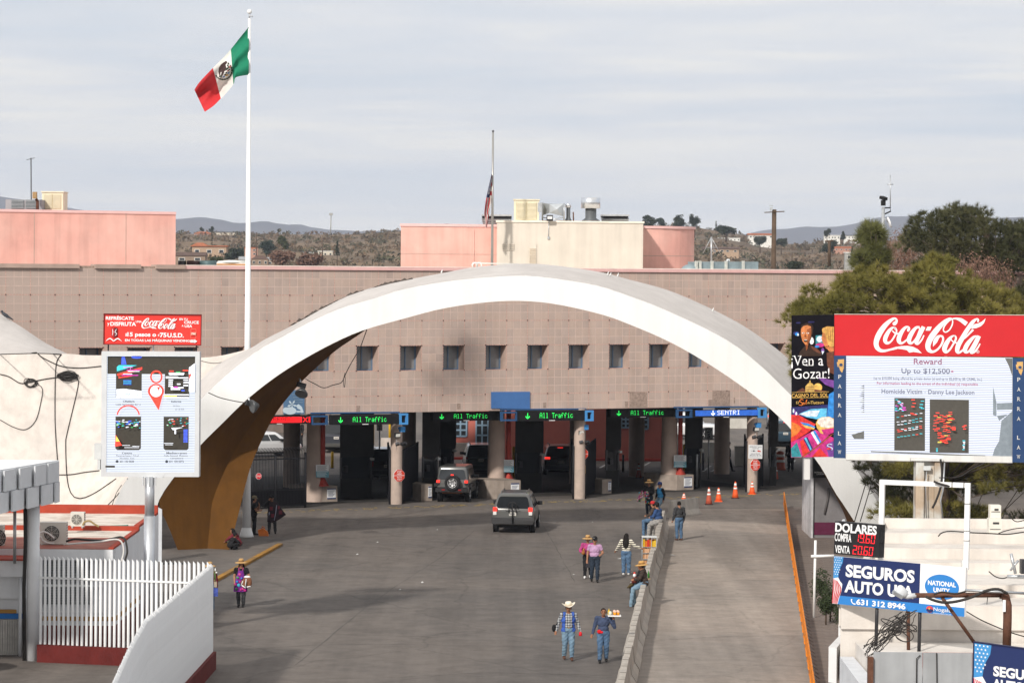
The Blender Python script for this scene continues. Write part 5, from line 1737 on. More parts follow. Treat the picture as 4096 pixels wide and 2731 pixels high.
fr.build('frame',ALUP,t,recalc=True)
def led_mat(name,col,dark,per,emit=.9):
 m=bpy.data.materials.new(name)
 m.use_nodes=True
 N,L=m.node_tree.nodes,m.node_tree.links
 b=N['Principled BSDF']
 tcn=N.new('ShaderNodeTexCoord')
 w=N.new('ShaderNodeTexWave')
 w.bands_direction='Z'
 w.inputs['Scale'].default_value=.314/per
 L.new(tcn.outputs['Object'],w.inputs['Vector'])
 mr_=N.new('ShaderNodeMapRange')
 mr_.inputs[1].default_value,mr_.inputs[2].default_value=.15,.55
 L.new(w.outputs['Fac'],mr_.inputs[0])
 mx_=N.new('ShaderNodeMixRGB')
 L.new(mr_.outputs[0],mx_.inputs[0])
 mx_.inputs[1].default_value=(*dark,1)
 mx_.inputs[2].default_value=(*col,1)
 L.new(mx_.outputs[0],b.inputs['Base Color'])
 b.inputs['Base Color'].default_value=(.05,.05,.05,1)
 L.new(mx_.outputs[0],b.inputs['Emission Color'])
 b.inputs['Emission Strength'].default_value=emit
 b.inputs['Roughness'].default_value=.6
 for l_ in list(b.inputs['Base Color'].links):
  L.remove(l_)
 return m
SCRW=led_mat('led_screen_white',(.80,.86,.95),(.36,.40,.50),.0536,1.1)
SCRK=mat('led_screen_dark',(.055,.050,.040),.6,.12,10)
colr={'red':(.85,.06,.04),'cyan':(.05,.50,.60),'blue':(.06,.12,.75),'mag':(.65,.05,.5),'yel':(.7,.6,.1),'whi':(.8,.85,.95),'grn':(.05,.45,.12),'gry':(.13,.14,.17)}
CM={n_:mat('led_'+n_+'_pixels',c_,.5,.25,14,emit=.55)for n_,c_ in colr.items()}
mb=MB()
f.rect(mb,962,162,1750,1208,0)
mb.build('display',SCRW,t)
mats=[SCRK,CM['red'],CM['cyan'],CM['blue'],CM['mag'],CM['yel'],CM['whi'],CM['grn'],CM['gry']]
mb=MB()
f.rect(mb,966,166,1750,240,0)
f.rect(mb,966,240,1270,325,0)
f.poly(mb,[(1270,325),(1690,325),(1690,290),(1750,225),(1750,240),(1270,240)],0)
for x0,y0,x1,y1 in((1042,325,1272,545),(1478,325,1697,545),(1040,708,1268,1010),(1470,708,1694,1010)):
 o_=f.lay()
 c=16
 f.poly(mb,[(x0,y0),(x1,y0),(x1,y1-c),(x1-c,y1),(x0+c,y1),(x0,y1-c)],0,o_)
f.poly(mb,[(1092,168),(1118,168),(1135,240),(1088,240)],3)
f.ell(mb,1225,172,48,14,3)
f.poly(mb,[(1048,262),(1068,245),(1230,246),(1050,302)],2)
f.poly(mb,[(1050,325),(1275,262),(1275,285),(1060,345)],1)
f.poly(mb,[(1065,352),(1215,335),(1150,352),(1065,364)],1)
for i in range(7):
 f.rect(mb,1120+rnd.uniform(-30,60),262+i*12,1190+rnd.uniform(-20,80),268+i*12,6 if i%2 else 4)
for y in range(380,425,9):
 f.rect(mb,1108,y,1180,y+5,2 if y%2 else 3)
f.poly(mb,[(1046,462),(1120,458),(1272,478),(1272,545),(1050,545)],6)
for i in range(60):
 x,y=rnd.uniform(1050,1260),rnd.uniform(475,540)
 f.rect(mb,x,y,x+10,y+3,rnd.choice((5,2,8,8)))
f.ribbon(mb,[(1405+48*math.cos(a),350+52*math.sin(a),14)for a in np.linspace(0,6.35,20)],1,50)
f.poly(mb,[(1345,515),(1462,515),(1430,645),(1424,645)],1)
f.ell(mb,1403,478,72,66,1,28)
f.ell(mb,1403,478,52,52,6,28)
f.poly(mb,[(1410,440),(1440,440),(1428,478)],1)
for y0,x0,x1,m_ in((292,1520,1560,1),(285,1640,1690,1),(302,1580,1620,7),(312,1515,1655,6),(322,1520,1650,6),(345,1490,1600,6),(352,1490,1690,6),(372,1515,1555,6),(390,1515,1552,6),(408,1515,1552,6),(426,1515,1552,6),(372,1648,1690,6),(395,1648,1695,6),(420,1648,1690,6),(440,1535,1650,6),(455,1535,1620,6),(408,1590,1622,6),(466,1630,1660,3),(436,1560,1600,4),(505,1478,1697,6),(515,1478,1590,5),(530,1478,1697,6)):
 f.rect(mb,x0,y0,x1,y0+11,m_)
f.poly(mb,[(1697,265),(1750,225),(1750,480),(1697,480)],6)
f.poly(mb,[(1697,325),(1722,318),(1700,375)],1)
f.ribbon(mb,[(1060+98-98*math.cos(a),700-92*math.sin(a),12)for a in np.linspace(.1,3.04,16)],1,40)
for i in range(46):
 x,y=rnd.uniform(1045,1110)if i<18 else rnd.uniform(1120,1262),rnd.uniform(730,806)
 f.rect(mb,x,y,x+rnd.uniform(10,26),y+6,rnd.choice((6,6,7,2,3)))
f.poly(mb,[(1050,870),(1105,965),(1042,975)],1)
f.poly(mb,[(1055,880),(1085,930),(1050,930)],5)
for i in range(30):
 x,y=rnd.uniform(1500,1690),rnd.uniform(715,800)
 f.rect(mb,x,y,x+rnd.uniform(8,22),y+5,rnd.choice((6,7,1,2)))
f.poly(mb,[(1545,806),(1650,802),(1560,826)],6)
f.rect(mb,1575,822,1588,860,6)
for y in range(820,930,12):
 f.rect(mb,1655,y,1692,y+8,3)
for y,x0,x1 in((942,1480,1565),(955,1490,1560),(962,1110,1180),(982,1130,1260),(970,1200,1262)):
 f.rect(mb,x0,y,x1,y+4,6)
f.rect(mb,962,1146,1046,1164,0)
mb.build('picture',mats,t)
tx=MB()
for txt,x0,x1,y0,y1,m_ in(('Centro',1108,1198,1024,1042,0),('Panamericana 1 Nivel',1058,1258,1048,1064,1),('Nogales, Son.',1090,1222,1074,1090,1),('631 150 0038',1090,1215,1098,1116,0),('Mediterraneo',1505,1688,1022,1040,0),('Calle General  Plutarco',1482,1695,1048,1064,1),('Campestre',1538,1655,1072,1088,1),('631 150 0372',1528,1660,1098,1116,0),('Obelisco',1115,1218,558,578,0),('Calle Hermosillo 427 2',1050,1272,588,604,1),('Reforma',1545,1635,560,578,0),('Calle Reforma',1560,1620,600,614,1),('631 150 0372',1580,1660,632,646,1)):
 f.text(tx,txt,x0,y0,x1,y1,m_,.02)
f.ell(tx,1066,1108,13,13,0)
f.ell(tx,1508,1108,13,13,0)
tx.build('caption',[mat('led_text_dark',(.06,.07,.09),.6),mat('led_text_grey',(.20,.22,.27),.6)],t)
t2=thing('control_box','grey control box fixed to the left side of the LED screen','electrical box',AT(390,1830,DL))
MB().bb(AT(377,1773,DL-.1),AT(409,1835,DL+.15)).build('case',mat('pale_grey_box',(.58,.60,.60),.5),t2)
MB().bb(AT(389,1838,DL-.1),AT(404,1876,DL+.1)).build('junction',mat('pale_grey_box'),t2)
DC=96.6
t=thing('drink_sign','red vending drink sign with white lettering above the LED screen','sign',AT(610,1381,DC))
f=Face2D(AT(417,1255,DC),AT(806,1259,DC),AT(415,1377,DC),(52,46,1268,440))
RED=mat('drink_red',(.72,.045,.035),.55,.05,1.5)
f.panel('panel',RED,t,.12)
fr=MB()
for a,b2,c,d in((46,40,1272,52),(46,432,1272,444),(46,52,56,432),(1262,52,1272,432)):
 fr.prism([f.P(a,b2),f.P(c,b2),f.P(c,d),f.P(a,d)],f.n*.04)
fr.build('frame',mat('dark_red_frame',(.16,.02,.02),.6),t,recalc=True)
for x in(90,655,1195):
 MB().prism([f.P(x,430,-.2),f.P(x+16,430,-.2),f.P(x+16,620,-.2),f.P(x,620,-.2)],-f.n*.06).build('post',DKMETAL if x!=655 else GALV,t,recalc=True)
def logo(f,mb,ox,oy,sc,mi=0):
 P1=lambda pts:[(ox+(x-780)*sc,oy+(y-150)*sc,w*sc)for x,y,w in pts]
 P2=lambda pts:[(ox+(918.5+.5105*x-780)*sc,oy+(44.8+.5105*y-150)*sc,w*.5105*sc)for x,y,w in pts]
 rb=lambda pts,n=44:f.ribbon(mb,pts,mi,n)
 rb(P1([(958,220,16),(960,212,34),(978,195,28),(985,175,18),(968,160,18),(930,178,30),(875,230,44),(828,300,50),(803,365,46),(806,410,42),(830,440,34),(870,450,24),(930,438,18),(990,422,22)]),60)
 f.poly(mb,[(ox+(x-780)*sc,oy+(y-150)*sc)for x,y in((975,428),(1040,434),(1080,442),(1102,464),(1140,457),(1215,468),(1180,434),(1135,412),(1085,403),(1030,406),(975,416))],mi)
 rb(P1([(980,262,16),(960,240,16),(925,262,28),(892,315,38),(882,355,36),(900,380,26),(935,365,16),(970,312,15),(985,270,14),(972,243,14),(955,242,12)]),50)
 rb(P1([(945,268,10),(970,290,12),(1000,296,14),(1030,288,14)]),20)
 rb(P1([(1080,268,14),(1084,268,26),(1098,252,20),(1090,236,16),(1062,242,24),(1028,285,36),(1006,340,40),(1012,370,34),(1035,380,20),(1075,352,14),(1100,322,10)]),50)
 rb(P1([(1192,238,20),(1160,242,24),(1122,290,38),(1098,345,40),(1106,375,32),(1130,375,18),(1165,330,14),(1190,270,14),(1198,244,10)]),44)
 rb(P1([(1228,232,36),(1205,280,36),(1170,350,38),(1163,375,32),(1180,384,20),(1212,350,14),(1232,308,12)]),40)
 f.poly(mb,[(ox+(x-780)*sc,oy+(y-150)*sc)for x,y in((1262,232),(1302,232),(1287,267),(1246,267))],mi)
 rb(P2([(1108,228,24),(1055,226,36),(960,290,66),(840,420,94),(738,560,100),(688,680,94),(700,765,78),(765,803,48),(845,770,36),(915,690,34),(950,605,36),(945,545,38),(905,525,32),(855,552,60),(815,620,72),(785,690,22),(778,712,4)]),80)
 rb(P2([(1060,224,14),(1112,250,18),(1108,330,24),(1060,420,24),(995,460,22),(957,432,22),(965,370,24),(1018,292,28),(1085,240,26),(1165,222,30),(1255,245,62),(1310,280,72),(1362,318,74)]),70)
 rb(P2([(1165,528,30),(1130,522,26),(1065,575,60),(1000,680,82),(978,760,82),(1008,806,50),(1070,765,34),(1135,660,32),(1175,580,36),(1168,530,28),(1135,522,22)]),50)
 rb(P2([(1085,580,18),(1130,625,22),(1190,645,26),(1240,630,22)]),20)
 rb(P2([(1555,284,18),(1560,268,32),(1565,240,28),(1540,225,26),(1470,280,62),(1385,400,72),(1295,550,80),(1220,690,82),(1202,780,74),(1230,815,42),(1290,780,34),(1330,735,28)]),60)
 rb(P2([(1290,600,8),(1340,560,18),(1410,485,30),(1478,412,40)]),24)
 f.poly(mb,[(q[0],q[1])for q in P2([(1437,395,0),(1468,342,0),(1500,318,0),(1560,305,0),(1625,275,0),(1695,215,0),(1665,300,0),(1610,355,0),(1530,388,0)])],mi)
 rb(P2([(1540,524,26),(1480,550,48),(1385,660,76),(1340,755,76),(1356,806,52),(1410,785,32),(1480,670,28),(1535,560,26)]),44)
 rb(P2([(1582,522,70),(1530,640,72),(1462,765,74),(1450,812,52),(1510,795,36),(1570,715,28),(1602,655,22)]),44)
mb=MB()
for txt,x0,x1,y0,y1,bo_ in(('REFRÉSCATE',72,422,68,122,.035),('y',93,120,162,203,.03),('DISFRUTA',130,452,148,200,.035),('UNA',448,523,128,156,.03),('EN TU',993,1096,92,120,.03),('CRUCE',1052,1238,126,164,.03),('A',1022,1047,178,202,.03),('USA',1060,1155,176,212,.03),('$',320,342,292,334,.03),('15 pesos o',346,706,280,350,.035),('¢',728,748,298,330,.03),('75',752,836,282,342,.035),('U.S.D.',846,1052,284,342,.035),('EN TODAS LAS MÁQUINAS VENDING',318,1128,360,404,.03)):
 f.text(mb,txt,x0,y0,x1,y1,0,bo_)
logo(f,mb,520,92,.445)
f.ribbon(mb,[(80,396,3),(115,368,14),(140,366,14),(172,392,12),(178,396,10),(184,392,12),(215,366,14),(240,368,14),(278,396,3)],0,40)
f.poly(mb,[(1135,370),(1190,370),(1190,362),(1222,388),(1190,412),(1190,404),(1135,404)],0)
f.text(mb,'A 20 m',1142,380,1200,394,3,.02)
f.poly(mb,[(145,222),(182,218),(182,348),(148,338)],1)
f.poly(mb,[(182,218),(222,225),(222,335),(182,348)],2)
f.ribbon(mb,[(160,240,5),(166,280,8),(160,320,5)],0,12)
f.ribbon(mb,[(210,240,5),(192,280,9),(215,300,6),(196,325,6)],0,14)
for q in([(1140,240),(1150,230),(1195,230),(1204,240),(1204,340),(1195,352),(1150,352),(1140,340),(1140,240)],):
 f.ribbon(mb,[(x,y,3)for x,y in q],4,40)
f.rect(mb,1142,272,1202,308,4)
f.ribbon(mb,[(1150,290,5),(1165,282,6),(1180,296,6),(1196,284,5)],0,12)
mb.build('lettering',[PRINTW,mat('carton_red',(.45,.03,.03),.5),mat('carton_dark',(.12,.02,.025),.5),RED,mat('can_outline',(.72,.30,.22),.5)],t)
PICK=mat('picket_white',(.78,.79,.80),.5,.05,4,streak=.08)
MAROON=mat('maroon_paint',(.115,.016,.014),.75,.18,2,.2,20)
fence=thing('picket_fence','white steel picket fence on a maroon base at the lower left','fence',(-8.85,89.1,0))
runA=[Vector((-14.25,90.5,0)),Vector((-8.87,89.15,0))]
runB=[Vector((-8.87,89.15,0)),Vector((-9.02,80,0)),Vector((-9.12,75,0)),Vector((-8.82,69.5,0)),Vector((-8.46,64.3,0)),Vector((-7.9,56,0))]
def along(path,step,start=0.0):
 out,acc=[],start
 tot=0
 for a,b in zip(path,path[1:]):
  L=(b-a).length
  while acc<tot+L:
   out.append((a+(b-a)*((acc-tot)/L),(b-a).normalized()))
   acc+=step
  tot+=L
 return out
pm=MB()
n_=10
for z,r_ in((0,.042),(2.56,.042)):
 pass
vs,fs=[],[]
for k_ in range(n_):
 an=2*math.pi*k_/n_
 vs.append(Vector((.043*math.cos(an),.043*math.sin(an),0)))
for k_ in range(n_):
 an=2*math.pi*k_/n_
 vs.append(Vector((.043*math.cos(an),.043*math.sin(an),2.62-.045*math.cos(an))))
fs=[(k_,(k_+1)%n_,(k_+1)%n_+n_,k_+n_)for k_ in range(n_)]+[tuple(range(n_,2*n_))]
pm.add(vs,fs)
pm.sm=[True]*n_+[False]
po=pm.build('picket',PICK)
pmesh=po.data
bpy.data.objects.remove(po)
cnt=0
for path,zb,step in((runA,.54,.149),(runB,.50,.125)):
 for p,d in along(path,step,.06):
  if cnt>=300:
   break
  o=bpy.data.objects.new('picket',pmesh)
  COL.objects.link(o)
  o.location=(p.x,p.y,zb)
  o.rotation_euler=(rnd.uniform(-.004,.004),rnd.uniform(-.004,.004),0)
  adopt(o,fence)
  cnt+=1
for path in(runA,runB):
 for z in(2.56,.75):
  if z<1 and path is runA:
   continue
  b=MB()
  for a,c in zip(path,path[1:]):
   d=(c-a).normalized()
   nrm=Vector((-d.y,d.x,0))
   s_=-1
   side_=nrm*(s_*.055)
   b.prism([a+side_+Vector((0,0,z-.03)),c+side_+Vector((0,0,z-.03)),c+side_+Vector((0,0,z+.03)),a+side_+Vector((0,0,z+.03))],nrm*(s_*.012))
  b.build('rail',PICK,fence,recalc=True)
 b=MB()
 for a,c in zip(path,path[1:]):
  d=(c-a).normalized()
  nrm=Vector((-d.y,d.x,0))*.13
  b.prism([a-nrm,c-nrm,c+nrm,a+nrm],(0,0,.53))
 b.build('base_wall',MAROON,fence,recalc=True)
ANW=mat('annex_white',(.72,.735,.755),.8,.06,1.2,.15,12,streak=.07)
REDP=mat('roof_red',(.36,.055,.03),.8,.18,2,.2,14)
REDF=mat('roof_red_faded',(.30,.10,.075),.85,.2,1.5,col2=(.36,.16,.12),mixs=1.0)
ROOFW=mat('roof_white_wash',(.68,.62,.55),.85,.14,2.2,col2=(.50,.42,.36),mixs=.9)
OCHS=mat('ochre_stripe',(.36,.19,.045),.7,.1)
t=thing('annex_house','low white annex with red roof edges behind the picket fence','building',(-12.3,93.2,0))
xr=-12.3
MB().bb((-26,93.2,0),(xr,99.3,3.18)).build('wall',ANW,t)
MB().bb((-26,99.4,0),(xr-.02,104.8,3.30)).build('wall',ANW,t)
MB().bb((-26,92.75,2.86),(xr-.02,93.19,3.19)).build('eave',ANW,t)
MB().bb((-26,92.8,3.195),(xr-.12,96.6,3.21)).build('roof_deck',REDF,t)
MB().bb((-26,96.6,3.195),(xr-.12,99.1,3.212)).build('roof_deck',ROOFW,t)
MB().bb((-26,99.5,3.31),(xr-.15,104.5,3.325)).build('roof_deck',ROOFW,t)
MB().prism([(xr-.16,92.8,3.2),(xr,92.8,3.2),(xr,99.3,3.2),(xr-.16,99.3,3.2)],(0,0,.06)).build('parapet',REDP,t,recalc=True)
MB().bb((-18.4,99.1,3.2),(xr,99.32,3.36)).build('parapet',REDP,t)
MB().bb((-26,104.5,3.3),(xr-.02,104.7,3.62)).build('parapet',REDP,t)
MB().bb((xr-.20,99.45,3.3),(xr-.02,104.5,3.38)).build('parapet',REDP,t)
MB().bb((-26,93.17,.0),(xr+.02,93.199,.78)).build('base_band',MAROON,t)
MB().bb((xr+.003,93.2,0),(xr+.03,99.3,.78)).build('base_band',MAROON,t)
MB().bb((-26,93.165,.93),(xr+.025,93.198,1.06)).build('stripe',OCHS,t)
MB().bb((xr+.004,93.2,.93),(xr+.034,99.3,1.06)).build('stripe',OCHS,t)
w_=MB()
p,q=AT(175,2235,93.18),AT(372,2415,93.18)
w0=MB().bb((p.x,93.13,q.z),(q.x,93.195,p.z)).build('window',WINDK,t)
mesh=MB()
for i in range(34):
 x=p.x+(q.x-p.x)*i/33
 mesh.tube([(x,93.10,q.z),(x+.0,93.10,p.z)],.008,4)
for i in range(28):
 z=q.z+(p.z-q.z)*i/27
 mesh.tube([(p.x,93.09,z),(q.x,93.09,z)],.008,4)
m2=mesh.build('security_mesh',GALV)
adopt(m2,w0)
tag(m2,kind='stuff')
MB().bb((p.x-.05,93.06,q.z+.55),(q.x+.4,93.10,q.z+.62)).build('window_rail',PICK,t)
MB().bb((p.x-.05,93.06,q.z-.25),(q.x+.4,93.10,q.z-.20)).build('window_rail',PICK,t)
def wall_ac(x0,x1,yt,yb,D,label,face=1):
 p,q=AT(x0,yt,D),AT(x1,yb,D)
 t=thing('ac_condenser',label,'air conditioner',((p.x+q.x)/2,D,q.z))
 ccol=mat('ac_case',(.60,.58,.53),.5,.08,3)
 MB().bb((p.x,D,q.z),(q.x,D+.34,p.z)).build('case',ccol,t)
 c=Vector(((p.x*.55+q.x*.45),D-.012,(p.z+q.z)/2))
 r=(p.z-q.z)*.36
 MB().lathe(c,[(r,-.01),(r,.01)],22,M=Matrix.Rotation(R(90),3,'X')).build('fan_opening',mat('fan_shadow',(.05,.05,.05),.7),t)
 g=MB()
 for k_ in range(5):
  rr_=r*(k_+1)/5
  g.tube([c+Vector((rr_*math.cos(a),-.02,rr_*math.sin(a)))for a in np.linspace(0,6.283,18)],.006,4,cap=False)
 for k_ in range(8):
  a=k_*math.pi/4
  g.tube([c+Vector((0,-.025,0)),c+Vector((r*math.cos(a),-.025,r*math.sin(a)))],.006,4)
 g.build('fan_guard',ccol,t)
 sg=MB()
 for k_ in range(7):
  z=q.z+(p.z-q.z)*(k_+1)/8
  sg.box((q.x+.005,D+.17,z),(.012,.28,.012))
 sg.build('side_fins',mat('fan_shadow'),t)
 for xx in(p.x+.06,q.x-.06):
  MB().box((xx,D+.17,q.z-.03),(.05,.38,.06)).build('foot',GALV,t)
wall_ac(160,265,2088,2176,94.0,'grey air conditioner with coiled pipes on the near red roof')
wall_ac(282,336,2048,2104,98.2,'beige air conditioner on the far roof in sunlight')
wall_ac(-30,12,2100,2200,93.6,'air conditioner cut by the left edge of the picture')
HOSE=mat('black_hose',(.03,.028,.027),.5)
def hose(pts,D0_,D1_,r,m_,label,cat='hose'):
 q=smooth_poly(pts,36)
 n=len(q)
 tag(MB().tube([AT(x,y,D0_+(D1_-D0_)*i/(n-1))for i,(x,y)in enumerate(q)],r,6).build('hose',m_),label,cat)
k=520/1510
H=lambda*p:[(x*k,1780+y*k)for x,y in p]
hose(H((770,1115),(860,1090),(1000,1098),(1200,1105),(1320,1080),(1400,1065),(1450,1090),(1470,1160),(1478,1240),(1462,1300),(1445,1350)),93.2,92.5,.035,HOSE,'black hose crossing the red roof and dropping over the edge')
hose(H((770,1150),(950,1135),(1150,1120),(1300,1095),(1385,1100),(1425,1150),(1435,1240),(1410,1350)),93.0,92.5,.028,mat('white_hose',(.62,.60,.58),.6),'white hose crossing the red roof beside the black one')
hose(H((465,1020),(510,1005),(570,1030),(630,1080)),93.7,93.8,.03,mat('white_hose'),'white pipe bend left of the near air conditioner, upper')
hose(H((470,1060),(500,1110),(560,1135),(630,1140)),93.7,93.8,.03,mat('white_hose'),'white pipe bend left of the near air conditioner, lower')
hose(H((960,930),(985,890),(1040,878),(1090,910),(1150,945)),98.0,98.0,.03,mat('ochre_hose',(.30,.22,.10),.6),'ochre insulated pipe arching beside the far air conditioner')
hose(H((1160,950),(1300,940),(1440,935),(1490,930)),99.6,99.6,.03,mat('green_hose',(.07,.20,.16),.6),'green hose lying on the far white roof')
CANP=mat('canopy_panel_grey',(.60,.62,.645),.55,.06,1.5)
t=thing('canopy','white canopy with staggered grey panels at the left edge','canopy',(-14.4,90.8,0))
cx,cy,cz1,cz0=-13.9,92.0,5.98,4.72
dv=Vector((-.227,-.974,0)).normalized()
nv_=Vector((.974,-.227,0)).normalized()
C0=Vector((cx,cy,0))
for row,off in((0,0.0),(1,.55)):
 z1=cz1-row*.63
 z0=z1-.63
 d0=-off
 while d0<7:
  a,b2=max(0,d0)+.012,d0+1.13-.012
  if b2>0.05:
   jut=.035+.02*((int(d0*10))%3)
   tilt=.09
   p0,p1=C0+dv*a+nv_*jut,C0+dv*b2+nv_*(jut+tilt)
   MB().prism([p0+Vector((0,0,z0+.01)),p1+Vector((0,0,z0+.01)),p1+Vector((0,0,z1-.01)),p0+Vector((0,0,z1-.01))],-nv_*.05).build('panel',CANP,t,recalc=True)
  d0+=1.13
MB().prism([C0+Vector((0,0,cz0+.05)),C0+dv*8+Vector((0,0,cz0+.05)),C0+dv*8+Vector((-14,0,cz0+.05)),C0+Vector((-14,0,cz0+.05))],(0,0,.2)).build('roof_deck',ANW,t,recalc=True)
MB().prism([C0+Vector((0,0,cz0+.02)),C0+dv*8+Vector((0,0,cz0+.02)),C0+dv*8+Vector((0,0,cz1+.02)),C0+Vector((0,0,cz1+.02))],-nv_*.12).build('parapet',ANW,t,recalc=True)
MB().bb((cx-14,cy-.02,cz0+.02),(cx+.01,cy+.12,cz1+.018)).build('parapet',ANW,t)
MB().bb((-16.35,91.9,5.4),(-14.6,91.97,5.85)).build('inner_box',PLASTER,t)
MB().lathe((-14.47,90.8,0),[(.195,0),(.195,cz0+.04)],20).build('post',ANW,t)
MB().lathe((-15.1,91.2,2.9),[(.05,0),(.05,1.8)],10).build('drain_pipe',GALV,t)
MB().tube([AT(60,1905,91.5),AT(78,1850,91.5),AT(80,1906,91.5)],.02,5).build('strut',ANW,t)
for i,(dx,w_)in enumerate(((-.22,.03),(-.26,.025),(-.19,.02))):
 tag(MB().tube([(-14.47+dx,90.65,4.7),(-14.47+dx+.02,90.62,3.6),(-14.47+dx-.02,90.62,2.2),(-14.47+dx,90.62,.02)],w_,6).build('cable',CABLE),('black cable strapped to the canopy post, middle one','black cable strapped to the canopy post, leftmost one','black cable strapped to the canopy post, nearest the post')[i],'cable','cables on the canopy post')
t=thing('guard_hut','low white hut with a grey ribbed skirt at the left edge','hut',(-16,92,0))
MB().bb((-24,91.9,1.75),(-14.95,94.8,2.75)).build('wall',ANW,t)
MB().bb((-24,91.6,2.45),(-14.7,91.895,2.95)).build('eave',ANW,t)
MB().bb((-24,91.5,2.953),(-14.68,93.0,3.0)).build('roof_edge',REDP,t)
MB().bb((-24,92.05,0),(-14.55,94.8,1.749)).build('lower_wall',ANW,t)
for i in range(26):
 x=-16.6+i*.075
 MB().bb((x,91.80,.02),(x+.06,91.84,1.12)).build('skirt_slat',mat('weathered_skirt',(.46,.44,.41),.8,.2,5,streak=.25),t)
MB().bb((-17,91.79,1.14),(-14.92,91.88,1.30)).build('blue_band',mat('blue_band',(.02,.14,.42),.6),t)
MB().bb((-17,91.80,1.31),(-15.15,91.88,1.42)).build('stripe',OCHS,t)
for x in(-15.02,-14.72):
 MB().tube([(x,91.78,0),(x,91.78,2.45)],.05,8).build('post',ANW,t)
t=thing('parked_car','rear corner of a dark car cut by the left edge','car',G(-40,2690))
g=G(-40,2690)
b=MB()
rowsc=[]
for zz,rr_ in((.25,.75),(.5,.95),(.8,.98),(1.0,.9),(1.2,.6)):
 rowsc.append([(g.x-1.2+rr_*1.15*math.cos(a),g.y+rr_*.9*math.sin(a),zz)for a in np.linspace(0,6.283,24,endpoint=False)])
b.grid(rowsc,closed=True)
b.add(rowsc[-1],[tuple(range(24))])
b.build('body',mat('car_dark_paint',(.03,.03,.035),.3,.05,spec=.6),t)
MB().lathe((g.x-.7,g.y-.6,.3),[(.3,-.1),(.3,.1)],18,M=Matrix.Rotation(R(90),3,'X')).build('wheel',RUBBER,t)
tag(MB().prism([AT(648,2252,110),AT(752,2252,110),AT(752,2256,110),AT(648,2256,110)],(0,.3,0)).build('dark_board',BLACKM),'thin dark board edge behind the picket fence','board')
DB=105.0
bx=(3720-2048)*DB/F
t=thing('billboard','large billboard of red drink banner over an LED reward notice with blue side strips','billboard',(bx,DB,0))
PDG=[0]
def bF(x0,x1,x2,y0,y1,y2,y3,fr,dl=DB+.8,dr=DB-.7,off=0.0):
 lerp=lambda x:dl+(dr-dl)*(x-3335)/(4300-3335)
 return Face2D(AT(x0,y0,lerp(x0)-off),AT(x1,y1,lerp(x1)-off),AT(x2,y2,lerp(x0)-off),fr)
k=.4464
zx,zy=lambda x:3150+x*k,lambda y:1200+y*k
COLR=mat('banner_red',(.56,.018,.024),.55,.05,1)
STEELW=mat('white_steel',(.72,.72,.70),.6,.08,2,streak=.12)
fR=bF(zx(420),zx(2550),zx(416),zy(128),zy(138),zy(496),0,(420,128,2550,496))
fR.panel('banner',COLR,t,.25)
mb=MB()
logo(fR,mb,780,152,1.0)
fR.text(mb,'®',1703,440,1732,468,0)
mb.build('logo',PRINTW,t)
fr=MB()
fr.prism([fR.P(420,124),fR.P(2550,124),fR.P(2550,129),fR.P(420,129)],fR.n*.03)
fr.build('edge_trim',mat('pale_trim',(.66,.60,.52),.6),t,recalc=True)
fL=bF(zx(524),zx(2016),zx(522),zy(500),zy(516),zy(1392),0,(524,500,2016,1392))
fL.panel('cabinet',STEELW,t,.3)
mb=MB()
fL.rect(mb,526,502,2014,1372,0)
mb.build('display',led_mat('notice_white',(.86,.90,1.0),(.32,.36,.48),.060,1.1),t)
mats=[mat('notice_dark',(.080,.075,.065),.6,.1,10),CM['red'],CM['cyan'],CM['yel'],CM['whi'],CM['mag'],mat('notice_grey',(.14,.145,.14),.6,.2,10),mat('notice_slate',(.22,.26,.30),.6,.15,8)]
mb=MB()
fL.rect(mb,962,870,1238,1340,0)
fL.rect(mb,1280,878,1630,1352,0)
fL.poly(mb,[(1950,505),(2014,505),(2014,660),(1985,575)],6)
for pts in([(1878,905),(2014,900),(2014,960),(1880,965)],[(1845,760),(1875,900),(1875,1020),(1845,1010)],[(1880,1015),(1975,1005),(1900,1060)]):
 fL.poly(mb,pts,7)
fL.poly(mb,[(2014,975),(2014,1372),(1842,1372),(1860,1310),(1900,1240),(1920,1060)],7)
fL.poly(mb,[(575,1205),(690,1170),(690,1240),(600,1240)],6)
for y in range(760,1000,18):
 fL.poly(mb,[(690,y),(690,y+10),(640+(y*7)%34,y+10)],6)
fL.poly(mb,[(752,1346),(1778,1368),(1778,1380),(752,1357)],6)
for i in range(40):
 x,y=rnd.uniform(965,1040),rnd.uniform(880,985)
 fL.rect(mb,x,y,x+16,y+5,rnd.choice((2,4,5,2)))
for y0 in(1015,1060,1085,1130,1145,1195):
 for j in range(7):
  x=985+j*34+rnd.uniform(-6,6)
  if x<1215:
   y=y0+22-j*6+rnd.uniform(-3,3)
   fL.rect(mb,x,y,x+24,y+5,rnd.choice((4,4,1,2)))
for x,y in((1130,880),(1140,910),(1130,940),(1120,1000),(1150,1010),(1215,890),(1205,920),(1200,945),(1215,955),(1050,950),(1055,970)):
 fL.rect(mb,x-14,y,x+16,y+7,2 if x>1180 else(1 if x>1100 else 5))
for i in range(88):
 u,v=rnd.gauss(0,1),rnd.random()
 y=985+v*290
 wv=80 if y<1080 else(88 if y<1160 else 44)
 x=1412+max(-1.2,min(1.2,u))*wv*.8
 if 1085<y<1100:
  continue
 fL.rect(mb,x-17,y,x+17,y+5,3 if rnd.random()<.08 else 1)
for x,y in((1585,1110),(1600,1100),(1595,1130)):
 fL.rect(mb,x-14,y,x+12,y+8,1)
for i in range(7):
 fL.rect(mb,1575+i%3*4,1235+i*13,1600-i,1242+i*13,4 if i%3 else 2)
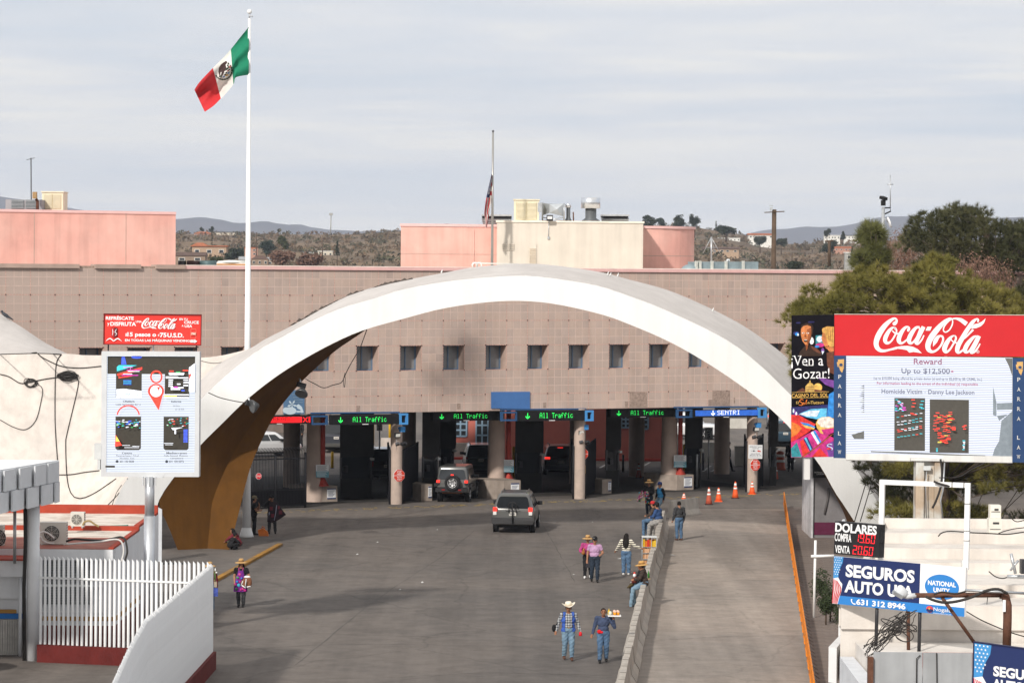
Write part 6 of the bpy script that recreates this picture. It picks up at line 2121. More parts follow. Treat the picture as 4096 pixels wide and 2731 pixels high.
for i in range(3):
 fL.rect(mb,1340,1308+i*12,1356,1315+i*12,2)
mb.build('picture',mats,t)
tx=MB()
TD,TP,TN=mat('notice_ink',(.16,.17,.24),.6),mat('notice_plum',(.38,.07,.16),.6),mat('notice_maroon',(.30,.13,.20),.6)
for txt,x0,x1,y0,y1,m_ in(('Reward',1138,1388,516,568,2),('Up to $12,500',1028,1462,602,664,0),('*',1470,1494,612,634,1),('(up to $10,000 being offered by private donor (s) and up to $2,500 by 88-CRIME, Inc.)',778,1748,686,716,0),('For information leading to the arrest of the individual (s) responsible',808,1712,730,760,1),('Homicide Victim - Danny Lee Jackson',850,1680,794,844,0)):
 fL.text(tx,txt,x0,y0+(x0-1250)*.011,x1,y1+(x0-1250)*.011,m_,.015)
tx.build('lettering',[TD,TP,TN],t)
fr=MB()
fr.prism([fL.P(522,1374),fL.P(2018,1374),fL.P(2018,1430),fL.P(522,1430)],fL.n*.06)
fr.prism([fL.P(522,1431),fL.P(2018,1431),fL.P(2018,1436),fL.P(522,1436)],-fL.n*.3)
fr.build('lower_frame',STEELW,t,recalc=True)
NVY=mat('strip_navy',(.022,.055,.145),.6,.06)
GOLD=mat('strip_gold',(.60,.36,.13),.6,.1)
def seriftext(f,mb,ch,cx,cy,w,h,mi):
 f.text(mb,ch,cx-w/2,cy-h/2,cx+w/2,cy+h/2,mi,.0)
 o_=f.lay()
 for sx in{'P':(-.42,),'A':(-.5,.5),'R':(-.42,.5),'L':(-.42,),'W':()}.get(ch,()):
  f.rect(mb,cx+sx*w-w*.18,cy+h*.42,cx+sx*w+w*.18,cy+h/2,mi,o_)
 if ch in 'WPRL':
  for sx in((-.5,.5)if ch=='W'else(-.42,)):
   f.rect(mb,cx+sx*w-w*.18,cy-h/2,cx+sx*w+w*.18,cy-h*.42,mi,o_)
for nm,x0,x1,y0,yb,ys,lab in(('side_banner',416,524,496,1413,(685,770,856,941,1027,1192,1278,1360),0),('side_banner',2018,2130,518,1452,(710,797,884,972,1060,1229,1316,1402),1)):
 f=bF(zx(x0),zx(x1),zx(x0-4),zy(y0),zy(y0+2),zy(yb),0,(x0,y0,x1,yb),off=.09)
 sb=f.panel(nm,NVY,t,.06)
 mb=MB()
 cx=(x0+x1)/2+4
 dx,dy=cx-472,y0-496
 f.poly(mb,[(440+dx,555+dy),(452+dx,550+dy),(448+dx,532+dy),(505+dx,527+dy),(503+dx,605+dy),(488+dx,650+dy),(470+dx,628+dy),(462+dx,600+dy),(446+dx,595+dy)],0)
 f.ell(mb,478+dx,578+dy,16,12,1)
 f.ribbon(mb,[(438+dx,578+dy,3),(465+dx,592+dy,3),(503+dx,592+dy,3)],1,8)
 for ch,yy in zip('PARRALAW',ys):
  lm=MB()
  seriftext(f,lm,ch,cx-4,yy,25,34,0)
  lm.build('letter',mat('strip_cream',(.74,.72,.66),.6),t)
 mb.build('emblem',[GOLD,NVY,NVY,PRINTW],t)
cb=MB()
for x0,x1 in((3668,3700),(3742,3772)):
 cb.bb((AT(x0,1500,DB).x,DB-.05,-.0),(AT(x1,1500,DB).x,DB+.6,AT(3700,1838,DB).z))
cb.bb((AT(3700,1500,DB).x+.002,DB+.12,0),(AT(3742,1500,DB).x-.002,DB+.4,AT(3700,1838,DB).z))
cb.build('column',mat('weathered_column',(.66,.66,.62),.65,.1,2,streak=.25,col2=(.48,.38,.28),mixs=.9),t)
MB().prism([AT(3645,1832,DB-.15),AT(3772,1834,DB-.15),AT(3772,1844,DB-.15),AT(3645,1842,DB-.15)],(0,.8,0)).build('head_plate',STEELW,t,recalc=True)
MB().bb(AT(3694,1863,DB-.1),AT(3722,1880,DB-.02)).build('breaker_box',mat('pale_grey_box'),t)
MB().tube([AT(3778,1850,DB-.1),AT(3772,1960,DB-.1),AT(3762,2000,DB-.1),AT(3772,2080,DB-.1)],.03,5).tube([AT(3706,1885,DB-.1),AT(3703,1950,DB-.1),AT(3706,2085,DB-.1)],.02,5).build('conduit',GALV,t)
t=thing('casino_banner','tall dark casino banner with two laughing faces and bright roulette colours','banner',(AT(3250,1830,DB).x,DB,0))
f=bF(3166,3337,3165,1262,1258,1829,0,(42,55,470,1495),off=.02)
CASB=mat('casino_black',(.008,.007,.010),.8,.2,spec=.05)
f.panel('panel',CASB,t,.2)
for x in(3195,3232):
 p=AT(x,1830,DB+1.8)
 MB().bb((p.x-.06,p.y,p.z+.02),(p.x+.06,p.y+.1,p.z+3.5)).build('support',STEELW,t)
cm=[mat('cas_'+n_,c_,.7,.38,8)for n_,c_ in(('skin',(.55,.19,.065)),('skin_dark',(.26,.075,.025)),('hair',(.035,.018,.012)),('blond',(.60,.33,.09)),('brown',(.13,.045,.025)),('blue',(.03,.22,.60)),('pale',(.62,.72,.85)),('red',(.62,.035,.03)),('orange',(.65,.17,.03)),('magenta',(.50,.03,.20)),('teal',(.03,.22,.26)),('navy',(.025,.025,.12)),('cream',(.74,.66,.60)),('gold',(.55,.36,.10)),('white',(.80,.80,.82)),('violet',(.16,.05,.26)),('cyan',(.10,.42,.66)),('sunyellow',(.66,.40,.10)))]
ci={n_:i for i,n_ in enumerate(('skin','skin_dark','hair','blond','brown','blue','pale','red','orange','magenta','teal','navy','cream','gold','white','violet','cyan','sunyellow'))}
mb=MB()
def P_(pts,c):
 f.poly(mb,pts,ci[c])
def E_(cx,cy,rx,ry,c,n=18):
 f.ell(mb,cx,cy,rx,ry,ci[c],n)
for x,y,w,h,c in((90,235,36,30,'navy'),(96,245,22,26,'blue'),(108,250,10,22,'pale'),(240,125,40,14,'navy'),(110,130,30,12,'navy')):
 E_(x,y,w/1.2,h/1.6,c)
P_([(285,262),(360,258),(360,355),(285,362)],'teal')
E_(325,300,32,32,'pale')
E_(330,360,44,22,'magenta')
E_(245,315,22,36,'white')
E_(300,375,24,12,'blue')
E_(355,415,16,26,'violet')
P_([(345,420),(372,425),(352,458)],'pale')
P_([(138,185),(142,155),(190,132),(240,140),(262,175),(258,230),(240,290),(214,352),(190,358),(150,320),(132,260)],'hair')
P_([(138,190),(160,165),(200,155),(238,170),(243,240),(228,310),(205,352),(180,352),(152,312),(136,250)],'skin')
P_([(198,200),(238,180),(243,240),(228,310),(205,352),(196,330),(212,290)],'skin_dark')
E_(184,312,20,15,'hair')
E_(184,305,15,5,'cream')
E_(160,235,14,7,'cream')
E_(206,237,14,7,'cream')
E_(162,236,5,5,'hair')
E_(206,238,5,5,'hair')
E_(182,262,9,16,'skin_dark')
P_([(180,352),(212,352),(205,400),(190,415)],'skin_dark')
P_([(130,420),(185,360),(190,415),(230,355),(290,385),(345,440),(345,470),(110,470)],'hair')
P_([(235,365),(300,395),(345,440),(320,445),(260,410)],'brown')
P_([(355,190),(400,172),(468,178),(468,380),(430,380),(395,345),(372,300),(358,250),(348,205)],'blond')
P_([(355,240),(372,232),(388,280),(402,330),(412,372),(380,380),(355,330),(342,290)],'skin')
P_([(380,385),(420,375),(468,385),(468,430),(425,432),(405,405)],'skin')
P_([(395,440),(468,425),(468,660),(430,640),(400,560)],'brown')
for i in range(7):
 f.ribbon(mb,[(395+i*11,180,3),(400+i*11,250,3),(412+i*9,330,3)],ci['skin_dark'if i%2 else 'sunyellow'],10)
P_([(300,680),(468,720),(468,800),(380,760)],'violet')
def serif_line(txt,x0,x1,y0,y1,c,bold=.0):
 f.text(mb,txt,x0,y0,x1,y1,ci[c],bold)
serif_line('¡Ven a',42,362,462,592,'white',-.004)
serif_line('Gozar!',60,425,592,698,'white',-.004)
o_=f.lay()
for x0,x1,y in((52,82,464),(108,138,464),(222,262,562),(186,214,562),(335,362,562),(330,372,690),(372,392,690)):
 f.rect(mb,x0,y,x1,y+5,ci['white'],o_)
E_(308,790,44,44,'sunyellow')
P_([(90,830),(155,790),(190,812),(250,800),(395,828),(395,834),(90,834)],'brown')
P_([(184,830),(184,775),(210,745),(222,740),(226,715),(234,715),(238,740),(255,748),(274,775),(274,830)],'gold')
for y in(782,800,816):
 f.rect(mb,190,y,270,y+5,ci['brown'])
f.rect(mb,48,832,420,836,ci['gold'])
f.rect(mb,48,890,418,894,ci['gold'])
serif_line('CASINO DEL SOL',46,414,848,886,'sunyellow',.01)
serif_line('El',92,118,926,952,'gold',.0)
f.ribbon(mb,[(165,915,5),(145,905,9),(125,925,9),(150,940,9),(150,965,8),(118,962,4)],ci['orange'],24)
f.ribbon(mb,[(175,950,6),(168,938,6),(160,952,6),(172,958,5),(182,945,4)],ci['orange'],14)
f.ribbon(mb,[(184,955,4),(196,925,6),(200,905,5),(190,930,5),(196,958,5)],ci['orange'],16)
serif_line('de',204,236,930,952,'gold',.0)
serif_line('Tucson',236,368,924,955,'gold',.01)
P_([(42,985),(468,960),(468,1100),(240,1100),(42,1060)],'navy')
P_([(420,860),(468,830),(468,1100),(400,1090),(412,960)],'blue')
P_([(120,1052),(240,1005),(400,1000),(396,1090),(300,1110),(200,1088)],'cyan')
P_([(122,1055),(230,1022),(330,1020),(300,1085),(200,1078)],'pale')
for i in range(5):
 E_(66+i*14,1020+i*16,9,22,'violet'if i%2 else 'pale',10)
P_([(42,1060),(120,1065),(200,1110),(290,1160),(230,1230),(120,1300),(42,1340)],'red')
P_([(42,1130),(110,1160),(150,1200),(100,1260),(42,1290)],'orange')
P_([(130,1135),(210,1150),(285,1185),(275,1205),(190,1180)],'blue')
P_([(140,1160),(230,1180),(280,1200),(268,1215),(190,1195)],'sunyellow')
P_([(42,1340),(130,1300),(200,1260),(285,1215),(468,1300),(468,1493),(42,1493)],'magenta')
P_([(45,1490),(42,1400),(100,1340),(150,1490)],'teal')
P_([(130,1330),(165,1310),(225,1440),(190,1480),(160,1490)],'red')
P_([(165,1310),(205,1285),(260,1400),(235,1440)],'navy')
P_([(175,1300),(192,1290),(248,1410),(238,1425)],'cyan')
P_([(240,1245),(262,1232),(330,1350),(310,1365)],'pale')
P_([(262,1232),(282,1222),(345,1340),(330,1350)],'blue')
P_([(330,1400),(410,1490),(250,1490)],'red')
P_([(290,1150),(300,1195),(335,1250),(410,1275),(468,1240),(468,1105),(420,1085),(350,1090),(310,1110)],'sunyellow')
P_([(300,1140),(330,1100),(390,1088),(440,1095),(468,1115),(468,1190),(400,1200),(340,1185)],'cream')
P_([(345,1215),(468,1200),(468,1245),(410,1275),(370,1265)],'magenta')
f.ribbon(mb,[(150,1490,10),(260,1420,10),(370,1330,12),(430,1280,12),(468,1262,10)],ci['brown'],20)
f.ribbon(mb,[(160,1488,3),(270,1416,3),(380,1326,4),(450,1270,4)],ci['orange'],20)
P_([(390,1370),(468,1330),(468,1493),(420,1493)],'violet')
f.ribbon(mb,[(455,1370,6),(425,1362,7),(405,1378,7),(430,1392,7),(455,1405,7),(450,1425,6)],ci['pale'],22)
E_(420,1410,22,10,'red')
mb.build('print',cm,t)
t=thing('kiosk','grey block kiosk with a plum base band under the arch leg','kiosk',G(3330,2085))
DK_=133.0
p,q=AT(3254,1860,DK_),AT(3420,2083,DK_)
MB().bb((p.x,DK_,0),(q.x,DK_+4,4.4)).build('wall',mat('kiosk_grey',(.20,.19,.195),.9,.15,1.5,.3,14),t)
MB().bb((p.x+.06,DK_-.03,.25),(q.x,DK_-.004,.80)).build('base_band',mat('plum_paint',(.10,.015,.045),.7,.15),t)
MB().bb((p.x-.10,DK_-.15,0),(p.x-.004,DK_+4,4.5)).build('side_panel',mat('side_panel_pale',(.60,.60,.62),.7,.2,3,streak=.3),t)
MB().tube([AT(3316,1950,DK_-.05),AT(3310,2000,DK_-.05),AT(3298,2055,DK_-.05)],.05,6).build('damp_streak',mat('damp_mark',(.12,.11,.11),.9),t)
f=Face2D(AT(3252,1832,DK_-.2),AT(3335,1832,DK_-.2),AT(3252,1910,DK_-.2),(0,0,83,78))
t2=thing('shop_board','black board with small white lines above the grey kiosk','sign',AT(3295,1910,DK_))
f.panel('panel',BLACKM,t2,.08)
mb=MB()
f.text(mb,'ENTREGA EN',6,54,46,59,0,.01)
f.text(mb,'O A DOMICILIO',14,61,58,66,0,.01)
mb.build('lettering',PRINTW,t2)
tag(MB().bb(AT(3218,1836,128),AT(3236,1915,128.4)).build('door_post',PLASTER),'white post left of the black shop board','post')
for x0,x1,lab in((3340,3420,'thin guy cable crossing the arch leg, left one'),(3363,3443,'thin guy cable crossing the arch leg, right one')):
 tag(MB().tube([AT(x1+44,1930,118),AT(x0+78,2085,118)],.02,4).build('cable',CABLE),lab,'cable')
SHOP=mat('shop_cream',(.68,.64,.595),.9,.08,.8,.2,10,streak=.10,col2=(.60,.555,.51),mixs=.5)
shop=thing('shop_row','row of cream flat-roofed shops stepping away below the billboard','building',(8.2,71,0))
def shop_x(y):
 return 8.04+(y-72.2)*.1605
ys=[71.0,75.5,80.7,85.3,89.6,95.3]
for i,(a,b2)in enumerate(zip(ys,ys[1:])):
 zt_=3.86+.05*(i%2)
 MB().prism([(shop_x(a),a,0),(26,a,0),(26,b2-.03,0),(shop_x(b2),b2-.03,0)],(0,0,zt_)).build('wall',SHOP,shop,recalc=True)
 MB().prism([(shop_x(b2)-.04,b2-.28,zt_),(26,b2-.28,zt_),(26,b2-.02,zt_),(shop_x(b2)-.04,b2-.02,zt_)],(0,0,.30)).build('parapet',SHOP,shop,recalc=True)
 MB().prism([(shop_x(a)-.04,a,zt_-.25),(shop_x(a)+.14,a,zt_-.25),(shop_x(b2)+.14,b2-.3,zt_-.25),(shop_x(b2)-.04,b2-.3,zt_-.25)],(0,0,.42)).build('parapet',SHOP,shop,recalc=True)
 MB().prism([(shop_x(a)-.22,a+.5,2.2),(shop_x(a)-.05,a+.3,2.2),(shop_x(b2)-.05,b2-.6,2.2),(shop_x(b2)-.22,b2-.8,2.2)],(0,0,.85)).build('awning',mat('awning_white',(.70,.70,.70),.7,.06),shop,recalc=True)
MB().bb((shop_x(71),70.9,3.55),(26,71.25,4.12)).build('parapet',SHOP,shop)
MB().prism([(shop_x(71)-.12,64,0),(shop_x(71)+.3,64,0),(shop_x(71)+.3,70.88,0),(shop_x(71)-.02,70.88,0)],(0,0,2.9)).build('blue_pier',mat('pier_white_blue',(.62,.64,.67),.8,.1),shop,recalc=True)
MB().prism([(shop_x(71)-.16,64,0),(shop_x(71)-.123,64,0),(shop_x(71)-.05,70.8,0),(shop_x(71)-.08,70.8,0)],(0,0,1.9)).build('blue_band',mat('blue_band'),shop,recalc=True)
low=thing('low_shop','lower front shop with red roof edge and grey sheet fascia','building',(9,64.5,0))
MB().bb((shop_x(71)+.34,64.9,0),(26,70.85,3.25)).build('wall',SHOP,low)
MB().bb((8.62,66.4,3.26),(26,66.7,3.55)).build('parapet',REDP,low)
mtl=mat('grey_sheet_fascia',(.36,.375,.39),.55,.10,1.2,streak=.15)
pL=AT(3494,2607,64.2)
for i in range(4):
 x0=pL.x+i*1.06
 MB().bb((x0+.006,64.2,2.0),(x0+1.054,64.26,pL.z-.03*i*.2)).build('panel',mtl,low)
MB().tube([(pL.x+1.0,64.17,pL.z-.05),(pL.x+.92,64.15,pL.z-.12),(pL.x+.92,64.15,2.4)],.012,5).tube([(pL.x+1.35,64.17,pL.z),(pL.x+1.38,64.15,2.4)],.014,5).tube([(pL.x+.15,64.17,pL.z-.68),(pL.x+1.2,64.17,pL.z-.72)],.008,4).build('wire',CABLE,low)
tag(MB().prism([(pL.x-.12,64.1,0),(pL.x-.01,64.1,0),(pL.x-.01,64.3,0),(pL.x-.12,64.3,0)],(0,0,pL.z-.1)).build('post',RUST,None,recalc=True),'rusty post at the left end of the grey sheet fascia','post')
for x0,x1,y0,y1,D,lab in((3962,4004,2020,2072,91,'small cream air conditioner box on the shop roof, upper of two'),(3956,4006,2074,2158,90.6,'cream air conditioner box on the shop roof, lower of two')):
 p,q=AT(x0,y0,D),AT(x1,y1,D)
 t=thing('ac_box',lab,'air conditioner',((p.x+q.x)/2,D,q.z))
 MB().bb((p.x,D,min(q.z,4.3)),(q.x,D+.4,p.z)).build('case',mat('cream_case',(.70,.67,.60),.6,.06),t)
 MB().bb((p.x+.12,D-.012,p.z-.16),(q.x-.08,D-.003,p.z-.1)).build('handle',mat('fan_shadow'),t)
 MB().bb((p.x+.03,D-.01,(p.z+q.z)/2-.01),(q.x-.03,D-.002,(p.z+q.z)/2+.01)).build('seam',mat('fan_shadow'),t)
def wires(pts,Dd,r,label,cat='cable'):
 q=smooth_poly(pts,26)
 tag(MB().tube([AT(x,y,Dd)for x,y in q],r,5).build('cable',CABLE),label,cat)
kk=.594
Y=lambda*p:[(3150+x*kk,1800+y*kk)for x,y in p]
wires(Y((1015,580),(1040,555),(1100,545),(1250,555),(1365,560),(1480,565),(1593,550)),88,.02,'black cable lying across the upper shop roof')
wires(Y((1445,460),(1470,420),(1500,450),(1540,480),(1600,470)),89,.016,'cable loop right of the roof air conditioner boxes')
wires(Y((1420,560),(1460,545),(1520,530),(1600,520)),88.5,.016,'cable from the lower air conditioner box to the right edge')
wires(Y((1355,815),(1400,850),(1450,862),(1490,850)),78,.016,'cable drooping beside the grey conduit')
wires(Y((1205,1085),(1300,1140),(1400,1185),(1500,1225),(1600,1255)),66,.014,'pale-tipped cable running down right from the insurance sign')
wires(Y((1350,960),(1345,1080),(1400,1150),(1430,1260)),72,.010,'thin wire hanging down the shaded shop wall')
tag(MB().tube([AT(*Y((1480,848))[0],77.5),AT(*Y((1620,852))[0],77.5)],.05,8).build('conduit',GALV),'thick grey conduit on the shop roof at the right edge','pipe')
t=thing('roof_bracket','grey steel bracket with a dark lamp at the right edge','bracket',AT(4085,2290,77))
MB().tube([AT(*Y((1505,695))[0],77),AT(*Y((1535,830))[0],77)],.04,6).tube([AT(*Y((1555,740))[0],77),AT(*Y((1500,810))[0],77)],.03,6).build('strut',GALV,t)
MB().bb(AT(4086,2238,77),AT(4110,2290,77.3)).build('lamp',DKMETAL,t)
t=thing('empty_sign_stand','empty white square sign frame standing above the shop roof','frame',AT(3512,2240,72.6))
fq=Face2D(AT(3518,1918,72.8),AT(3880,1932,72.0),AT(3511,2242,72.8),(0,0,1,1))
SQ=mat('white_tube',(.78,.78,.77),.6,.06,3)
for nm,a,b2,c,d in(('top_bar',0,0,1,.058),('side_bar',0,.06,.054,1),('side_bar',.946,.06,1,1.06)):
 MB().prism([fq.P(a,b2),fq.P(c,b2),fq.P(c,d),fq.P(a,d)],-fq.n*.11).build(nm,SQ,t,recalc=True)
for x,y0_ in((.80,0),(.93,0)):
 MB().prism([fq.P(x,-.002,.01),fq.P(x+.008,-.002,.01),fq.P(x+.008,.06,.01),fq.P(x,.06,.01)],-fq.n*.13).build('clamp',BLACKM,t,recalc=True)
for y_ in(.25,.58,.70):
 MB().prism([fq.P(.944,y_,.01),fq.P(1.003,y_,.01),fq.P(1.003,y_+.006,.01),fq.P(.944,y_+.006,.01)],-fq.n*.13).build('clamp',BLACKM,t,recalc=True)
MB().bb(AT(3848,2240,72.2),AT(3866,2300,72.3)).build('taped_joint',mat('tape_white',(.7,.7,.68),.6,.2,10),t)
wires(Y((985,210),(1020,225),(1080,240),(1180,250)),72.2,.03,'black cable wrapped along the top of the white frame')
wires(Y((1030,60),(1040,150),(1030,250),(1000,340),(975,390)),104,.04,'black conduit cable down the billboard column')
wires(Y((1020,185),(1150,180),(1240,130),(1330,85)),103,.02,'pale cable running from the column up to the right')
t=thing('exchange_sign','black DOLARES exchange rate sign with red digits','led sign',AT(3425,2240,72))
f=Face2D(AT(3340,2083.5,72.6),AT(3519.5,2099,71.7),AT(3335,2213,72.6),(0,0,540,390),.006)
f.panel('cabinet',BLACKM,t,.22)
mb=MB()
f.text(mb,'DOLARES',8,14,508,125,0,.035)
f.text(mb,'COMPRA',6,138,208,236,0,.02)
f.text(mb,'VENTA',16,284,196,374,0,.02)
mb.build('lettering',PRINTW,t)
SEG7={'0':'abcdef','1':'bc','2':'abged','6':'afgedc','9':'abcdfg'}
dm=MB()
for y0,ds,x0 in((124,'1960',250),(268,'2060',232)):
 for i,c in enumerate(ds):
  x=x0+i*62+(8 if i>1 else 0)
  w,h=46,104
  o_=f.lay()
  S={'a':(x,y0,x+w,y0+8),'g':(x,y0+h/2-4,x+w,y0+h/2+4),'d':(x,y0+h-8,x+w,y0+h),'f':(x,y0+9,x+8,y0+h/2-5),'b':(x+w-8,y0+9,x+w,y0+h/2-5),'e':(x,y0+h/2+5,x+8,y0+h-9),'c':(x+w-8,y0+h/2+5,x+w,y0+h-9)}
  for sgm in SEG7[c]:
   a,b2,c2,d2=S[sgm]
   sh_=-10*((b2+d2)/2-y0)/h+8
   f.rect(dm,a+sh_,b2,c2+sh_,d2,0,o_)
  if i==1:
   f.rect(dm,x+w+5,y0+h-10,x+w+13,y0+h,0,o_)
dm.build('digits',mat('digit_red',(.85,.02,.03),.5,0,emit=.9),t)
MB().prism([f.P(540,60,-.02),f.P(556,62,-.02),f.P(556,215,-.02),f.P(540,213,-.02)],-f.n*.15).build('side_box',BLACKM,t,recalc=True)
tag(MB().prism([f.P(-75,20,-.5),f.P(-55,-10,-.5),f.P(-30,60,-.5),f.P(-28,280,-.5),f.P(-40,330,-.5),f.P(-80,300,-.5)],-f.n*.08).build('curved_sign',mat('pale_plastic',(.62,.64,.67),.5,.05),None,recalc=True),'pale curved plastic sign seen edge-on left of the black exchange sign','sign')
tag(MB().prism([f.P(-28,10,-.3),f.P(-4,10,-.3),f.P(-8,400,-.3),f.P(-30,400,-.3)],-f.n*.1).build('edge_post',SQ,None,recalc=True),'white square post behind the left side of the exchange sign','post')
def insurance(t,f,q=1.0,ts=1.0,tx=0,ty=0):
 mats_=[mat('insurance_navy',(.020,.033,.115),.5,.05),mat('insurance_blue',(.035,.21,.56),.5,.05),PRINTW,mat('flag_sky',(.06,.27,.58),.5),mat('stripe_red',(.52,.04,.06),.5),mat('sun_red',(.62,.07,.08),.5),mat('sun_gold',(.7,.35,.05),.5)]
 mb=MB()
 HB=f.fr[3]
 f.rect(mb,0,0,590,HB-58,0)
 f.rect(mb,590,0,888,HB-58,2)
 f.rect(mb,0,HB-58,888,HB,1)
 S2=lambda pts:[(x*q,y*(1+(q-1)*.7))for x,y in pts]
 f.poly(mb,S2([(0,0),(66,0),(62,40),(46,75),(38,100),(34,140),(0,150)]),3)
 for r_ in range(8):
  for c_ in range(4):
   x,y=6+c_*15+(r_%2)*7,8+r_*16
   if x<56-max(0,r_-2)*4:
    o_=f.k
    f.poly(mb,S2([(x+5*(1 if j%2==0 else.42)*math.sin(j*math.pi/5),y-5.5*(1 if j%2==0 else.42)*math.cos(j*math.pi/5))for j in range(10)]),2,f.lift+.06*.1)
 f.poly(mb,S2([(0,150),(34,140),(48,165),(64,182),(60,230),(46,275),(36,320),(0,320)])if q==1 else S2([(0,150),(34,140),(48,165),(64,182),(62,224),(0,224)]),2)
 for i in range(5):
  x=3+i*13
  f.ribbon(mb,[(a*q,b_*(1+(q-1)*.7),w_*q)for a,b_,w_ in((x*.5,152+i*3,3),(x*.9,190+i*2,7),(x,222 if q>1 else 230,7.5),(x*.75-2,275,7),(x*.6-2,318,5))[:3 if q>1 else 5]],4,20)
 for txt,x0,x1,y0,y1,b_ in(('SEGUROS',86,556,46,132,.04),('AUTO USA',82,552,152,236,.04),('631 312 8946',166,502,272,312,.035)):
  dy_=HB-320 if y0>260 else ty
  f.text(mb,txt,tx+x0*ts,dy_+y0*(ts if y0<260 else 1),tx+x1*ts,dy_+y1*(ts if y0<260 else 1),2,b_)
 if q>1:
  mb.build('print',mats_,t)
  return
 f.ribbon(mb,[(134,276,10),(134,292,7),(146,306,7),(162,308,10)],2,16)
 f.ell(mb,738,140,112,82,1,40)
 f.text(mb,'NATIONAL',646,102,830,134,2,.035)
 f.text(mb,'UNITY',684,146,792,178,2,.035)
 f.text(mb,'INSURANCE',684,192,786,206,2,.02)
 f.ell(mb,664,292,23,22,5)
 f.poly(mb,[(641,294),(664,286),(687,294),(683,306),(664,314),(645,306)],0)
 f.ell(mb,662,288,6,6,6)
 f.text(mb,'Nogales',690,276,822,308,2,.005)
 f.text(mb,'INSURANCE',690,311,806,318,2,.0)
 mb.build('print',mats_,t)
t=thing('insurance_sign','blue and white auto insurance sign tilted above the shops, fully visible one','sign',AT(3600,2440,69))
f=Face2D(AT(3337,2223,70.9),AT(3864,2269,68.2),AT(3331,2412,70.9),(0,0,888,320))
f.panel('panel',mat('sign_back_white',(.72,.72,.72),.6),t,.06)
insurance(t,f)
for x,m_ in((290,DKMETAL),(580,DKMETAL),(498,RUST)):
 a=f.P(x,318,-.1)
 b2=AT(3150+(305+x if x!=498 else 815)*kk,1800+(1365 if x!=498 else 1330)*kk,a.y)
 MB().tube([a+Vector((0,0,.4)),Vector((b2.x,a.y,3.2))],.042,6).build('post',m_,t)
t=thing('insurance_sign','second auto insurance sign cut by the bottom right corner','sign',AT(3900,2731,57))
f=Face2D(AT(3899,2570,57.2),AT(3899+535,2570+71,55.6),AT(3893,2570+250,57.2),(0,0,888,415))
f.panel('panel',mat('sign_back_white'),t,.06)
insurance(t,f,1.75,.80,64,95)
fr=MB()
for a,b2,c,d in((-9,-9,897,0),(-9,0,0,415)):
 fr.prism([f.P(a,b2,.012),f.P(c,b2,.012),f.P(c,d,.012),f.P(a,d,.012)],-f.n*.10)
fr.build('frame',mat('navy_frame',(.012,.016,.06),.5),t,recalc=True)
t=thing('bracket_lamp','rusty brown bracket arm with a silver security lamp across the insurance sign','lamp',AT(4028,2572,60))
DA=60.0
MB().tube([AT(4027,2580,DA),AT(4030,2470,DA),AT(4030,2420,DA),AT(4022,2385,DA),AT(4005,2377,DA)],.088,12).build('post',RUST,t)
MB().tube([AT(4012,2378,DA),AT(3660,2380,DA)],.05,10).build('arm',RUST,t)
MB().tube([AT(3768,2388,DA),AT(3897,2568,DA)],.035,8).build('brace',RUST,t)
MB().tube([AT(4096+20,2372,DA-.1),AT(3860,2359,DA-.1)],.028,8).build('conduit',GALV,t)
MB().tube([AT(3664,2380,DA),AT(3630,2384,DA),AT(3612,2380,DA)],[.05,.055,.05],10).build('socket',ALUP,t)
M_=Matrix.Rotation(R(-52),3,'Y')
MB().lathe(AT(3606,2366,DA),[(.04,-.13),(.09,-.10),(.11,.02),(.09,.09),(.02,.12)],14,M=M_).build('lamp_head',ALUP,t)
MB().box(AT(3590,2376,DA-.08),(.20,.2,.07),0,0,.1,.5).build('lamp_lens',GALV,t)
MB().bb(AT(4011,2398,DA-.12),AT(4022,2445,DA-.1)).build('label_plate',PRINTW,t)
wires(Y((930,985),(985,1010),(1060,1025),(1150,1015),(1250,985),(1340,945),(1420,935),(1480,965)),59.7,.03,'black cable swinging below and over the lamp arm')
wires(Y((985,970),(1040,955),(1130,965),(1200,950)),59.8,.02,'short black cable wrapped on the lamp arm')
mb=MB()
for i in range(18):
 x0,y0=rnd.uniform(760,880),rnd.uniform(1085,1110)
 x1,y1=rnd.uniform(500,600),rnd.uniform(1320,1385)
 bow=rnd.uniform(-70,60)
 n_=14
 pts=[]
 for j in range(n_):
  u=j/(n_-1)
  pts.append((x0+(x1-x0)*u+bow*math.sin(math.pi*u)+rnd.uniform(-9,9),y0+(y1-y0)*u+30*math.sin(2*math.pi*u+i)*.6))
 q=smooth_poly([Y(p)[0]for p in pts],30)
 Dd=66.8+rnd.uniform(-.15,.5)
 mb.tube([AT(x,y,Dd)for x,y in q],.009,4,cap=False)
for i in range(9):
 cx_,cy_,rx_,ry_=rnd.uniform(680,820),rnd.uniform(1130,1260),rnd.uniform(30,70),rnd.uniform(20,45)
 mb.tube([AT(*Y((cx_+rx_*math.cos(a),cy_+ry_*math.sin(a+i)))[0],66.9)for a in np.linspace(0,6.283,20)],.011,4,cap=False)
tag(mb.build('cable_tangle',CABLE),'big tangle of black cables hanging under the insurance sign','cable')
t=thing('pipe_gallows','thin white pipe post with a crossbar on the pavement','post',G(3256,2471,.1))
g=G(3255,2471,.1)
MB().tube([g,AT(3262,2160,g.y)],.045,8).build('post',SQ,t)
MB().tube([AT(3244,2224,g.y-.06),AT(3336,2222,g.y-.06)],.05,8).build('crossbar',SQ,t)
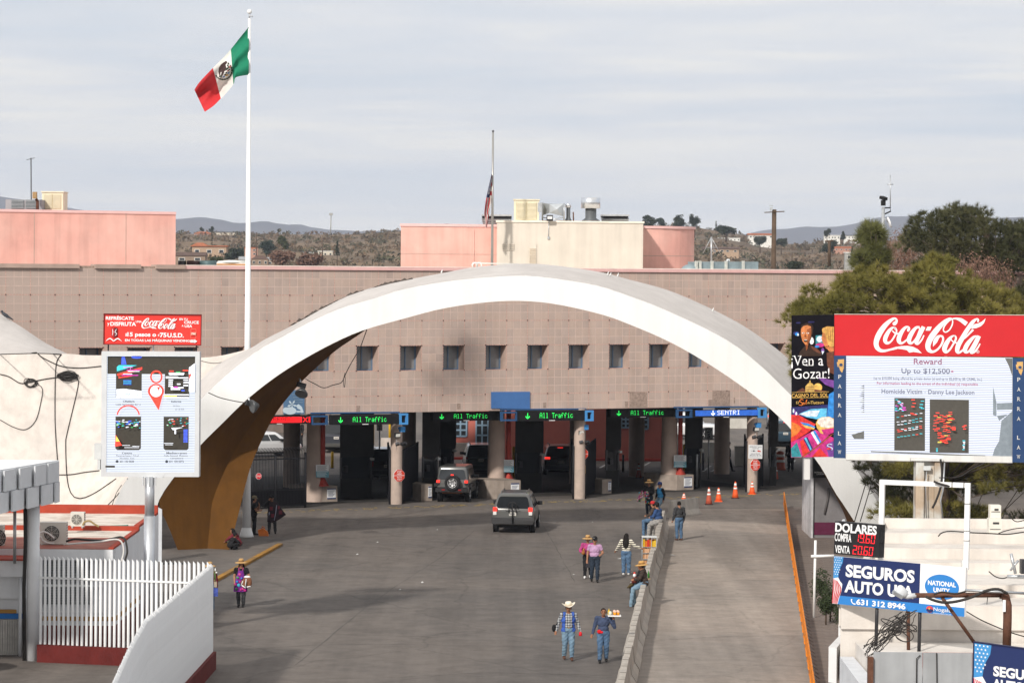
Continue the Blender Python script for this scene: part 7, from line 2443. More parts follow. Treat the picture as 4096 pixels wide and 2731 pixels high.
for x,y,w,h,D,lab in((3290,2340,70,100,106,'dark green shrub between the white pipe and the insurance sign'),(3322,2400,60,80,101.5,'dark green shrub under the insurance sign'),(3375,2450,60,66,97.5,'dark green shrub at the shop corner'),(3304,2420,40,50,100.5,'small dark green shrub by the pipe foot')):
 c=AT(x,y,D)
 t=thing('shrub',lab,'shrub',(c.x,c.y,.1))
 rw,rh=w/F*D/2,h/F*D/2
 n_=60
 cs=np.array([(c.x+rw*nrg.normal()*.5,c.y+rw*nrg.normal()*.5,c.z+rh*nrg.normal()*.5)for _ in range(n_)])
 p,tr=leaf_tris(cs,np.full(n_,.16),26,.035)
 fast_mesh('foliage',p,tr,mat('shrub_green',(.045,.060,.026),.85,.4,3,col2=(.03,.045,.02),mixs=2.0),parent=t)
 MB().tube([(c.x,c.y,.1),(c.x,c.y,c.z)],.03,5).build('stem',TRK,t)
NEED1=mat('pine_needles',(.150,.140,.034),.8,.35,.9,col2=(.195,.170,.044),mixs=.45)
NEED2=mat('dark_pine_needles',(.062,.066,.030),.85,.35,.6,col2=(.092,.088,.040),mixs=.3)
TWIG=mat('grey_twig',(.10,.08,.065),.9,.2,3)
def needle_tufts(cent,dirs,per,ln,wd):
 n=len(cent)
 d=nrg.normal(size=(n,per,3))*.62+dirs[:,None,:]
 d/=np.linalg.norm(d,axis=2,keepdims=True)
 L=ln*nrg.uniform(.65,1.1,(n,per,1))
 base=cent[:,None,:]-d*L*.12
 tip=cent[:,None,:]+d*L
 side=np.cross(d,nrg.normal(size=(n,per,3)))
 side/=np.linalg.norm(side,axis=2,keepdims=True)+1e-9
 p=np.stack([base-side*wd,base+side*wd,tip],2).reshape(-1,3)
 return p,np.arange(len(p)).reshape(-1,3)
def pine(name,label,clumps,trunk,m,tuft_n,per,ln,wd,limbs=True):
 t=thing(name,label,'tree',(trunk[0][0][0],trunk[0][0][1],0))
 MB().tube([p for p,r in trunk],[r for p,r in trunk],9).build('trunk',TRK,t)
 lb=MB()
 tp=[Vector(p)for p,r in trunk]
 cs,ds=[],[]
 for(x,y,z,r)in clumps:
  c=Vector((x,y,z))
  if limbs:
   b=min(tp,key=lambda q:(q-c).length+2*max(0,q.z-c.z+.5))
   mid_=b.lerp(c,.5)+Vector((rnd.uniform(-.3,.3),rnd.uniform(-.3,.3),rnd.uniform(-.5,.1)))
   lb.tube([b,mid_,c],[.05,.03,.015],5)
  n=max(5,int(tuft_n*(r**1.6)))
  for _ in range(n):
   v=nrg.normal(size=3)
   v/=np.linalg.norm(v)
   if v[2]<-.35:
    v[2]=-v[2]*.5
   q=nrg.uniform(.55,1.05)
   cs.append((x+v[0]*r*q,y+v[1]*r*q,z+v[2]*r*q*.8))
   dd=v+np.array((0,0,.45))
   ds.append(dd/np.linalg.norm(dd))
 lb.build('limbs',TWIG,t)
 p,tr=needle_tufts(np.array(cs),np.array(ds),per,ln,wd)
 fast_mesh('crown',p,tr,m,parent=t)
 return t
TOPB=[(3150,1330),(3165,1240),(3200,1165),(3240,1125),(3320,1112),(3420,1075),(3450,1055),(3520,1050),(3600,1100),(3660,1070),(3690,1040),(3740,1000),(3800,1015),(3850,1085),(3890,1110),(3950,1100),(4000,1135),(4096,1185),(4250,1230),(4400,1300)]
cl=[]
for i in range(300):
 x=rnd.uniform(3170,4360)
 yt=interp(x,TOPB)
 u=rnd.random()**1.1
 y=yt+30+u*(330-0)
 D=119-u*5+rnd.uniform(-3.2,4.0)
 r=rnd.uniform(.36,.72)
 y=max(y,yt+r*85)
 p=AT(x,y,D)
 cl.append((p.x,p.y,p.z,r))
for i in range(46):
 x=rnd.uniform(3520,4360)
 y=rnd.uniform(1720,2120)
 p=AT(x,y,rnd.uniform(116,122))
 cl.append((p.x,p.y,p.z,rnd.uniform(.5,.85)))
g0=AT(3760,2200,120)
pine('pine_tree','broad yellow-green pine crown spreading just above the billboard',cl,[((g0.x,120,0),.34),((g0.x+.1,120,3.5),.28),(tuple(AT(3750,1500,120)),.22),(tuple(AT(3755,1250,119.5)),.15),(tuple(AT(3752,1090,119.5)),.06)],NEED1,74,34,.30,.010)
cl=[]
for i in range(26):
 x,y=rnd.uniform(3440,3600),0
 y=1850+(x-3440)*.75+rnd.uniform(-25,75)
 p=AT(x,y,rnd.uniform(121,123.5))
 cl.append((p.x,p.y,p.z,rnd.uniform(.28,.5)))
for i in range(70):
 x=rnd.uniform(3560,4300)
 y=rnd.uniform(1830,2140)
 p=AT(x,y,rnd.uniform(124,127))
 cl.append((p.x,p.y,p.z,rnd.uniform(.5,.9)))
pine('pine_tree','dark shaded pine boughs below the billboard beside the arch leg',cl,[((18.6,127,0),.3),((18.7,127,4),.24),((18.6,127,7),.12)],NEED2,46,30,.28,.009)
TOPA=[(3600,1010),(3620,945),(3653,888),(3707,850),(3767,833),(3813,812),(3867,802),(3920,815),(3960,856),(4000,838),(4053,868),(4096,873),(4200,890),(4400,990)]
cl=[]
for i in range(260):
 x=rnd.uniform(3640,4380)
 yt=interp(x,TOPA)
 y=yt+rnd.random()**1.05*380
 r=rnd.uniform(.55,1.1)
 y=max(y,yt+r*66)
 if x<3700 and y>1010:
  continue
 p=AT(x,y,rnd.uniform(166,176))
 cl.append((p.x,p.y,p.z,r))
for x,y in((3628,958),(3640,935),(3650,1000),(3662,975),(3655,900),(3672,890),(3700,865)):
 p=AT(x,y,170)
 cl.append((p.x,p.y,p.z,.5))
pine('pine_tree','tall dark green pine rising at the right behind the yellow-green one',cl,[((29,172,0),.5),((28.5,172,6),.42),((27.5,172,11),.3),((27,172,15),.14)],NEED2,34,34,.34,.016)
cl=[]
for i in range(60):
 u=rnd.random()
 y=915+u*160
 hw=8+52*u**.7
 x=3486+rnd.uniform(-hw,hw)
 p=AT(x,y,rnd.uniform(149,152))
 cl.append((p.x,p.y,p.z,.38))
pine('pine_tree','small pointed pine left of the camera mast',cl,[((18,150.5,0),.14),(tuple(AT(3488,1060,150.5)),.1),(tuple(AT(3492,912,150.5)),.03)],mat('young_pine_needles',(.115,.120,.040),.8,.35,.8),44,26,.55,.012)
for cx,cy,w,h,n_,D,lab in((3600,1030,110,95,80,185,'bare reddish-brown tree right of the camera mast'),(3925,1110,120,90,60,160,'bare brown twigs showing between the two pines')):
 c=AT(cx,cy,D)
 t=thing('bare_tree',lab,'tree',(c.x,D,0))
 MB().tube([(c.x,D,0),(c.x+.2,D,c.z-1)],[.2,.08],7).build('trunk',TRK,t)
 rw,rh=w/F*D,h/F*D
 tw=MB()
 for i in range(260):
  a=rnd.uniform(0,6.283)
  u=math.sqrt(rnd.random())
  e_=Vector((c.x+rw*u*math.cos(a),D+rnd.uniform(-1.5,1.5),c.z+rh*u*math.sin(a)))
  b_=e_-Vector((rnd.uniform(-.4,.4),rnd.uniform(-.3,.3),rnd.uniform(.4,1.2)))
  tw.tube([b_,e_],[.03,.008],3,cap=False)
 tw.build('limbs',mat('reddish_twig',(.20,.115,.085),.9,.25,1),t)
 cs=np.array([(c.x+rw*nrg.normal()*.5,D+nrg.normal(),c.z+rh*nrg.normal()*.5)for _ in range(n_*2)])
 p,tr=leaf_tris(cs,np.full(len(cs),.5),20,.05)
 fast_mesh('crown',p,tr,mat('dry_leaf',(.22,.13,.095),.9,.3,1),parent=t)
def paint(name,col,rough=.28):
 m=mat(name,col,rough,.04,1,spec=.5)
 m.node_tree.nodes['Principled BSDF'].inputs['Coat Weight'].default_value=.5
 m.node_tree.nodes['Principled BSDF'].inputs['Metallic'].default_value=.25
 return m
CGLASS=mat('car_glass',(.018,.021,.024),.06,0,spec=.7)
TRIMK=mat('black_plastic',(.022,.022,.024),.55,.1)
CHROME=mat('chrome',(.70,.70,.70),.15,0,metal=1.0)
LAMPR=mat('tail_lamp_lit',(.85,.03,.02),.4,0,emit=1.4)
LAMPD=mat('tail_lamp_dull',(.22,.015,.015),.25,0)
LAMPW=mat('clear_lamp',(.70,.70,.68),.2,0)
RIM=mat('alloy_rim',(.50,.50,.51),.35,.05,metal=.7)
PLATE=mat('number_plate',(.62,.60,.55),.5,.12,12)
def rrect(x0,x1,y0,y1,r,n=5):
 pts=[]
 for cx,cy,a0 in((x1-r,y1-r,0),(x0+r,y1-r,90),(x0+r,y0+r,180),(x1-r,y0+r,270)):
  for i in range(n):
   a=R(a0+90*i/(n-1))
   pts.append((cx+r*math.cos(a),cy+r*math.sin(a)))
 return pts
def wheel(t,x,y,r,w,name='wheel',axis='X',spokes=6):
 M_=Matrix.Rotation(R(90),3,'Y')if axis=='X'else Matrix.Rotation(R(90),3,'X')
 wo_=lpart(MB().lathe((x,y,r if axis=='X'else y),[],3)if False else MB().lathe((0,0,0),[(r*.62,-w/2),(r*.93,-w/2),(r,-w*.36),(r,w*.36),(r*.93,w/2),(r*.62,w/2),(r*.62,-w/2)],26,M=M_),name,RUBBER,t)
 rb=MB().lathe((0,0,0),[(r*.60,-w*.36),(r*.62,w*.40),(r*.64,w*.46),(r*.58,w*.44),(r*.54,w*.30),(r*.10,w*.34),(.01,w*.36)],26,M=M_)
 for k_ in range(spokes):
  a=2*math.pi*k_/spokes
  d=M_@Vector((math.cos(a),math.sin(a),0))
  o_=M_@Vector((0,0,w*.42))
  rb.tube([o_+d*r*.1,o_+d*r*.58],[r*.10,r*.07],5,mi=0)
 rb.lathe((0,0,0),[(r*.53,w*.31),(.01,w*.315)],20,1,M=M_)
 ro=lpart(rb,'rim',[RIM,TRIMK],wo_)
 return wo_
def suv(name,label,g,yaw,P,cat='car'):
 L,Wd,H,belt=P['L'],P['W'],P['H'],P['belt']
 hw=Wd/2
 col=P['col']
 clr=P.get('clr',.30)
 t=thing(name,label,cat,g,yaw)
 secs=[(0.0,hw*.90,clr+.22,belt-.10),(.05,hw*.96,clr+.14,belt-.03),(.22,hw,clr+.04,belt),(L*.30,hw,clr,belt+.01),(L*.62,hw,clr,belt+.0),(L-.95,hw*.99,clr,belt-.03),(L-.35,hw*.95,clr+.02,belt-.10),(L-.08,hw*.86,clr+.08,belt-.20),(L,hw*.76,clr+.16,belt-.30)]
 rows=[[(x,y,z)for x,z in rrect(-h_,h_,z0,z1,P.get('r',.13))]for y,h_,z0,z1 in secs]
 b=MB().grid(rows,closed=True)
 n=len(rows[0])
 b.add(rows[0],[tuple(range(n))])
 b.add(rows[-1],[tuple(range(n-1,-1,-1))])
 lpart(b,'body',col,t,sharp=50,recalc=True)
 yr0,yr1=P['rear']
 yf0,yf1=P['front']
 hr=P['roofw']*hw
 zs=[(belt-.06,0),(belt+.02,.03),(H-.22,.72),(H-.09,.92),(H-.02,1.0),(H,1.0)]
 rows=[]
 for i,(z,u)in enumerate(zs):
  uu=(z-belt)/(H-belt)
  uu=min(1,max(0,uu))
  x_=hw*.985+(hr-hw*.985)*uu
  ya,yb=yr0+(yr1-yr0)*uu,yf0+(yf1-yf0)*uu
  ins=.10 if i==5 else(.03 if i==4 else 0)
  rows.append([(x,y,z)for x,y in rrect(-x_+ins,x_-ins,ya+ins,yb-ins,.16+ins)])
 gb=MB().grid(rows,closed=True)
 gb.add(rows[-1],[tuple(range(n))])
 lpart(gb,'roof',P.get('roofcol',col),t,sharp=50)
 e=.014
 def rearP(x,z,off=e):
  u=(z-belt)/(H-belt)
  return Vector((x,yr0+(yr1-yr0)*u-off,z))
 def sideP(sg,y,z,off=e):
  u=(z-belt)/(H-belt)
  return Vector((sg*(hw*.985+(hr-hw*.985)*u+off),y,z))
 z0,z1=belt+P.get('w0',.04),H-.15
 xw0,xw1=hw*P.get('gw',.82),hw*(P.get('gw',.82)-.10)
 rw=MB()
 pts=[rearP(-xw0,z0+.10),rearP(-xw0*.9,z0),rearP(xw0*.9,z0),rearP(xw0,z0+.10),rearP(xw1,z1-.06),rearP(xw1*.9,z1),rearP(-xw1*.9,z1),rearP(-xw1,z1-.06)]
 rw.add(pts,[tuple(range(8))])
 lpart(rw,'rear_window',CGLASS,t)
 for sg in(-1,1):
  ya0,yb0=yr0+.30,yf0-.25
  cuts=np.linspace(0,1,4)
  for c in range(3):
   def yy(u,z):
    q=(z-belt)/(H-belt)
    a_,b_=yr0+(yr1-yr0)*q+.42,yf0+(yf1-yf0)*q-.30
    return a_+(b_-a_)*u
   u0,u1=cuts[c]+.015,cuts[c+1]-.015
   w=MB()
   q4=[sideP(sg,yy(u0,z0),z0),sideP(sg,yy(u1,z0),z0),sideP(sg,yy(u1,z1),z1),sideP(sg,yy(u0,z1),z1)]
   w.add(q4 if sg>0 else q4[::-1],[(0,1,2,3)])
   lpart(w,'side_window',CGLASS,t)
  lpart(MB().box((sg*(hw+.09),yf0-.45,belt+.08),(.22,.16,.17)),'mirror',TRIMK,t)
  if P.get('rails'):
   lpart(MB().tube([(sg*(hr-.10),yr1+.15,H+.0),(sg*(hr-.10),yr1+.25,H+.06),(sg*(hr-.10),yf1-.35,H+.06),(sg*(hr-.10),yf1-.2,H+.0)],.024,6),'roof_rail',P['rails'],t)
  for yw in(P['wb'][0],P['wb'][1]):
   wo_=wheel(t,0,0,P['wr'],.24)
   wo_.location=(sg*(hw-.10),yw,P['wr'])
   if sg<0:
    wo_.rotation_euler=(0,0,math.pi)
   lpart(MB().lathe((sg*(hw+.004),yw,P['wr']),[(P['wr']*1.15,-.03),(P['wr']*1.15,.006),(P['wr']*.98,.006)],22,M=Matrix.Rotation(R(90)*sg,3,'Y')),'wheel_arch',TRIMK,t)
 lpart(MB().add([],[]).prism([(-hw*.95,.02,clr+.10),(hw*.95,.02,clr+.10),(hw*.97,-.04,clr+.20),(hw*.95,-.06,clr+.34),(-hw*.95,-.06,clr+.34),(-hw*.97,-.04,clr+.20)],(0,.2,0)),'rear_bumper',P.get('bump',TRIMK),t,recalc=True)
 px_,pz=P.get('plate',(0,belt-.22))
 pl=lpart(MB().box((px_,-.045,pz),(.32,.02,.16)),'number_plate',PLATE,t)
 pm_=MB()
 for i in range(6):
  pm_.box((px_-.10+i*.04,-.057,pz),(.022,.004,.07))
 lpart(pm_,'plate_marks',mat('plate_ink',(.05,.06,.10),.6),pl)
 for sg in(-1,1):
  lx,lz,lw,lh=P.get('lamp',(hw-.12,belt-.12,.17,.34))
  rot=P.get('lrot',0)
  lpart(MB().box((sg*lx,.0,lz+lh*.22),(lw,.14,lh*.5),0,0,0,0),'tail_lamp',P.get('lampm',LAMPR),t)
  lpart(MB().box((sg*(lx+.005),.0,lz-lh*.26),(lw*.9,.135,lh*.42),0,0),'reversing_lamp',P.get('lamp2',LAMPW),t)
 if P.get('hibrake'):
  lpart(MB().box(rearP(0,H-.10,.03),(.3,.03,.035)),'brake_lamp',LAMPR,t)
 lpart(MB().tube([rearP(.0,z0+.02,.03),rearP(.32,z0+.10,.035)],.012,5),'wiper',TRIMK,t)
 lpart(MB().bb((-hw+.25,.3,clr-.08),(hw-.25,L-.4,clr+.05)),'underbody',BLACKM,t)
 return t
def place(px,py):
 return G(px,py)
GREYP=paint('dark_grey_car_paint',(.125,.127,.123))
t=suv('suv','dark grey estate car with a folded rack on its tail driving toward the lanes',G(2050,2134),R(-4.5),dict(L=4.75,W=1.86,H=1.80,belt=1.10,rear=(.05,.46),front=(3.55,2.75),roofw=.72,r=.2,wb=(1.0,3.75),wr=.37,col=GREYP,rails=GREYP,gw=.80,plate=(0,.90),lamp=(.80,1.02,.17,.36),bump=GREYP,clr=.33))
hb=MB().box((0,-.06,1.07),(.66,.04,.05))
lpart(hb,'chrome_handle',CHROME,t)
rk=MB().tube([(0,-.14,.46),(0,-.18,1.38)],.03,6).tube([(-.16,-.2,1.16),(-.17,-.2,1.36),(-.10,-.2,1.42),(.10,-.2,1.42),(.17,-.2,1.36),(.16,-.2,1.16)],.024,6).tube([(0,.1,.45),(0,-.16,.46)],.035,6)
rk.tube([(-.16,-.12,.95),(-.16,-.12,1.25)],.025,5).tube([(.16,-.12,.95),(.16,-.12,1.25)],.025,5)
lpart(rk,'bike_rack',TRIMK,t)
lpart(MB().prism([(-.93,-.02,.44),(.93,-.02,.44),(.95,-.07,.60),(.95,-.07,.74),(-.95,-.07,.74),(-.95,-.07,.60)],(0,.12,0)),'tail_skirt',mat('grey_plastic',(.06,.06,.062),.5,.08),t,recalc=True)
JP=paint('charcoal_car_paint',(.135,.138,.135))
t=suv('off_roader','charcoal boxy off-roader with a spare wheel on its tailgate at the left lane',G(1808,2010),R(-7),dict(L=4.3,W=1.62,H=1.84,belt=1.14,rear=(.02,.10),front=(2.95,2.55),roofw=.88,wb=(.75,3.45),wr=.41,col=JP,gw=.86,plate=(-.55,.70),lamp=(.72,1.03,.16,.24),lamp2=TRIMK,r=.05,clr=.46,roofcol=JP))
for sg in(-1,1):
 for yw in(.75,3.45):
  lpart(MB().prism([(sg*.80,yw-.55,.80),(sg*.80,yw-.42,.96),(sg*.80,yw+.42,.96),(sg*.80,yw+.55,.80)],(sg*.18,0,0)),'fender',TRIMK,t,recalc=True)
sp=wheel(t,0,0,.40,.24,'spare_wheel','Y',5)
sp.location=(.05,-.22,1.03)
sp.rotation_euler=(0,0,0)
lpart(MB().box((.05,-.34,1.44),(.14,.05,.05)),'brake_lamp',LAMPR,t)
lpart(MB().box((-.55,-.10,.70),(.36,.03,.2)),'plate_holder',TRIMK,t)
lpart(MB().box((0,-.13,.66),(1.66,.18,.20)),'rear_bumper_bar',TRIMK,t)
for x in(-.42,.42):
 lpart(MB().box((x,-.23,.67),(.16,.02,.07)),'reflector',LAMPD,t)
lpart(MB().box((0,.1,.52),(1.0,.3,.1)),'skid_plate',mat('rust_red_underside',(.16,.06,.025),.8,.3),t)
TEAL=paint('dark_teal_car_paint',(.045,.065,.070))
suv('suv','dark teal square-backed car in the lane ahead of the spare-wheel car',G(1924,1904),R(3),dict(L=4.7,W=1.82,H=1.78,belt=1.06,rear=(.04,.30),front=(3.5,2.8),roofw=.78,wb=(1.0,3.7),wr=.36,col=TEAL,rails=TRIMK,gw=.86,plate=(0,.92),lamp=(.82,.98,.12,.3),lampm=LAMPD,bump=TEAL))
BLK=paint('black_car_paint',(.012,.012,.014))
t=suv('suv','black car with glowing red lamps in the third lane',G(2242,1904),R(3),dict(L=4.7,W=1.88,H=1.72,belt=1.06,rear=(.05,.50),front=(3.5,2.75),roofw=.74,wb=(1.0,3.7),wr=.36,col=BLK,rails=TRIMK,gw=.82,plate=(0,.84),lamp=(.76,1.0,.30,.22),lamp2=LAMPD,bump=BLK,hibrake=True))
suv('suv','black car with unlit tail lamps in the first open lane',G(1546,1925),R(6),dict(L=4.7,W=1.90,H=1.78,belt=1.08,rear=(.05,.45),front=(3.5,2.75),roofw=.76,wb=(1.0,3.7),wr=.37,col=BLK,rails=CHROME,gw=.80,plate=(0,.86),lamp=(.80,.98,.14,.3),lampm=LAMPD,lamp2=LAMPD,bump=BLK))
suv('suv','dark sport utility car with one tall red lamp beyond the left red pipe',G(1345,1812),R(0),dict(L=5.2,W=1.98,H=1.95,belt=1.18,rear=(.04,.30),front=(4.0,3.3),roofw=.82,wb=(1.1,4.1),wr=.40,col=paint('slate_car_paint',(.055,.06,.075)),rails=CHROME,gw=.84,plate=(0,.98),lamp=(.90,1.24,.14,.62),bump=GREYP))
suv('car','white car turning across the exit seen over the black bar gate',G(1176,1822)+Vector((-3.9,-1.9,0)),R(-64),dict(L=4.6,W=1.8,H=1.55,belt=.98,rear=(.4,1.1),front=(3.6,2.9),roofw=.74,wb=(.95,3.65),wr=.35,col=paint('white_car_paint',(.74,.75,.77)),gw=.80,plate=(0,.8),lampm=LAMPD))
suv('minivan','dark blue minivan leaving at the far right under the arch',G(3142,1788),R(-2),dict(L=4.9,W=1.95,H=1.75,belt=1.02,rear=(.04,.40),front=(4.0,3.1),roofw=.80,wb=(1.0,3.9),wr=.35,col=paint('blue_car_paint',(.035,.070,.105)),gw=.84,plate=(0,.92),lamp=(.88,1.1,.14,.4),lampm=LAMPD,bump=paint('blue_car_paint',(0,0,0)),hibrake=True))
suv('car','silver car with a lit red lamp far up the exit road',G(3118,1712),R(-4),dict(L=4.6,W=1.8,H=1.5,belt=.98,rear=(.4,1.0),front=(3.6,2.9),roofw=.72,wb=(.95,3.65),wr=.34,col=paint('silver_car_paint',(.42,.43,.45)),gw=.8,plate=(0,.8),lamp=(.74,.86,.26,.2)))
suv('pickup','white pickup front half hidden by the speed limit sign',G(2880,1757)+Vector((-5.1,.9,0)),R(-100),dict(L=5.3,W=1.95,H=1.85,belt=1.12,rear=(1.6,1.9),front=(4.0,3.4),roofw=.8,wb=(1.1,4.2),wr=.40,col=paint('white_car_paint',(0,0,0)),gw=.8,plate=(0,.8),lampm=LAMPD))
SKIN=mat('skin',(.36,.175,.105),.6,.08,8)
SKIND=mat('skin_tan',(.27,.125,.072),.6,.08,8)
HAIR=mat('black_hair',(.012,.010,.009),.85,.2,20)
CL=lambda n_,c_=(0,0,0),**k_:mat('cloth_'+n_,c_,.9,k_.pop('var',.16),k_.pop('scale',7),.5,22,**k_)
JEAN,JEANL,JEAND=CL('jeans',(.070,.125,.215),col2=(.10,.175,.28),mixs=3),CL('light_jeans',(.135,.215,.30),col2=(.20,.30,.38),mixs=3),CL('dark_jeans',(.025,.036,.055),var=.2)
KBLACK,KGREY=CL('black',(.016,.016,.018),var=.25),CL('charcoal',(.050,.052,.056),var=.2)
STRAW=mat('straw',(.50,.305,.125),.85,.2,14,.4,60)
STRAWD=mat('straw_band',(.22,.12,.05),.85,.2,14)
SHOEB,SHOEK,SHOEW=mat('brown_leather',(.10,.045,.028),.5,.15,8),mat('black_shoe',(.015,.014,.014),.5,.1),mat('white_shoe',(.70,.70,.70),.6,.05)
def stripes(name,c1,c2,per,thr=.72,wob=1.2):
 m=bpy.data.materials.new(name)
 m.use_nodes=True
 N,L=m.node_tree.nodes,m.node_tree.links
 b=N['Principled BSDF']
 b.inputs['Roughness'].default_value=.9
 tcn=N.new('ShaderNodeTexCoord')
 out=None
 for d in(('Z',)if wob else('Z','X')):
  w=N.new('ShaderNodeTexWave')
  w.bands_direction=d
  w.inputs['Scale'].default_value=.314/per
  w.inputs['Distortion'].default_value=wob
  w.inputs['Detail Scale'].default_value=9
  L.new(tcn.outputs['Object'],w.inputs['Vector'])
  q=N.new('ShaderNodeMath')
  q.operation='GREATER_THAN'
  q.inputs[1].default_value=thr
  L.new(w.outputs['Fac'],q.inputs[0])
  if out is None:
   out=q.outputs[0]
  else:
   a=N.new('ShaderNodeMath')
   a.operation='ADD'
   L.new(out,a.inputs[0])
   L.new(q.outputs[0],a.inputs[1])
   h=N.new('ShaderNodeMath')
   h.operation='MULTIPLY'
   h.inputs[1].default_value=.6
   L.new(a.outputs[0],h.inputs[0])
   out=h.outputs[0]
 mx_=N.new('ShaderNodeMixRGB')
 L.new(out,mx_.inputs[0])
 mx_.inputs[1].default_value=(*c1,1)
 mx_.inputs[2].default_value=(*c2,1)
 L.new(mx_.outputs[0],b.inputs['Base Color'])
 return m
KNIT=stripes('striped_knit',(.70,.66,.55),(.020,.018,.020),.085,.66,.9)
PLAID=stripes('plaid_cloth',(.40,.41,.42),(.035,.04,.05),.075,.62,0)
J0=dict(pel=(0,0,.95),chest=(0,.01,1.24),neck=(0,-.005,1.43),head=(0,.025,1.595),shL=(-.195,0,1.385),shR=(.195,0,1.385),elL=(-.245,-.03,1.12),elR=(.245,-.03,1.12),wrL=(-.265,.05,.885),wrR=(.265,.05,.885),hipL=(-.088,0,.91),hipR=(.088,0,.91),knL=(-.10,.03,.495),knR=(.10,.03,.495),anL=(-.105,-.03,.085),anR=(.105,-.03,.085))
SIT=dict(pel=(0,0,.93),chest=(0,.05,1.20),neck=(0,.06,1.40),head=(0,.10,1.555),shL=(-.18,.05,1.355),shR=(.18,.05,1.355),elL=(-.25,.14,1.12),elR=(.25,.14,1.12),wrL=(-.13,.34,1.06),wrR=(.13,.34,1.06),hipL=(-.09,.02,.90),hipR=(.09,.02,.90),knL=(-.13,.40,.72),knR=(.12,.43,.82),anL=(-.12,.48,.09),anR=(.11,.36,.10))
def remesh(mb,vox,it=2):
 o=mb.build('body',[])
 m=o.modifiers.new('r','REMESH')
 m.mode='VOXEL'
 m.voxel_size=vox
 m2=o.modifiers.new('s','SMOOTH')
 m2.factor=.5
 m2.iterations=it
 dg=bpy.context.evaluated_depsgraph_get()
 me=o.evaluated_get(dg).to_mesh()
 v=np.zeros(len(me.vertices)*3,np.float32)
 me.vertices.foreach_get('co',v)
 nr=np.zeros(len(me.vertices)*3,np.float32)
 me.vertices.foreach_get('normal',nr)
 f=np.zeros(len(me.loops),np.int32)
 me.loops.foreach_get('vertex_index',f)
 tot=np.array([p.loop_total for p in me.polygons])
 f=f.reshape(-1,4)if(tot==4).all()else np.array([list(p.vertices)[:4]for p in me.polygons if p.loop_total==4])
 o.evaluated_get(dg).to_mesh_clear()
 old=o.data
 bpy.data.objects.remove(o)
 bpy.data.meshes.remove(old)
 return v.reshape(-1,3),nr.reshape(-1,3),f
def hatmesh(kind,c,mats,t,tilt=(0,0)):
 M_=Matrix.Rotation(tilt[0],3,'X')@Matrix.Rotation(tilt[1],3,'Y')
 c=Vector(c)
 b=MB()
 if kind=='cap':
  b.lathe(c,[(.098,-.03),(.101,.02),(.088,.075),(.05,.105),(.005,.115)],16,sy=1.2,M=M_)
  vis=[M_@Vector((.085*math.sin(a),.10+.10*math.cos(a),-.015-.02*math.cos(a)))+c for a in np.linspace(-1.5,1.5,9)]
  b.add(vis+[p+Vector((0,0,-.012))for p in vis],[tuple(range(8,-1,-1)),tuple(range(9,18))])
 elif kind=='straw':
  b.lathe(c,[(.235,-.035),(.24,-.028),(.15,.0),(.102,.01)],22,0,M=M_,sy=1.05)
  b.lathe(c,[(.104,.012),(.104,.035)],22,1,M=M_,sy=1.12)
  b.lathe(c,[(.101,.036),(.092,.095),(.07,.125),(.03,.118),(.005,.116)],22,0,M=M_,sy=1.12)
 else:
  n_=26
  rows=[]
  for r_,lift in((.10,0),(.15,.005),(.20,.03),(.225,.05)):
   rows.append([M_@Vector((r_*math.cos(a)*.92,r_*math.sin(a)*1.12,.012+lift*(abs(math.cos(a))**1.5)*1.7-.02*abs(math.sin(a))*(r_/.2)))+c for a in np.linspace(0,6.283,n_,endpoint=False)])
  b.grid(rows,0,True,True)
  b.lathe(c,[(.105,.012),(.106,.03)],22,1,M=M_,sy=1.14)
  b.lathe(c,[(.103,.031),(.094,.10),(.080,.125),(.055,.122),(.02,.105),(.004,.102)],22,0,M=M_,sy=1.14)
 return lpart(b,'hat',mats,t)
PEOPLE={}
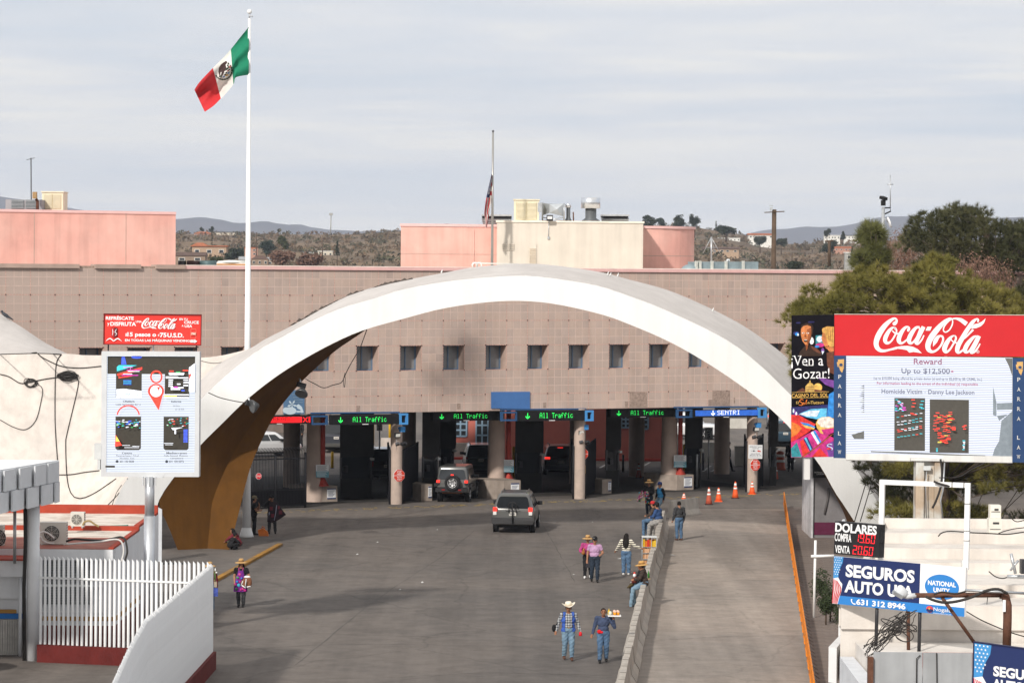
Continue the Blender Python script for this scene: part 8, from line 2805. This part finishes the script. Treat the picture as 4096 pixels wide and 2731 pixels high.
def person(key,label,g,yaw,h=1.72,pose=None,base=J0,wear=(),hair='short',hat=None,skin=SKIN,shoes=SHOEK,vox=.0145,fat=1.0,hatm=None,tilt=(0,0),sleeve='long'):
 J={k_:Vector(v_)for k_,v_ in base.items()}
 for k_,v_ in(pose or{}).items():
  J[k_]=Vector(v_)
 t=thing('person',label,'person',g,yaw)
 t.scale=(h/1.72,)*3
 caps=[]
 def C(a,b,ra,rb,lab):
  caps.append((Vector(a),Vector(b),ra,rb,lab))
 pel,ch,nk,hd=J['pel'],J['chest'],J['neck'],J['head']
 upv=(nk-pel).normalized()
 mb=MB()
 sx=Vector((1,0,0))
 q=fat
 for c,r,lab in((pel,(.170*q,.128*q,.12),'pelvis'),(pel.lerp(ch,.38),(.165*q,.125*q,.13),'belly'),(ch,(.185*(q*.5+.5),.120*(q*.4+.6),.17),'chest'),(ch.lerp(nk,.62),(.15,.085,.09),'chest')):
  mb.ball(c,r,14)
  caps.append((c-sx*r[0]*.5,c+sx*r[0]*.5,r[1]*.98,r[1]*.98,lab))
 C(nk-upv*.02,hd-Vector((0,.01,.06)),.058,.054,'neck')
 hf=(hd-nk)
 mb.ball(hd+Vector((0,-.008,.018)),(.076,.096,.104),14)
 mb.ball(hd+Vector((0,.022,-.055)),(.056,.066,.062),12)
 mb.tube([hd+Vector((0,.085,.012)),hd+Vector((0,.108,-.022))],[.012,.017],6)
 for sg in(-1,1):
  mb.ball(hd+Vector((sg*.076,-.008,.0)),(.012,.022,.032),6)
 caps.append((hd+Vector((0,0,-.03)),hd+Vector((0,0,.03)),.095,.095,'head'))
 for s_,sg in(('L',-1),('R',1)):
  sh,el,wr=J['sh'+s_],J['el'+s_],J['wr'+s_]
  C(ch.lerp(nk,.72),sh,.065,.062,'chest')
  m_=sh.lerp(el,.55)
  C(sh,m_,.066,.056,'ua')
  C(m_,el,.056,.048,'ua2')
  C(el,wr,.046,.030,'fa')
  d=(wr-el).normalized()
  pd=J.get('ha'+s_,wr+d*.075)
  hd_=(pd-wr).normalized()
  C(wr,wr+hd_*.06,.028,.032,'hand')
  sd=hd_.cross(Vector((0,1,.2))).normalized()
  cur=sd.cross(hd_).normalized()
  for i in range(4):
   b0=wr+hd_*.075+sd*(i-1.5)*.019
   k1=b0+hd_*(.042-abs(i-1.4)*.006)+sd*(i-1.5)*.004+cur*.004
   C(b0,k1,.0100,.0092,'hand')
   C(k1,k1+(hd_*.6+cur*.65).normalized()*.033,.0092,.0082,'hand')
  C(wr+hd_*.02+sd*.028,wr+hd_*.06+sd*.055+cur*.02,.0115,.0095,'hand')
  hip,kn,an=J['hip'+s_],J['kn'+s_],J['an'+s_]
  C(hip,hip.lerp(kn,.5),.100*q,.084,'th')
  C(hip.lerp(kn,.5),kn,.084,.062,'th')
  C(kn,kn.lerp(an,.35),.057,.058,'sh')
  C(kn.lerp(an,.35),an,.058,.040,'sh')
  ft=Vector(J.get('ft'+s_,(0,1,-.10)))
  C(an-Vector((0,.02,.03)),an+ft*.075-Vector((0,0,.035)),.040,.038,'ft')
  C(an+ft*.075-Vector((0,0,.038)),an+ft*.155-Vector((0,0,.040)),.038,.028,'ft')
 for a,b,ra,rb,lab in caps:
  if lab in('pelvis','belly')or lab=='head':
   continue
  if lab=='chest'and abs(ra-rb)<1e-9:
   continue
  if(b-a).length>1e-4:
   mb.tube([a,b],[ra,rb],10)
  mb.ball(a,ra,10)
  mb.ball(b,rb,10)
 v,nr,f=remesh(mb,vox)
 fc=v[f].mean(1)
 best=np.full(len(fc),1e9)
 lab=np.zeros(len(fc),int)
 names=[]
 for a,b,ra,rb,l_ in caps:
  if l_ not in names:
   names.append(l_)
  a_,ab=np.array(a),np.array(b-a)
  u=np.clip(((fc-a_)@ab)/max(1e-9,ab@ab),0,1)
  d=np.linalg.norm(fc-a_-u[:,None]*ab,axis=1)-(ra+(rb-ra)*u)
  w=d<best
  best[w]=d[w]
  lab[w]=names.index(l_)
 body=fast_mesh('body',v,f,skin,smooth=True)
 body.parent=t
 ln=np.array(names)[lab]
 def shell(name,sel,m,inf,wr_=.004):
  idx=np.unique(f[sel])
  if len(idx)==0:
   return
  mp=np.full(len(v),-1)
  mp[idx]=np.arange(len(idx))
  vv=v[idx]
  wob=np.sin(vv[:,2]*38+vv[:,0]*19)*np.sin(vv[:,0]*31+vv[:,1]*27+vv[:,2]*14)*1.2
  o=fast_mesh(name,vv+nr[idx]*(inf+wr_*wob)[:,None],mp[f[sel]],m,smooth=True)
  o.parent=t
  return o
 S_=lambda*ls:np.isin(ln,ls)
 sl={'long':('chest','belly','ua','ua2','fa'),'short':('chest','belly','ua'),'none':('chest','belly')}
 for w in wear:
  kind,m,inf=w[0],w[1],(w[2]if len(w)>2 else.010)
  if kind=='shirt':
   sel=S_(*sl[sleeve])|(S_('pelvis')&(fc[:,2]>J['pel'].z+.0))
   shell('shirt',sel,m,inf,.005)
  elif kind=='jacket':
   sel=S_(*sl['long'])|S_('pelvis')
   shell('jacket',sel,m,inf+.012,.009)
  elif kind=='vest':
   sel=(S_('chest','belly')|(S_('pelvis')&(fc[:,2]>J['pel'].z-.06)))&((np.abs(fc[:,0])>.098)|(fc[:,1]<0))
   shell('vest',sel,m,inf+.03,.008)
  elif kind=='fullvest':
   shell('vest',S_('chest','belly')&(fc[:,2]>J['pel'].z+.02),m,inf+.02,.006)
  elif kind=='trousers':
   shell('trousers',S_('pelvis','th','sh'),m,inf+.012,.008)
  elif kind=='wide':
   shell('trousers',S_('pelvis','th','sh'),m,inf+.024,.010)
 shell('shoes',S_('ft'),shoes,.012,0)
 hl=Vector(hd)
 hz_,hy_=fc[:,2]-hl.z,fc[:,1]-hl.y
 ish=S_('head')
 if hair=='short':
  shell('hair',ish&((hz_>.055)|((hy_<-.01)&(hz_>-.04))&(hz_>-.055))&~((hy_>.05)&(hz_<.085)),HAIR,.012,.004)
 elif hair=='long':
  shell('hair',ish&((hz_>.06)|(hy_<.0))&~((hy_>.05)&(hz_<.085)),HAIR,.016,.004)
  b=MB()
  rows=[]
  for i,z in enumerate(np.linspace(.06,-.50,9)):
   w_=(.085,.10,.115,.125,.13,.13,.12,.10,.05)[i]
   y_=(-.07,-.09,-.10,-.105,-.125,-.13,-.13,-.125,-.12)[i]
   rows.append([hl+Vector((w_*math.cos(a),y_+.045*math.sin(a),z))for a in np.linspace(0,6.283,14,endpoint=False)])
  b.grid(rows,0,True,True)
  lpart(b,'long_hair',HAIR,t)
 eb=MB()
 for sg in(-1,1):
  eb.ball(hl+Vector((sg*.032,.088,.018)),(.014,.008,.008),6)
  eb.box(hl+Vector((sg*.032,.092,.042)),(.036,.008,.008))
 eb.box(hl+Vector((0,.088,-.060)),(.044,.008,.008))
 lpart(eb,'face_features',mat('dark_feature',(.03,.015,.012),.6),t)
 if hat:
  hatmesh(hat,hl+Vector((0,-.005,.072)),hatm or([STRAW,STRAWD]),t,tilt)
 PEOPLE[key]=t
 return t
def held(t,name,label,cat,c,build,mats):
 M_=Matrix.Translation(t.location)@Matrix.Rotation(t.rotation_euler.z,4,'Z')@Matrix.Scale(t.scale.x,4)
 b=MB()
 build(b)
 b.v=[tuple(M_@Vector(p))for p in b.v]
 return tag(b.build(name,mats),label,cat)
WALK=dict(knL=(-.10,.10,.50),anL=(-.105,.05,.10),knR=(.10,.02,.50),anR=(.105,-.16,.12))
WALK2=dict(knR=(.10,.10,.50),anR=(.105,.05,.10),knL=(-.10,.02,.50),anL=(-.105,-.16,.12))
PI=math.pi
p=person('cowboy','man in white cowboy hat, plaid shirt and open blue vest walking forward',G(2272,2640),PI+.08,1.74,dict(elL=(-.30,-.05,1.12),wrL=(-.36,.06,.89),elR=(.30,-.05,1.12),wrR=(.37,.05,.90),**WALK),wear=(('shirt',PLAID),('vest',CL('royal_blue',(.045,.105,.40))),('trousers',JEANL)),hat='cowboy',hatm=[mat('cream_felt',(.78,.72,.60),.8,.05,6),mat('cream_band',(.55,.47,.36),.8)],skin=SKIND,shoes=SHOEB,tilt=(-.05,.08))
lpart(MB().lathe((0,0,1.0),[(.158,-.022),(.162,0),(.158,.022)],20,sy=.80),'belt',mat('brown_belt',(.07,.035,.02),.5),p)
lpart(MB().box((0,.130,1.0),(.07,.02,.05)),'buckle',mat('brass_buckle',(.45,.30,.12),.35,metal=.7),p)
held(p,'shoulder_bag','small black bag carried by the man in the cowboy hat','bag',0,lambda b:(b.ball((.43,-.02,.98),(.07,.11,.12),10),b.tube([(.40,.02,1.06),(.33,.02,1.15)],.012,5)),[KBLACK])
held(p,'red_bottle','small red bottle in the left hand of the man in the cowboy hat','bottle',0,lambda b:b.lathe((-.36,.12,.76),[(.045,0),(.05,.03),(.05,.09),(.03,.12),(.01,.13)],10),[mat('bright_red_plastic',(.62,.02,.03),.4)])
p=person('tray','man in slate blue jersey balancing a white tray of drinks on his shoulder',G(2412,2650),PI+.02,1.70,dict(head=(0,.065,1.575),elR=(.27,-.02,1.12),wrR=(.34,.07,.90),elL=(-.345,.05,1.11),wrL=(-.30,.15,1.36),haL=(-.30,.16,1.44),**WALK2),wear=(('shirt',CL('slate_blue',(.050,.068,.125)),.012),('trousers',JEAN)),skin=SKIND)
held(p,'tray','white tray held at shoulder height by the man in slate blue','tray',0,lambda b:(b.box((-.33,.14,1.478),(.40,.30,.02)),b.box((-.33,.285,1.492),(.40,.012,.03)),b.box((-.33,-.005,1.492),(.40,.012,.03)),b.box((-.525,.14,1.492),(.012,.27,.03)),b.box((-.135,.14,1.492),(.012,.27,.03))),[PRINTW])
for i,(x,y_,c_)in enumerate(((-.33,.08,0),(-.43,.08,0),(-.35,.2,0),(-.45,.2,0))):
 held(p,'drink_cup',('orange drink cup under a clear dome, inner front one on the tray','orange drink cup under a clear dome, outer front one on the tray','orange drink cup under a clear dome, inner rear one on the tray','orange drink cup under a clear dome, outer rear one on the tray')[i],'cup',0,lambda b:(b.lathe((x,y_,1.489),[(.030,0),(.040,.10)],12,0),b.lathe((x,y_,1.5895),[(.041,0),(.043,.008),(.036,.045),(.016,.065)],12,1)),[mat('orange_juice',(.72,.30,.02),.4),mat('fruit_dome',(.66,.45,.36),.3,.3,30)])
held(p,'snack_bag','clear bag of snacks on the inner end of the tray','bag',0,lambda b:b.ball((-.205,.12,1.555),(.06,.08,.065),10),[mat('snack_bag_film',(.60,.62,.52),.4,.35,30)])
held(p,'sauce_bottle','yellow squeeze bottle at the back of the tray','bottle',0,lambda b:b.lathe((-.17,.0,1.489),[(.03,0),(.034,.02),(.034,.12),(.02,.145),(.008,.17),(.004,.2)],12),[mat('yellow_plastic',(.72,.48,.01),.4)])
held(p,'red_cloth','red cloth tucked in the waist of the man with the tray','cloth',0,lambda b:(b.ball((.13,.13,.985),(.07,.04,.065),8),b.ball((.06,.14,.965),(.06,.03,.04),8)),[CL('red',(.62,.012,.016))])
p=person('polo','stout man in lilac polo shirt and black cap walking forward',G(2378,2328),PI+.05,1.72,dict(elL=(-.31,-.02,1.13),wrL=(-.20,.22,1.06),elR=(.27,-.02,1.12),wrR=(.29,.04,.86),**WALK),wear=(('shirt',CL('lilac',(.44,.27,.43)),.014),('trousers',JEAND)),hat='cap',hatm=[KBLACK],sleeve='short',fat=1.16)
lpart(MB().box((.035,.118,1.70),(.03,.012,.035)),'cap_badge',PRINTW,p)
held(p,'glove','grey glove held in the hand of the man in the lilac polo','glove',0,lambda b:(b.ball((-.13,.29,1.03),(.07,.03,.03),8),b.ball((-.20,.29,1.01),(.04,.03,.05),8)),[KGREY])
p=person('pink','vendor in magenta hoodie and tall straw hat beside the lilac polo man',G(2350,2312),PI-.1,1.62,dict(elR=(.31,.02,1.12),wrR=(.17,.22,1.08),elL=(-.24,.05,1.12),wrL=(-.22,.12,.90),**WALK2),wear=(('jacket',CL('magenta',(.40,.055,.19)),.006),('trousers',KBLACK)),hat='straw',shoes=SHOEW)
held(p,'clay_jug','amber leather bundle held at the chest of the magenta vendor','bundle',0,lambda b:(b.ball((.16,.30,1.08),(.08,.08,.09),10),b.tube([(.17,.29,1.12),(.12,.29,1.26)],[.05,.04],8)),[mat('amber_leather',(.32,.12,.03),.4,.3,12)])
held(p,'black_bag','black printed carrier bag held between the magenta vendor and polo man','bag',0,lambda b:(b.box((-.08,.12,.62),(.28,.10,.32)),b.tube([(-.18,.12,.78),(-.16,.12,.88),(.0,.12,.88),(.02,.12,.78)],.012,5)),[mat('black_carrier',(.03,.028,.034),.5,.3,12)])
p=person('striped','woman with long black hair and striped knit jumper seen from behind',G(2504,2299),-.22,1.64,dict(elL=(-.33,.02,1.16),wrL=(-.45,.10,.99),elR=(.36,.04,1.20),wrR=(.56,.14,1.12),anL=(-.10,-.02,.085),anR=(.10,.05,.085)),wear=(('shirt',KNIT,.022),('wide',JEAN)),hair='long',shoes=SHOEW)
p=person('brown','man in brown jacket and wide straw hat sitting on the concrete barrier',(barrier_x(106.4)+.02,106.4,-.07),R(82),1.70,dict(head=(0,.12,1.53)),SIT,wear=(('jacket',CL('dark_brown',(.048,.034,.028))),('trousers',JEANL)),hat='straw',hatm=[mat('straw_gold',(.52,.30,.10),.85,.15,14),STRAWD],shoes=SHOEB,tilt=(-.1,.0))
held(p,'toy_bundle','bundle of brown white and red plush wares in the lap of the brown jacket man','wares',0,lambda b:(b.ball((0,.34,1.05),(.15,.09,.15),10,0),b.ball((.02,.42,.98),(.14,.06,.10),9,1),b.ball((-.06,.36,1.20),(.07,.06,.07),8,2),b.ball((.06,.37,1.26),(.06,.05,.06),8,3),b.box((.03,.49,.95),(.25,.012,.03),2,0,.3),b.box((.03,.46,1.03),(.24,.012,.02),2,0,.3),b.tube([(-.02,.42,.90),(.05,.62,.74)],[.06,.03],7,4),b.tube([(.07,.40,.88),(.12,.56,.72)],[.06,.03],7,5)),[mat('plush_brown',(.15,.04,.025),.9),mat('plush_maroon',(.11,.022,.02),.9),PRINTW,mat('plush_red',(.55,.05,.03),.9),mat('plush_olive',(.09,.065,.025),.9),mat('plush_ochre',(.30,.15,.05),.9)])
person('behind','dark-haired person half hidden behind the wide straw hat',(barrier_x(109.2)-.12,109.2,-.30),R(100),1.60,{},SIT,wear=(('jacket',KBLACK),('trousers',KBLACK)),skin=SKIND)
person('blue','heavy man in blue jacket and grey trousers sitting on the barrier, back turned',(barrier_x(132.2)+.0,132.2,-.05),R(58),1.74,dict(head=(0,.13,1.56)),SIT,wear=(('jacket',CL('steel_blue',(.035,.075,.19)),.012),('wide',CL('grey_trousers',(.30,.29,.28)))),hat='cap',hatm=[KBLACK],fat=1.25,hair='short')
person('redcap','person in red cap and jeans sitting just beyond the blue jacket man',(barrier_x(133.6)-.22,133.6,-.05),R(75),1.68,dict(knL=(-.12,.50,.80)),SIT,wear=(('jacket',CL('brown_grey',(.07,.05,.04))),('trousers',JEAN)),hat='cap',hatm=[CL('cap_red',(.50,.03,.035))])
person('vest','man in bright blue vest over black sleeves leaning at the barrier end',G(2640,2063),R(128),1.72,dict(pel=(0,-.06,.86),chest=(0,-.02,1.14),neck=(0,.0,1.33),head=(0,.03,1.49),shL=(-.18,-.01,1.29),shR=(.18,-.01,1.29),elL=(-.25,-.06,1.04),elR=(.25,.0,1.03),wrL=(-.22,-.02,.80),wrR=(.20,.12,.84),hipL=(-.09,-.05,.83),hipR=(.09,-.05,.83),knL=(-.12,.22,.54),knR=(.12,.16,.46),anL=(-.12,.28,.09),anR=(.11,.04,.09)),wear=(('shirt',KBLACK),('fullvest',CL('sky_blue',(.045,.25,.50))),('wide',JEANL)),hat='cap',hatm=[CL('cap_navy',(.03,.05,.16))])
p=person('vendor','vendor in straw hat and dark jacket carrying bright toys by the barrier end',G(2596,2062),PI*.82,1.70,dict(elL=(-.25,.06,1.13),wrL=(-.10,.26,1.14),elR=(.27,.06,1.13),wrR=(.14,.27,1.12)),wear=(('jacket',KBLACK),('trousers',JEAND)),hat='straw',hatm=[STRAW,STRAWD],skin=SKIND)
def toys(b):
 rr_=random.Random(4)
 for i in range(70):
  u=rr_.random()
  side_=i%2
  c=(.22+u*.18+rr_.uniform(-.08,.08),.34+rr_.uniform(-.06,.08),1.18-u*.42+rr_.uniform(-.08,.08))if side_ else(-.06+rr_.uniform(-.1,.09),.34+rr_.uniform(-.06,.06),1.22-u*.62)
  b.box(c,(rr_.uniform(.03,.09),.03,rr_.uniform(.03,.08)),rr_.randrange(7),rr_.uniform(0,3),rr_.uniform(0,3))
 for i in range(3):
  b.box((.27+i*.012,.42,.86+i*.03),(.34,.02,.03),(1,6,0)[i],0,0,.5)
held(p,'toy_wares','bright bundle of small toys and bags carried by the straw hat vendor','wares',0,toys,[mat('toy_'+n_,c_,.7)for n_,c_ in(('pink',(.60,.05,.22)),('magenta',(.45,.03,.25)),('green',(.08,.30,.12)),('teal',(.06,.26,.36)),('yellow',(.60,.42,.10)),('red',(.45,.03,.04)),('white',(.70,.68,.66)))])
person('grey','man in charcoal jacket and jeans standing right of the barrier, back turned',G(2716,2160),R(28),1.73,dict(elL=(-.26,.0,1.12),wrL=(-.27,.09,.89),anL=(-.095,.0,.085)),wear=(('jacket',CL('charcoal_jacket',(.048,.050,.054)),.006),('trousers',JEAN)),shoes=SHOEB)
p=person('apron','vendor in straw hat and embroidered purple apron at the ochre kerb',G(964,2426),PI-.05,1.64,dict(elL=(-.30,.0,1.13),wrL=(-.19,.26,1.05),elR=(.25,.0,1.12),wrR=(.22,.14,.90),anL=(-.08,.0,.085),anR=(.09,.0,.085)),wear=(('shirt',KBLACK,.012),('trousers',KGREY)),hat='straw',hatm=[STRAW,STRAWD],sleeve='short',hair='long')
APR=mat('apron_purple',(.17,.025,.24),.9,.25,10)
rows=[[((-.5+u)*w_*2,y_+.05*math.cos((u-.5)*3.0)-.02,z)for u in np.linspace(0,1,9)]for z,w_,y_ in((1.36,.09,.13),(1.20,.13,.15),(1.02,.18,.155),(.92,.22,.14),(.75,.25,.16),(.58,.26,.17))]
ap=lpart(MB().grid(rows),'apron',APR,p)
fb_=MB()
for i,(x,z,r_,c_)in enumerate(((.03,1.22,.055,0),(.10,1.10,.045,1),(-.04,1.08,.04,2),(.06,.82,.07,3),(-.10,.70,.06,0),(.15,.68,.05,1),(-.02,.66,.05,4),(.20,.84,.05,4),(-.16,.84,.05,0),(.12,.95,.05,2),(-.17,.64,.06,4),(.02,.95,.04,4))):
 y_=float(np.interp(z,[.58,.75,.92,1.02,1.2,1.36],[.17,.16,.14,.155,.15,.13]))+.05*math.cos(x*2.6)-.008
 fb_.lathe((x,y_,z),[(r_,0),(r_*.6,.012),(.005,.014)],9,c_,M=Matrix.Rotation(R(-90),3,'X'))
fo_=lpart(fb_,'embroidery',[mat('thread_pink',(.62,.08,.28),.9),mat('thread_green',(.08,.30,.12),.9),mat('thread_blue',(.05,.22,.55),.9),mat('thread_cyan',(.06,.42,.55),.9),mat('thread_magenta',(.50,.03,.24),.9)],ap)
lpart(MB().tube([(-.07,.12,1.36),(-.08,.02,1.46)],.012,5).tube([(.07,.12,1.36),(.08,.02,1.46)],.012,5),'apron_strap',mat('thread_pink'),p)
held(p,'fur_bundle','brown jackets with white fleece edges over the arm of the apron vendor','wares',0,lambda b:(b.ball((-.26,.28,1.02),(.16,.10,.13),10,0),b.ball((-.34,.27,.94),(.10,.09,.20),10,0),b.ball((-.15,.31,.90),(.13,.07,.16),10,0),b.ball((-.26,.27,1.14),(.13,.09,.05),9,1),b.tube([(-.08,.38,.84),(-.22,.38,.74)],.022,6,1),b.tube([(-.26,.37,.78),(-.40,.34,.80)],.022,6,1),b.tube([(-.12,.39,1.00),(-.06,.38,.84)],.016,6,1),b.tube([(-.24,.39,1.08),(-.21,.39,.78)],.016,6,1)),[mat('brown_suede',(.20,.085,.045),.9,.2,8),PRINTW])
p=person('fence','hat-wearing vendor mostly hidden behind the end of the picket fence',G(838,2444),PI,1.66,{},wear=(('shirt',CL('burgundy',(.14,.02,.03))),('trousers',JEAN)),hat='straw',hatm=[STRAW,STRAWD])
held(p,'blue_cloth','blue printed cloth hanging at the fence corner','cloth',0,lambda b:(b.box((-.24,.2,.72),(.16,.05,.30),0),b.box((-.23,.2,1.0),(.1,.05,.2),1)),[CL('blue_print',(.06,.09,.35),var=.4,scale=14),CL('beige',(.40,.33,.25))])
held(p,'bouquet','pale flowers with green leaves at the fence corner','flowers',0,lambda b:([b.tube([(-.22,.2,1.1),(-.24+.02*i,.2,1.35+.03*i),(-.27+.02*i,.2,1.5+.04*(i%3))],[.012,.006,.003],4,0)for i in range(5)],b.ball((-.26,.2,1.42),(.04,.04,.03),7,1),b.ball((-.22,.2,1.52),(.025,.03,.06),7,1)),[mat('leaf_green',(.12,.22,.08),.8),PRINTW])
person('khaki','man in khaki cap and black clothes with a hand at his chin by the flagpole',G(1015,2138),R(-82),1.70,dict(elL=(-.20,.22,1.12),wrL=(-.06,.25,1.36),haL=(-.03,.20,1.45),elR=(.22,.10,1.10),wrR=(.0,.27,1.10),anL=(-.09,-.02,.085),anR=(.09,.02,.085)),wear=(('shirt',KBLACK,.012),('trousers',KBLACK)),hat='cap',hatm=[CL('khaki',(.17,.14,.085))],sleeve='short',skin=SKIND,fat=1.1)
p=person('poncho','man in dark poncho with dull red squares raising a hand to his face',G(1087,2133),PI+.12,1.70,dict(elR=(.34,.06,1.24),wrR=(.16,.16,1.52),haR=(.10,.15,1.58),elL=(-.28,.0,1.14),wrL=(-.30,.12,.95),anL=(-.16,-.02,.085),anR=(.12,-.02,.085),knL=(-.13,.03,.495),knR=(.11,.03,.495)),wear=(('jacket',KBLACK),('trousers',KGREY)),hat='cap',hatm=[KBLACK],skin=SKIND)
PON=CL('poncho_dark',(.032,.022,.028),var=.3,scale=5)
po_=MB()
q4=[(.12,.19,1.46),(-.22,.14,1.46),(-.42,.16,1.15),(-.64,.08,.86),(-.30,.24,.64),(-.02,.28,.52),(.22,.28,.56),(.20,.26,1.0)]
po_.prism(q4,(0,-.012,0))
po_.prism([(x,y_-.30,z)for x,y_,z in((.08,.17,1.45),(-.20,.10,1.45),(-.36,.14,1.1),(-.46,.1,.86),(-.1,.08,.62))],(0,.012,0))
pp=lpart(po_,'poncho',PON,p,recalc=True)
pq_=MB()
for x,z,w_,h_ in((.04,1.16,.14,.16),(-.38,.98,.16,.18),(-.02,.84,.14,.16),(-.30,1.20,.10,.14)):
 pq_.box((x,.305-max(0,-x)*.30,z),(w_,.01,h_),0,.2)
lpart(pq_,'poncho_square',CL('dull_red',(.16,.03,.045)),pp)
lpart(MB().tube([(-.21,.13,1.40),(-.17,.24,1.0),(-.10,.26,.62)],.014,5).tube([(.13,.24,1.0),(.15,.25,.64)],.012,5),'poncho_edge',CL('pale_trim',(.50,.52,.66)),pp)
fr_=MB()
for i in range(12):
 fr_.tube([(.14-i*.02,.24,.61),(.14-i*.02,.25,.54)],.008,4)
lpart(fr_,'fringe',PRINTW,pp)
g=G(1054,2143)
t=thing('orange_bag','orange carrier bag slumped on the ground between the two men','bag',g)
MB().prism([g+Vector((-.20,0,0)),g+Vector((.22,0,0)),g+Vector((.18,0,.18)),g+Vector((-.02,0,.34)),g+Vector((-.26,0,.26))],(0,.22,0)).build('bag',mat('orange_plastic',(.62,.17,.03),.5,.15,6),t,recalc=True)
MB().tube([g+Vector((-.1,.1,.30)),g+Vector((-.06,.1,.42)),g+Vector((.02,.1,.40)),g+Vector((.04,.1,.30))],.02,5).build('handle',mat('orange_plastic'),t)
SQ_=dict(pel=(0,-.05,.26),chest=(0,.10,.50),neck=(0,.20,.66),head=(0,.27,.79),shL=(-.17,.16,.62),shR=(.17,.16,.62),elL=(-.20,.36,.48),elR=(.20,.36,.48),wrL=(-.12,.52,.36),wrR=(.12,.52,.36),hipL=(-.10,-.03,.24),hipR=(.10,-.03,.24),knL=(-.17,.38,.34),knR=(.17,.38,.34),anL=(-.13,.12,.08),anR=(.13,.12,.08))
person('squat','person in burgundy top squatting beside the brown arch leg',G(952,2196),R(75),1.66,{},SQ_,wear=(('jacket',CL('burgundy')),('trousers',CL('olive',(.06,.055,.04)))),hair='long',skin=SKIND)
person('squat2','dark figure squatting close against the brown arch leg',G(922,2198),R(-60),1.3,{},SQ_,wear=(('jacket',KBLACK),('trousers',KBLACK)),hat='cap',hatm=[KBLACK])
UNI=CL('dark_uniform',(.010,.011,.016),var=.2)
person('off1','officer in dark uniform and cap walking through the shaded lane',G(2912,1886),R(-88),1.74,dict(knL=(-.10,.16,.52),anL=(-.1,.26,.10),knR=(.1,-.02,.50),anR=(.1,-.26,.14)),wear=(('jacket',UNI),('trousers',UNI)),hat='cap',hatm=[UNI],vox=.018,fat=1.12)
person('off2','officer in dark uniform standing at the right end under the port',G(3162,1884),R(170),1.78,{},wear=(('jacket',UNI),('wide',UNI)),hat='cap',hatm=[UNI],vox=.018)
person('worker','person in dark clothes standing far beyond the black bar gate',G(1204,1786),R(120),1.75,{},wear=(('jacket',KBLACK),('trousers',KBLACK)),hat='cap',hatm=[KBLACK],vox=.02)
g=G(2594,2268)
cz=1.22
t=thing('snack_cabinet','aluminium snack cabinet with shelves of orange packets beside the barrier','cabinet',g)
x0,x1,y0,y1=g.x-.26,g.x+.30,g.y-.18,g.y+.28
for x in(x0,x0+.36,x1):
 for y_ in(y0,y1):
  MB().tube([(x,y_,0),(x,y_,cz)],.013,6).build('post',mat('dull_aluminium',(.36,.37,.38),.5,.1,metal=.3),t)
for z in(.10,.36,.60,.84,cz):
 MB().bb((x0,y0,z-.012),(x1,y1,z)).build('shelf',mat('dull_aluminium'),t)
MB().bb((x0-.02,y0-.02,cz+.002),(x1+.02,y1+.02,cz+.03)).build('top',mat('pale_grey_box'),t)
SN=[mat('snack_'+n_,c_,.45,.2,20)for n_,c_ in(('orange',(.62,.17,.02)),('red',(.50,.035,.02)),('yellow',(.66,.42,.03)),('tan',(.48,.25,.12)),('peach',(.55,.33,.20)),('green',(.08,.22,.04)))]
b_=random.Random(9)
k=0
for zi,z in enumerate((.10,.36,.60,.84)):
 for i in range(6):
  for j in range(2):
   w,h_=b_.uniform(.075,.09),b_.uniform(.15,.20)if zi<3 else b_.uniform(.22,.32)
   o=MB().box((0,0,h_/2),(w,.07,h_)).build('snack_packet',SN[b_.choice((0,0,1,2))if zi==3 else(3 if b_.random()<.6 else 4)])
   o.location=(x0+.05+i*.092,y0+.10+j*.17,z+.001)
   o.rotation_euler=(0,0,b_.uniform(-.3,.3))
   tag(o,('bright orange snack packet on the top shelf of the cabinet','tan snack packet on the second shelf down in the cabinet','tan snack packet on the third shelf down in the cabinet','tan snack packet on the lowest shelf of the cabinet')[3-zi],'snack packet','snack packets in the aluminium cabinet')
t=thing('bottle_crate','small open crate of green bottles on the barrier beside the brown jacket','crate',(barrier_x(108)+.02,108,.82))
c=Vector((barrier_x(108)+.02,108,.82))
MB().bb(c+Vector((-.16,-.12,0)),c+Vector((.16,.12,.04))).build('base',mat('crate_wood',(.30,.20,.12),.8),t)
for dx in(-.1,0,.1):
 MB().lathe(c+Vector((dx,-.04,.041)),[(.04,0),(.04,.16),(.015,.22),(.015,.27)],10).build('bottle',mat('green_glass',(.04,.16,.03),.2),t)
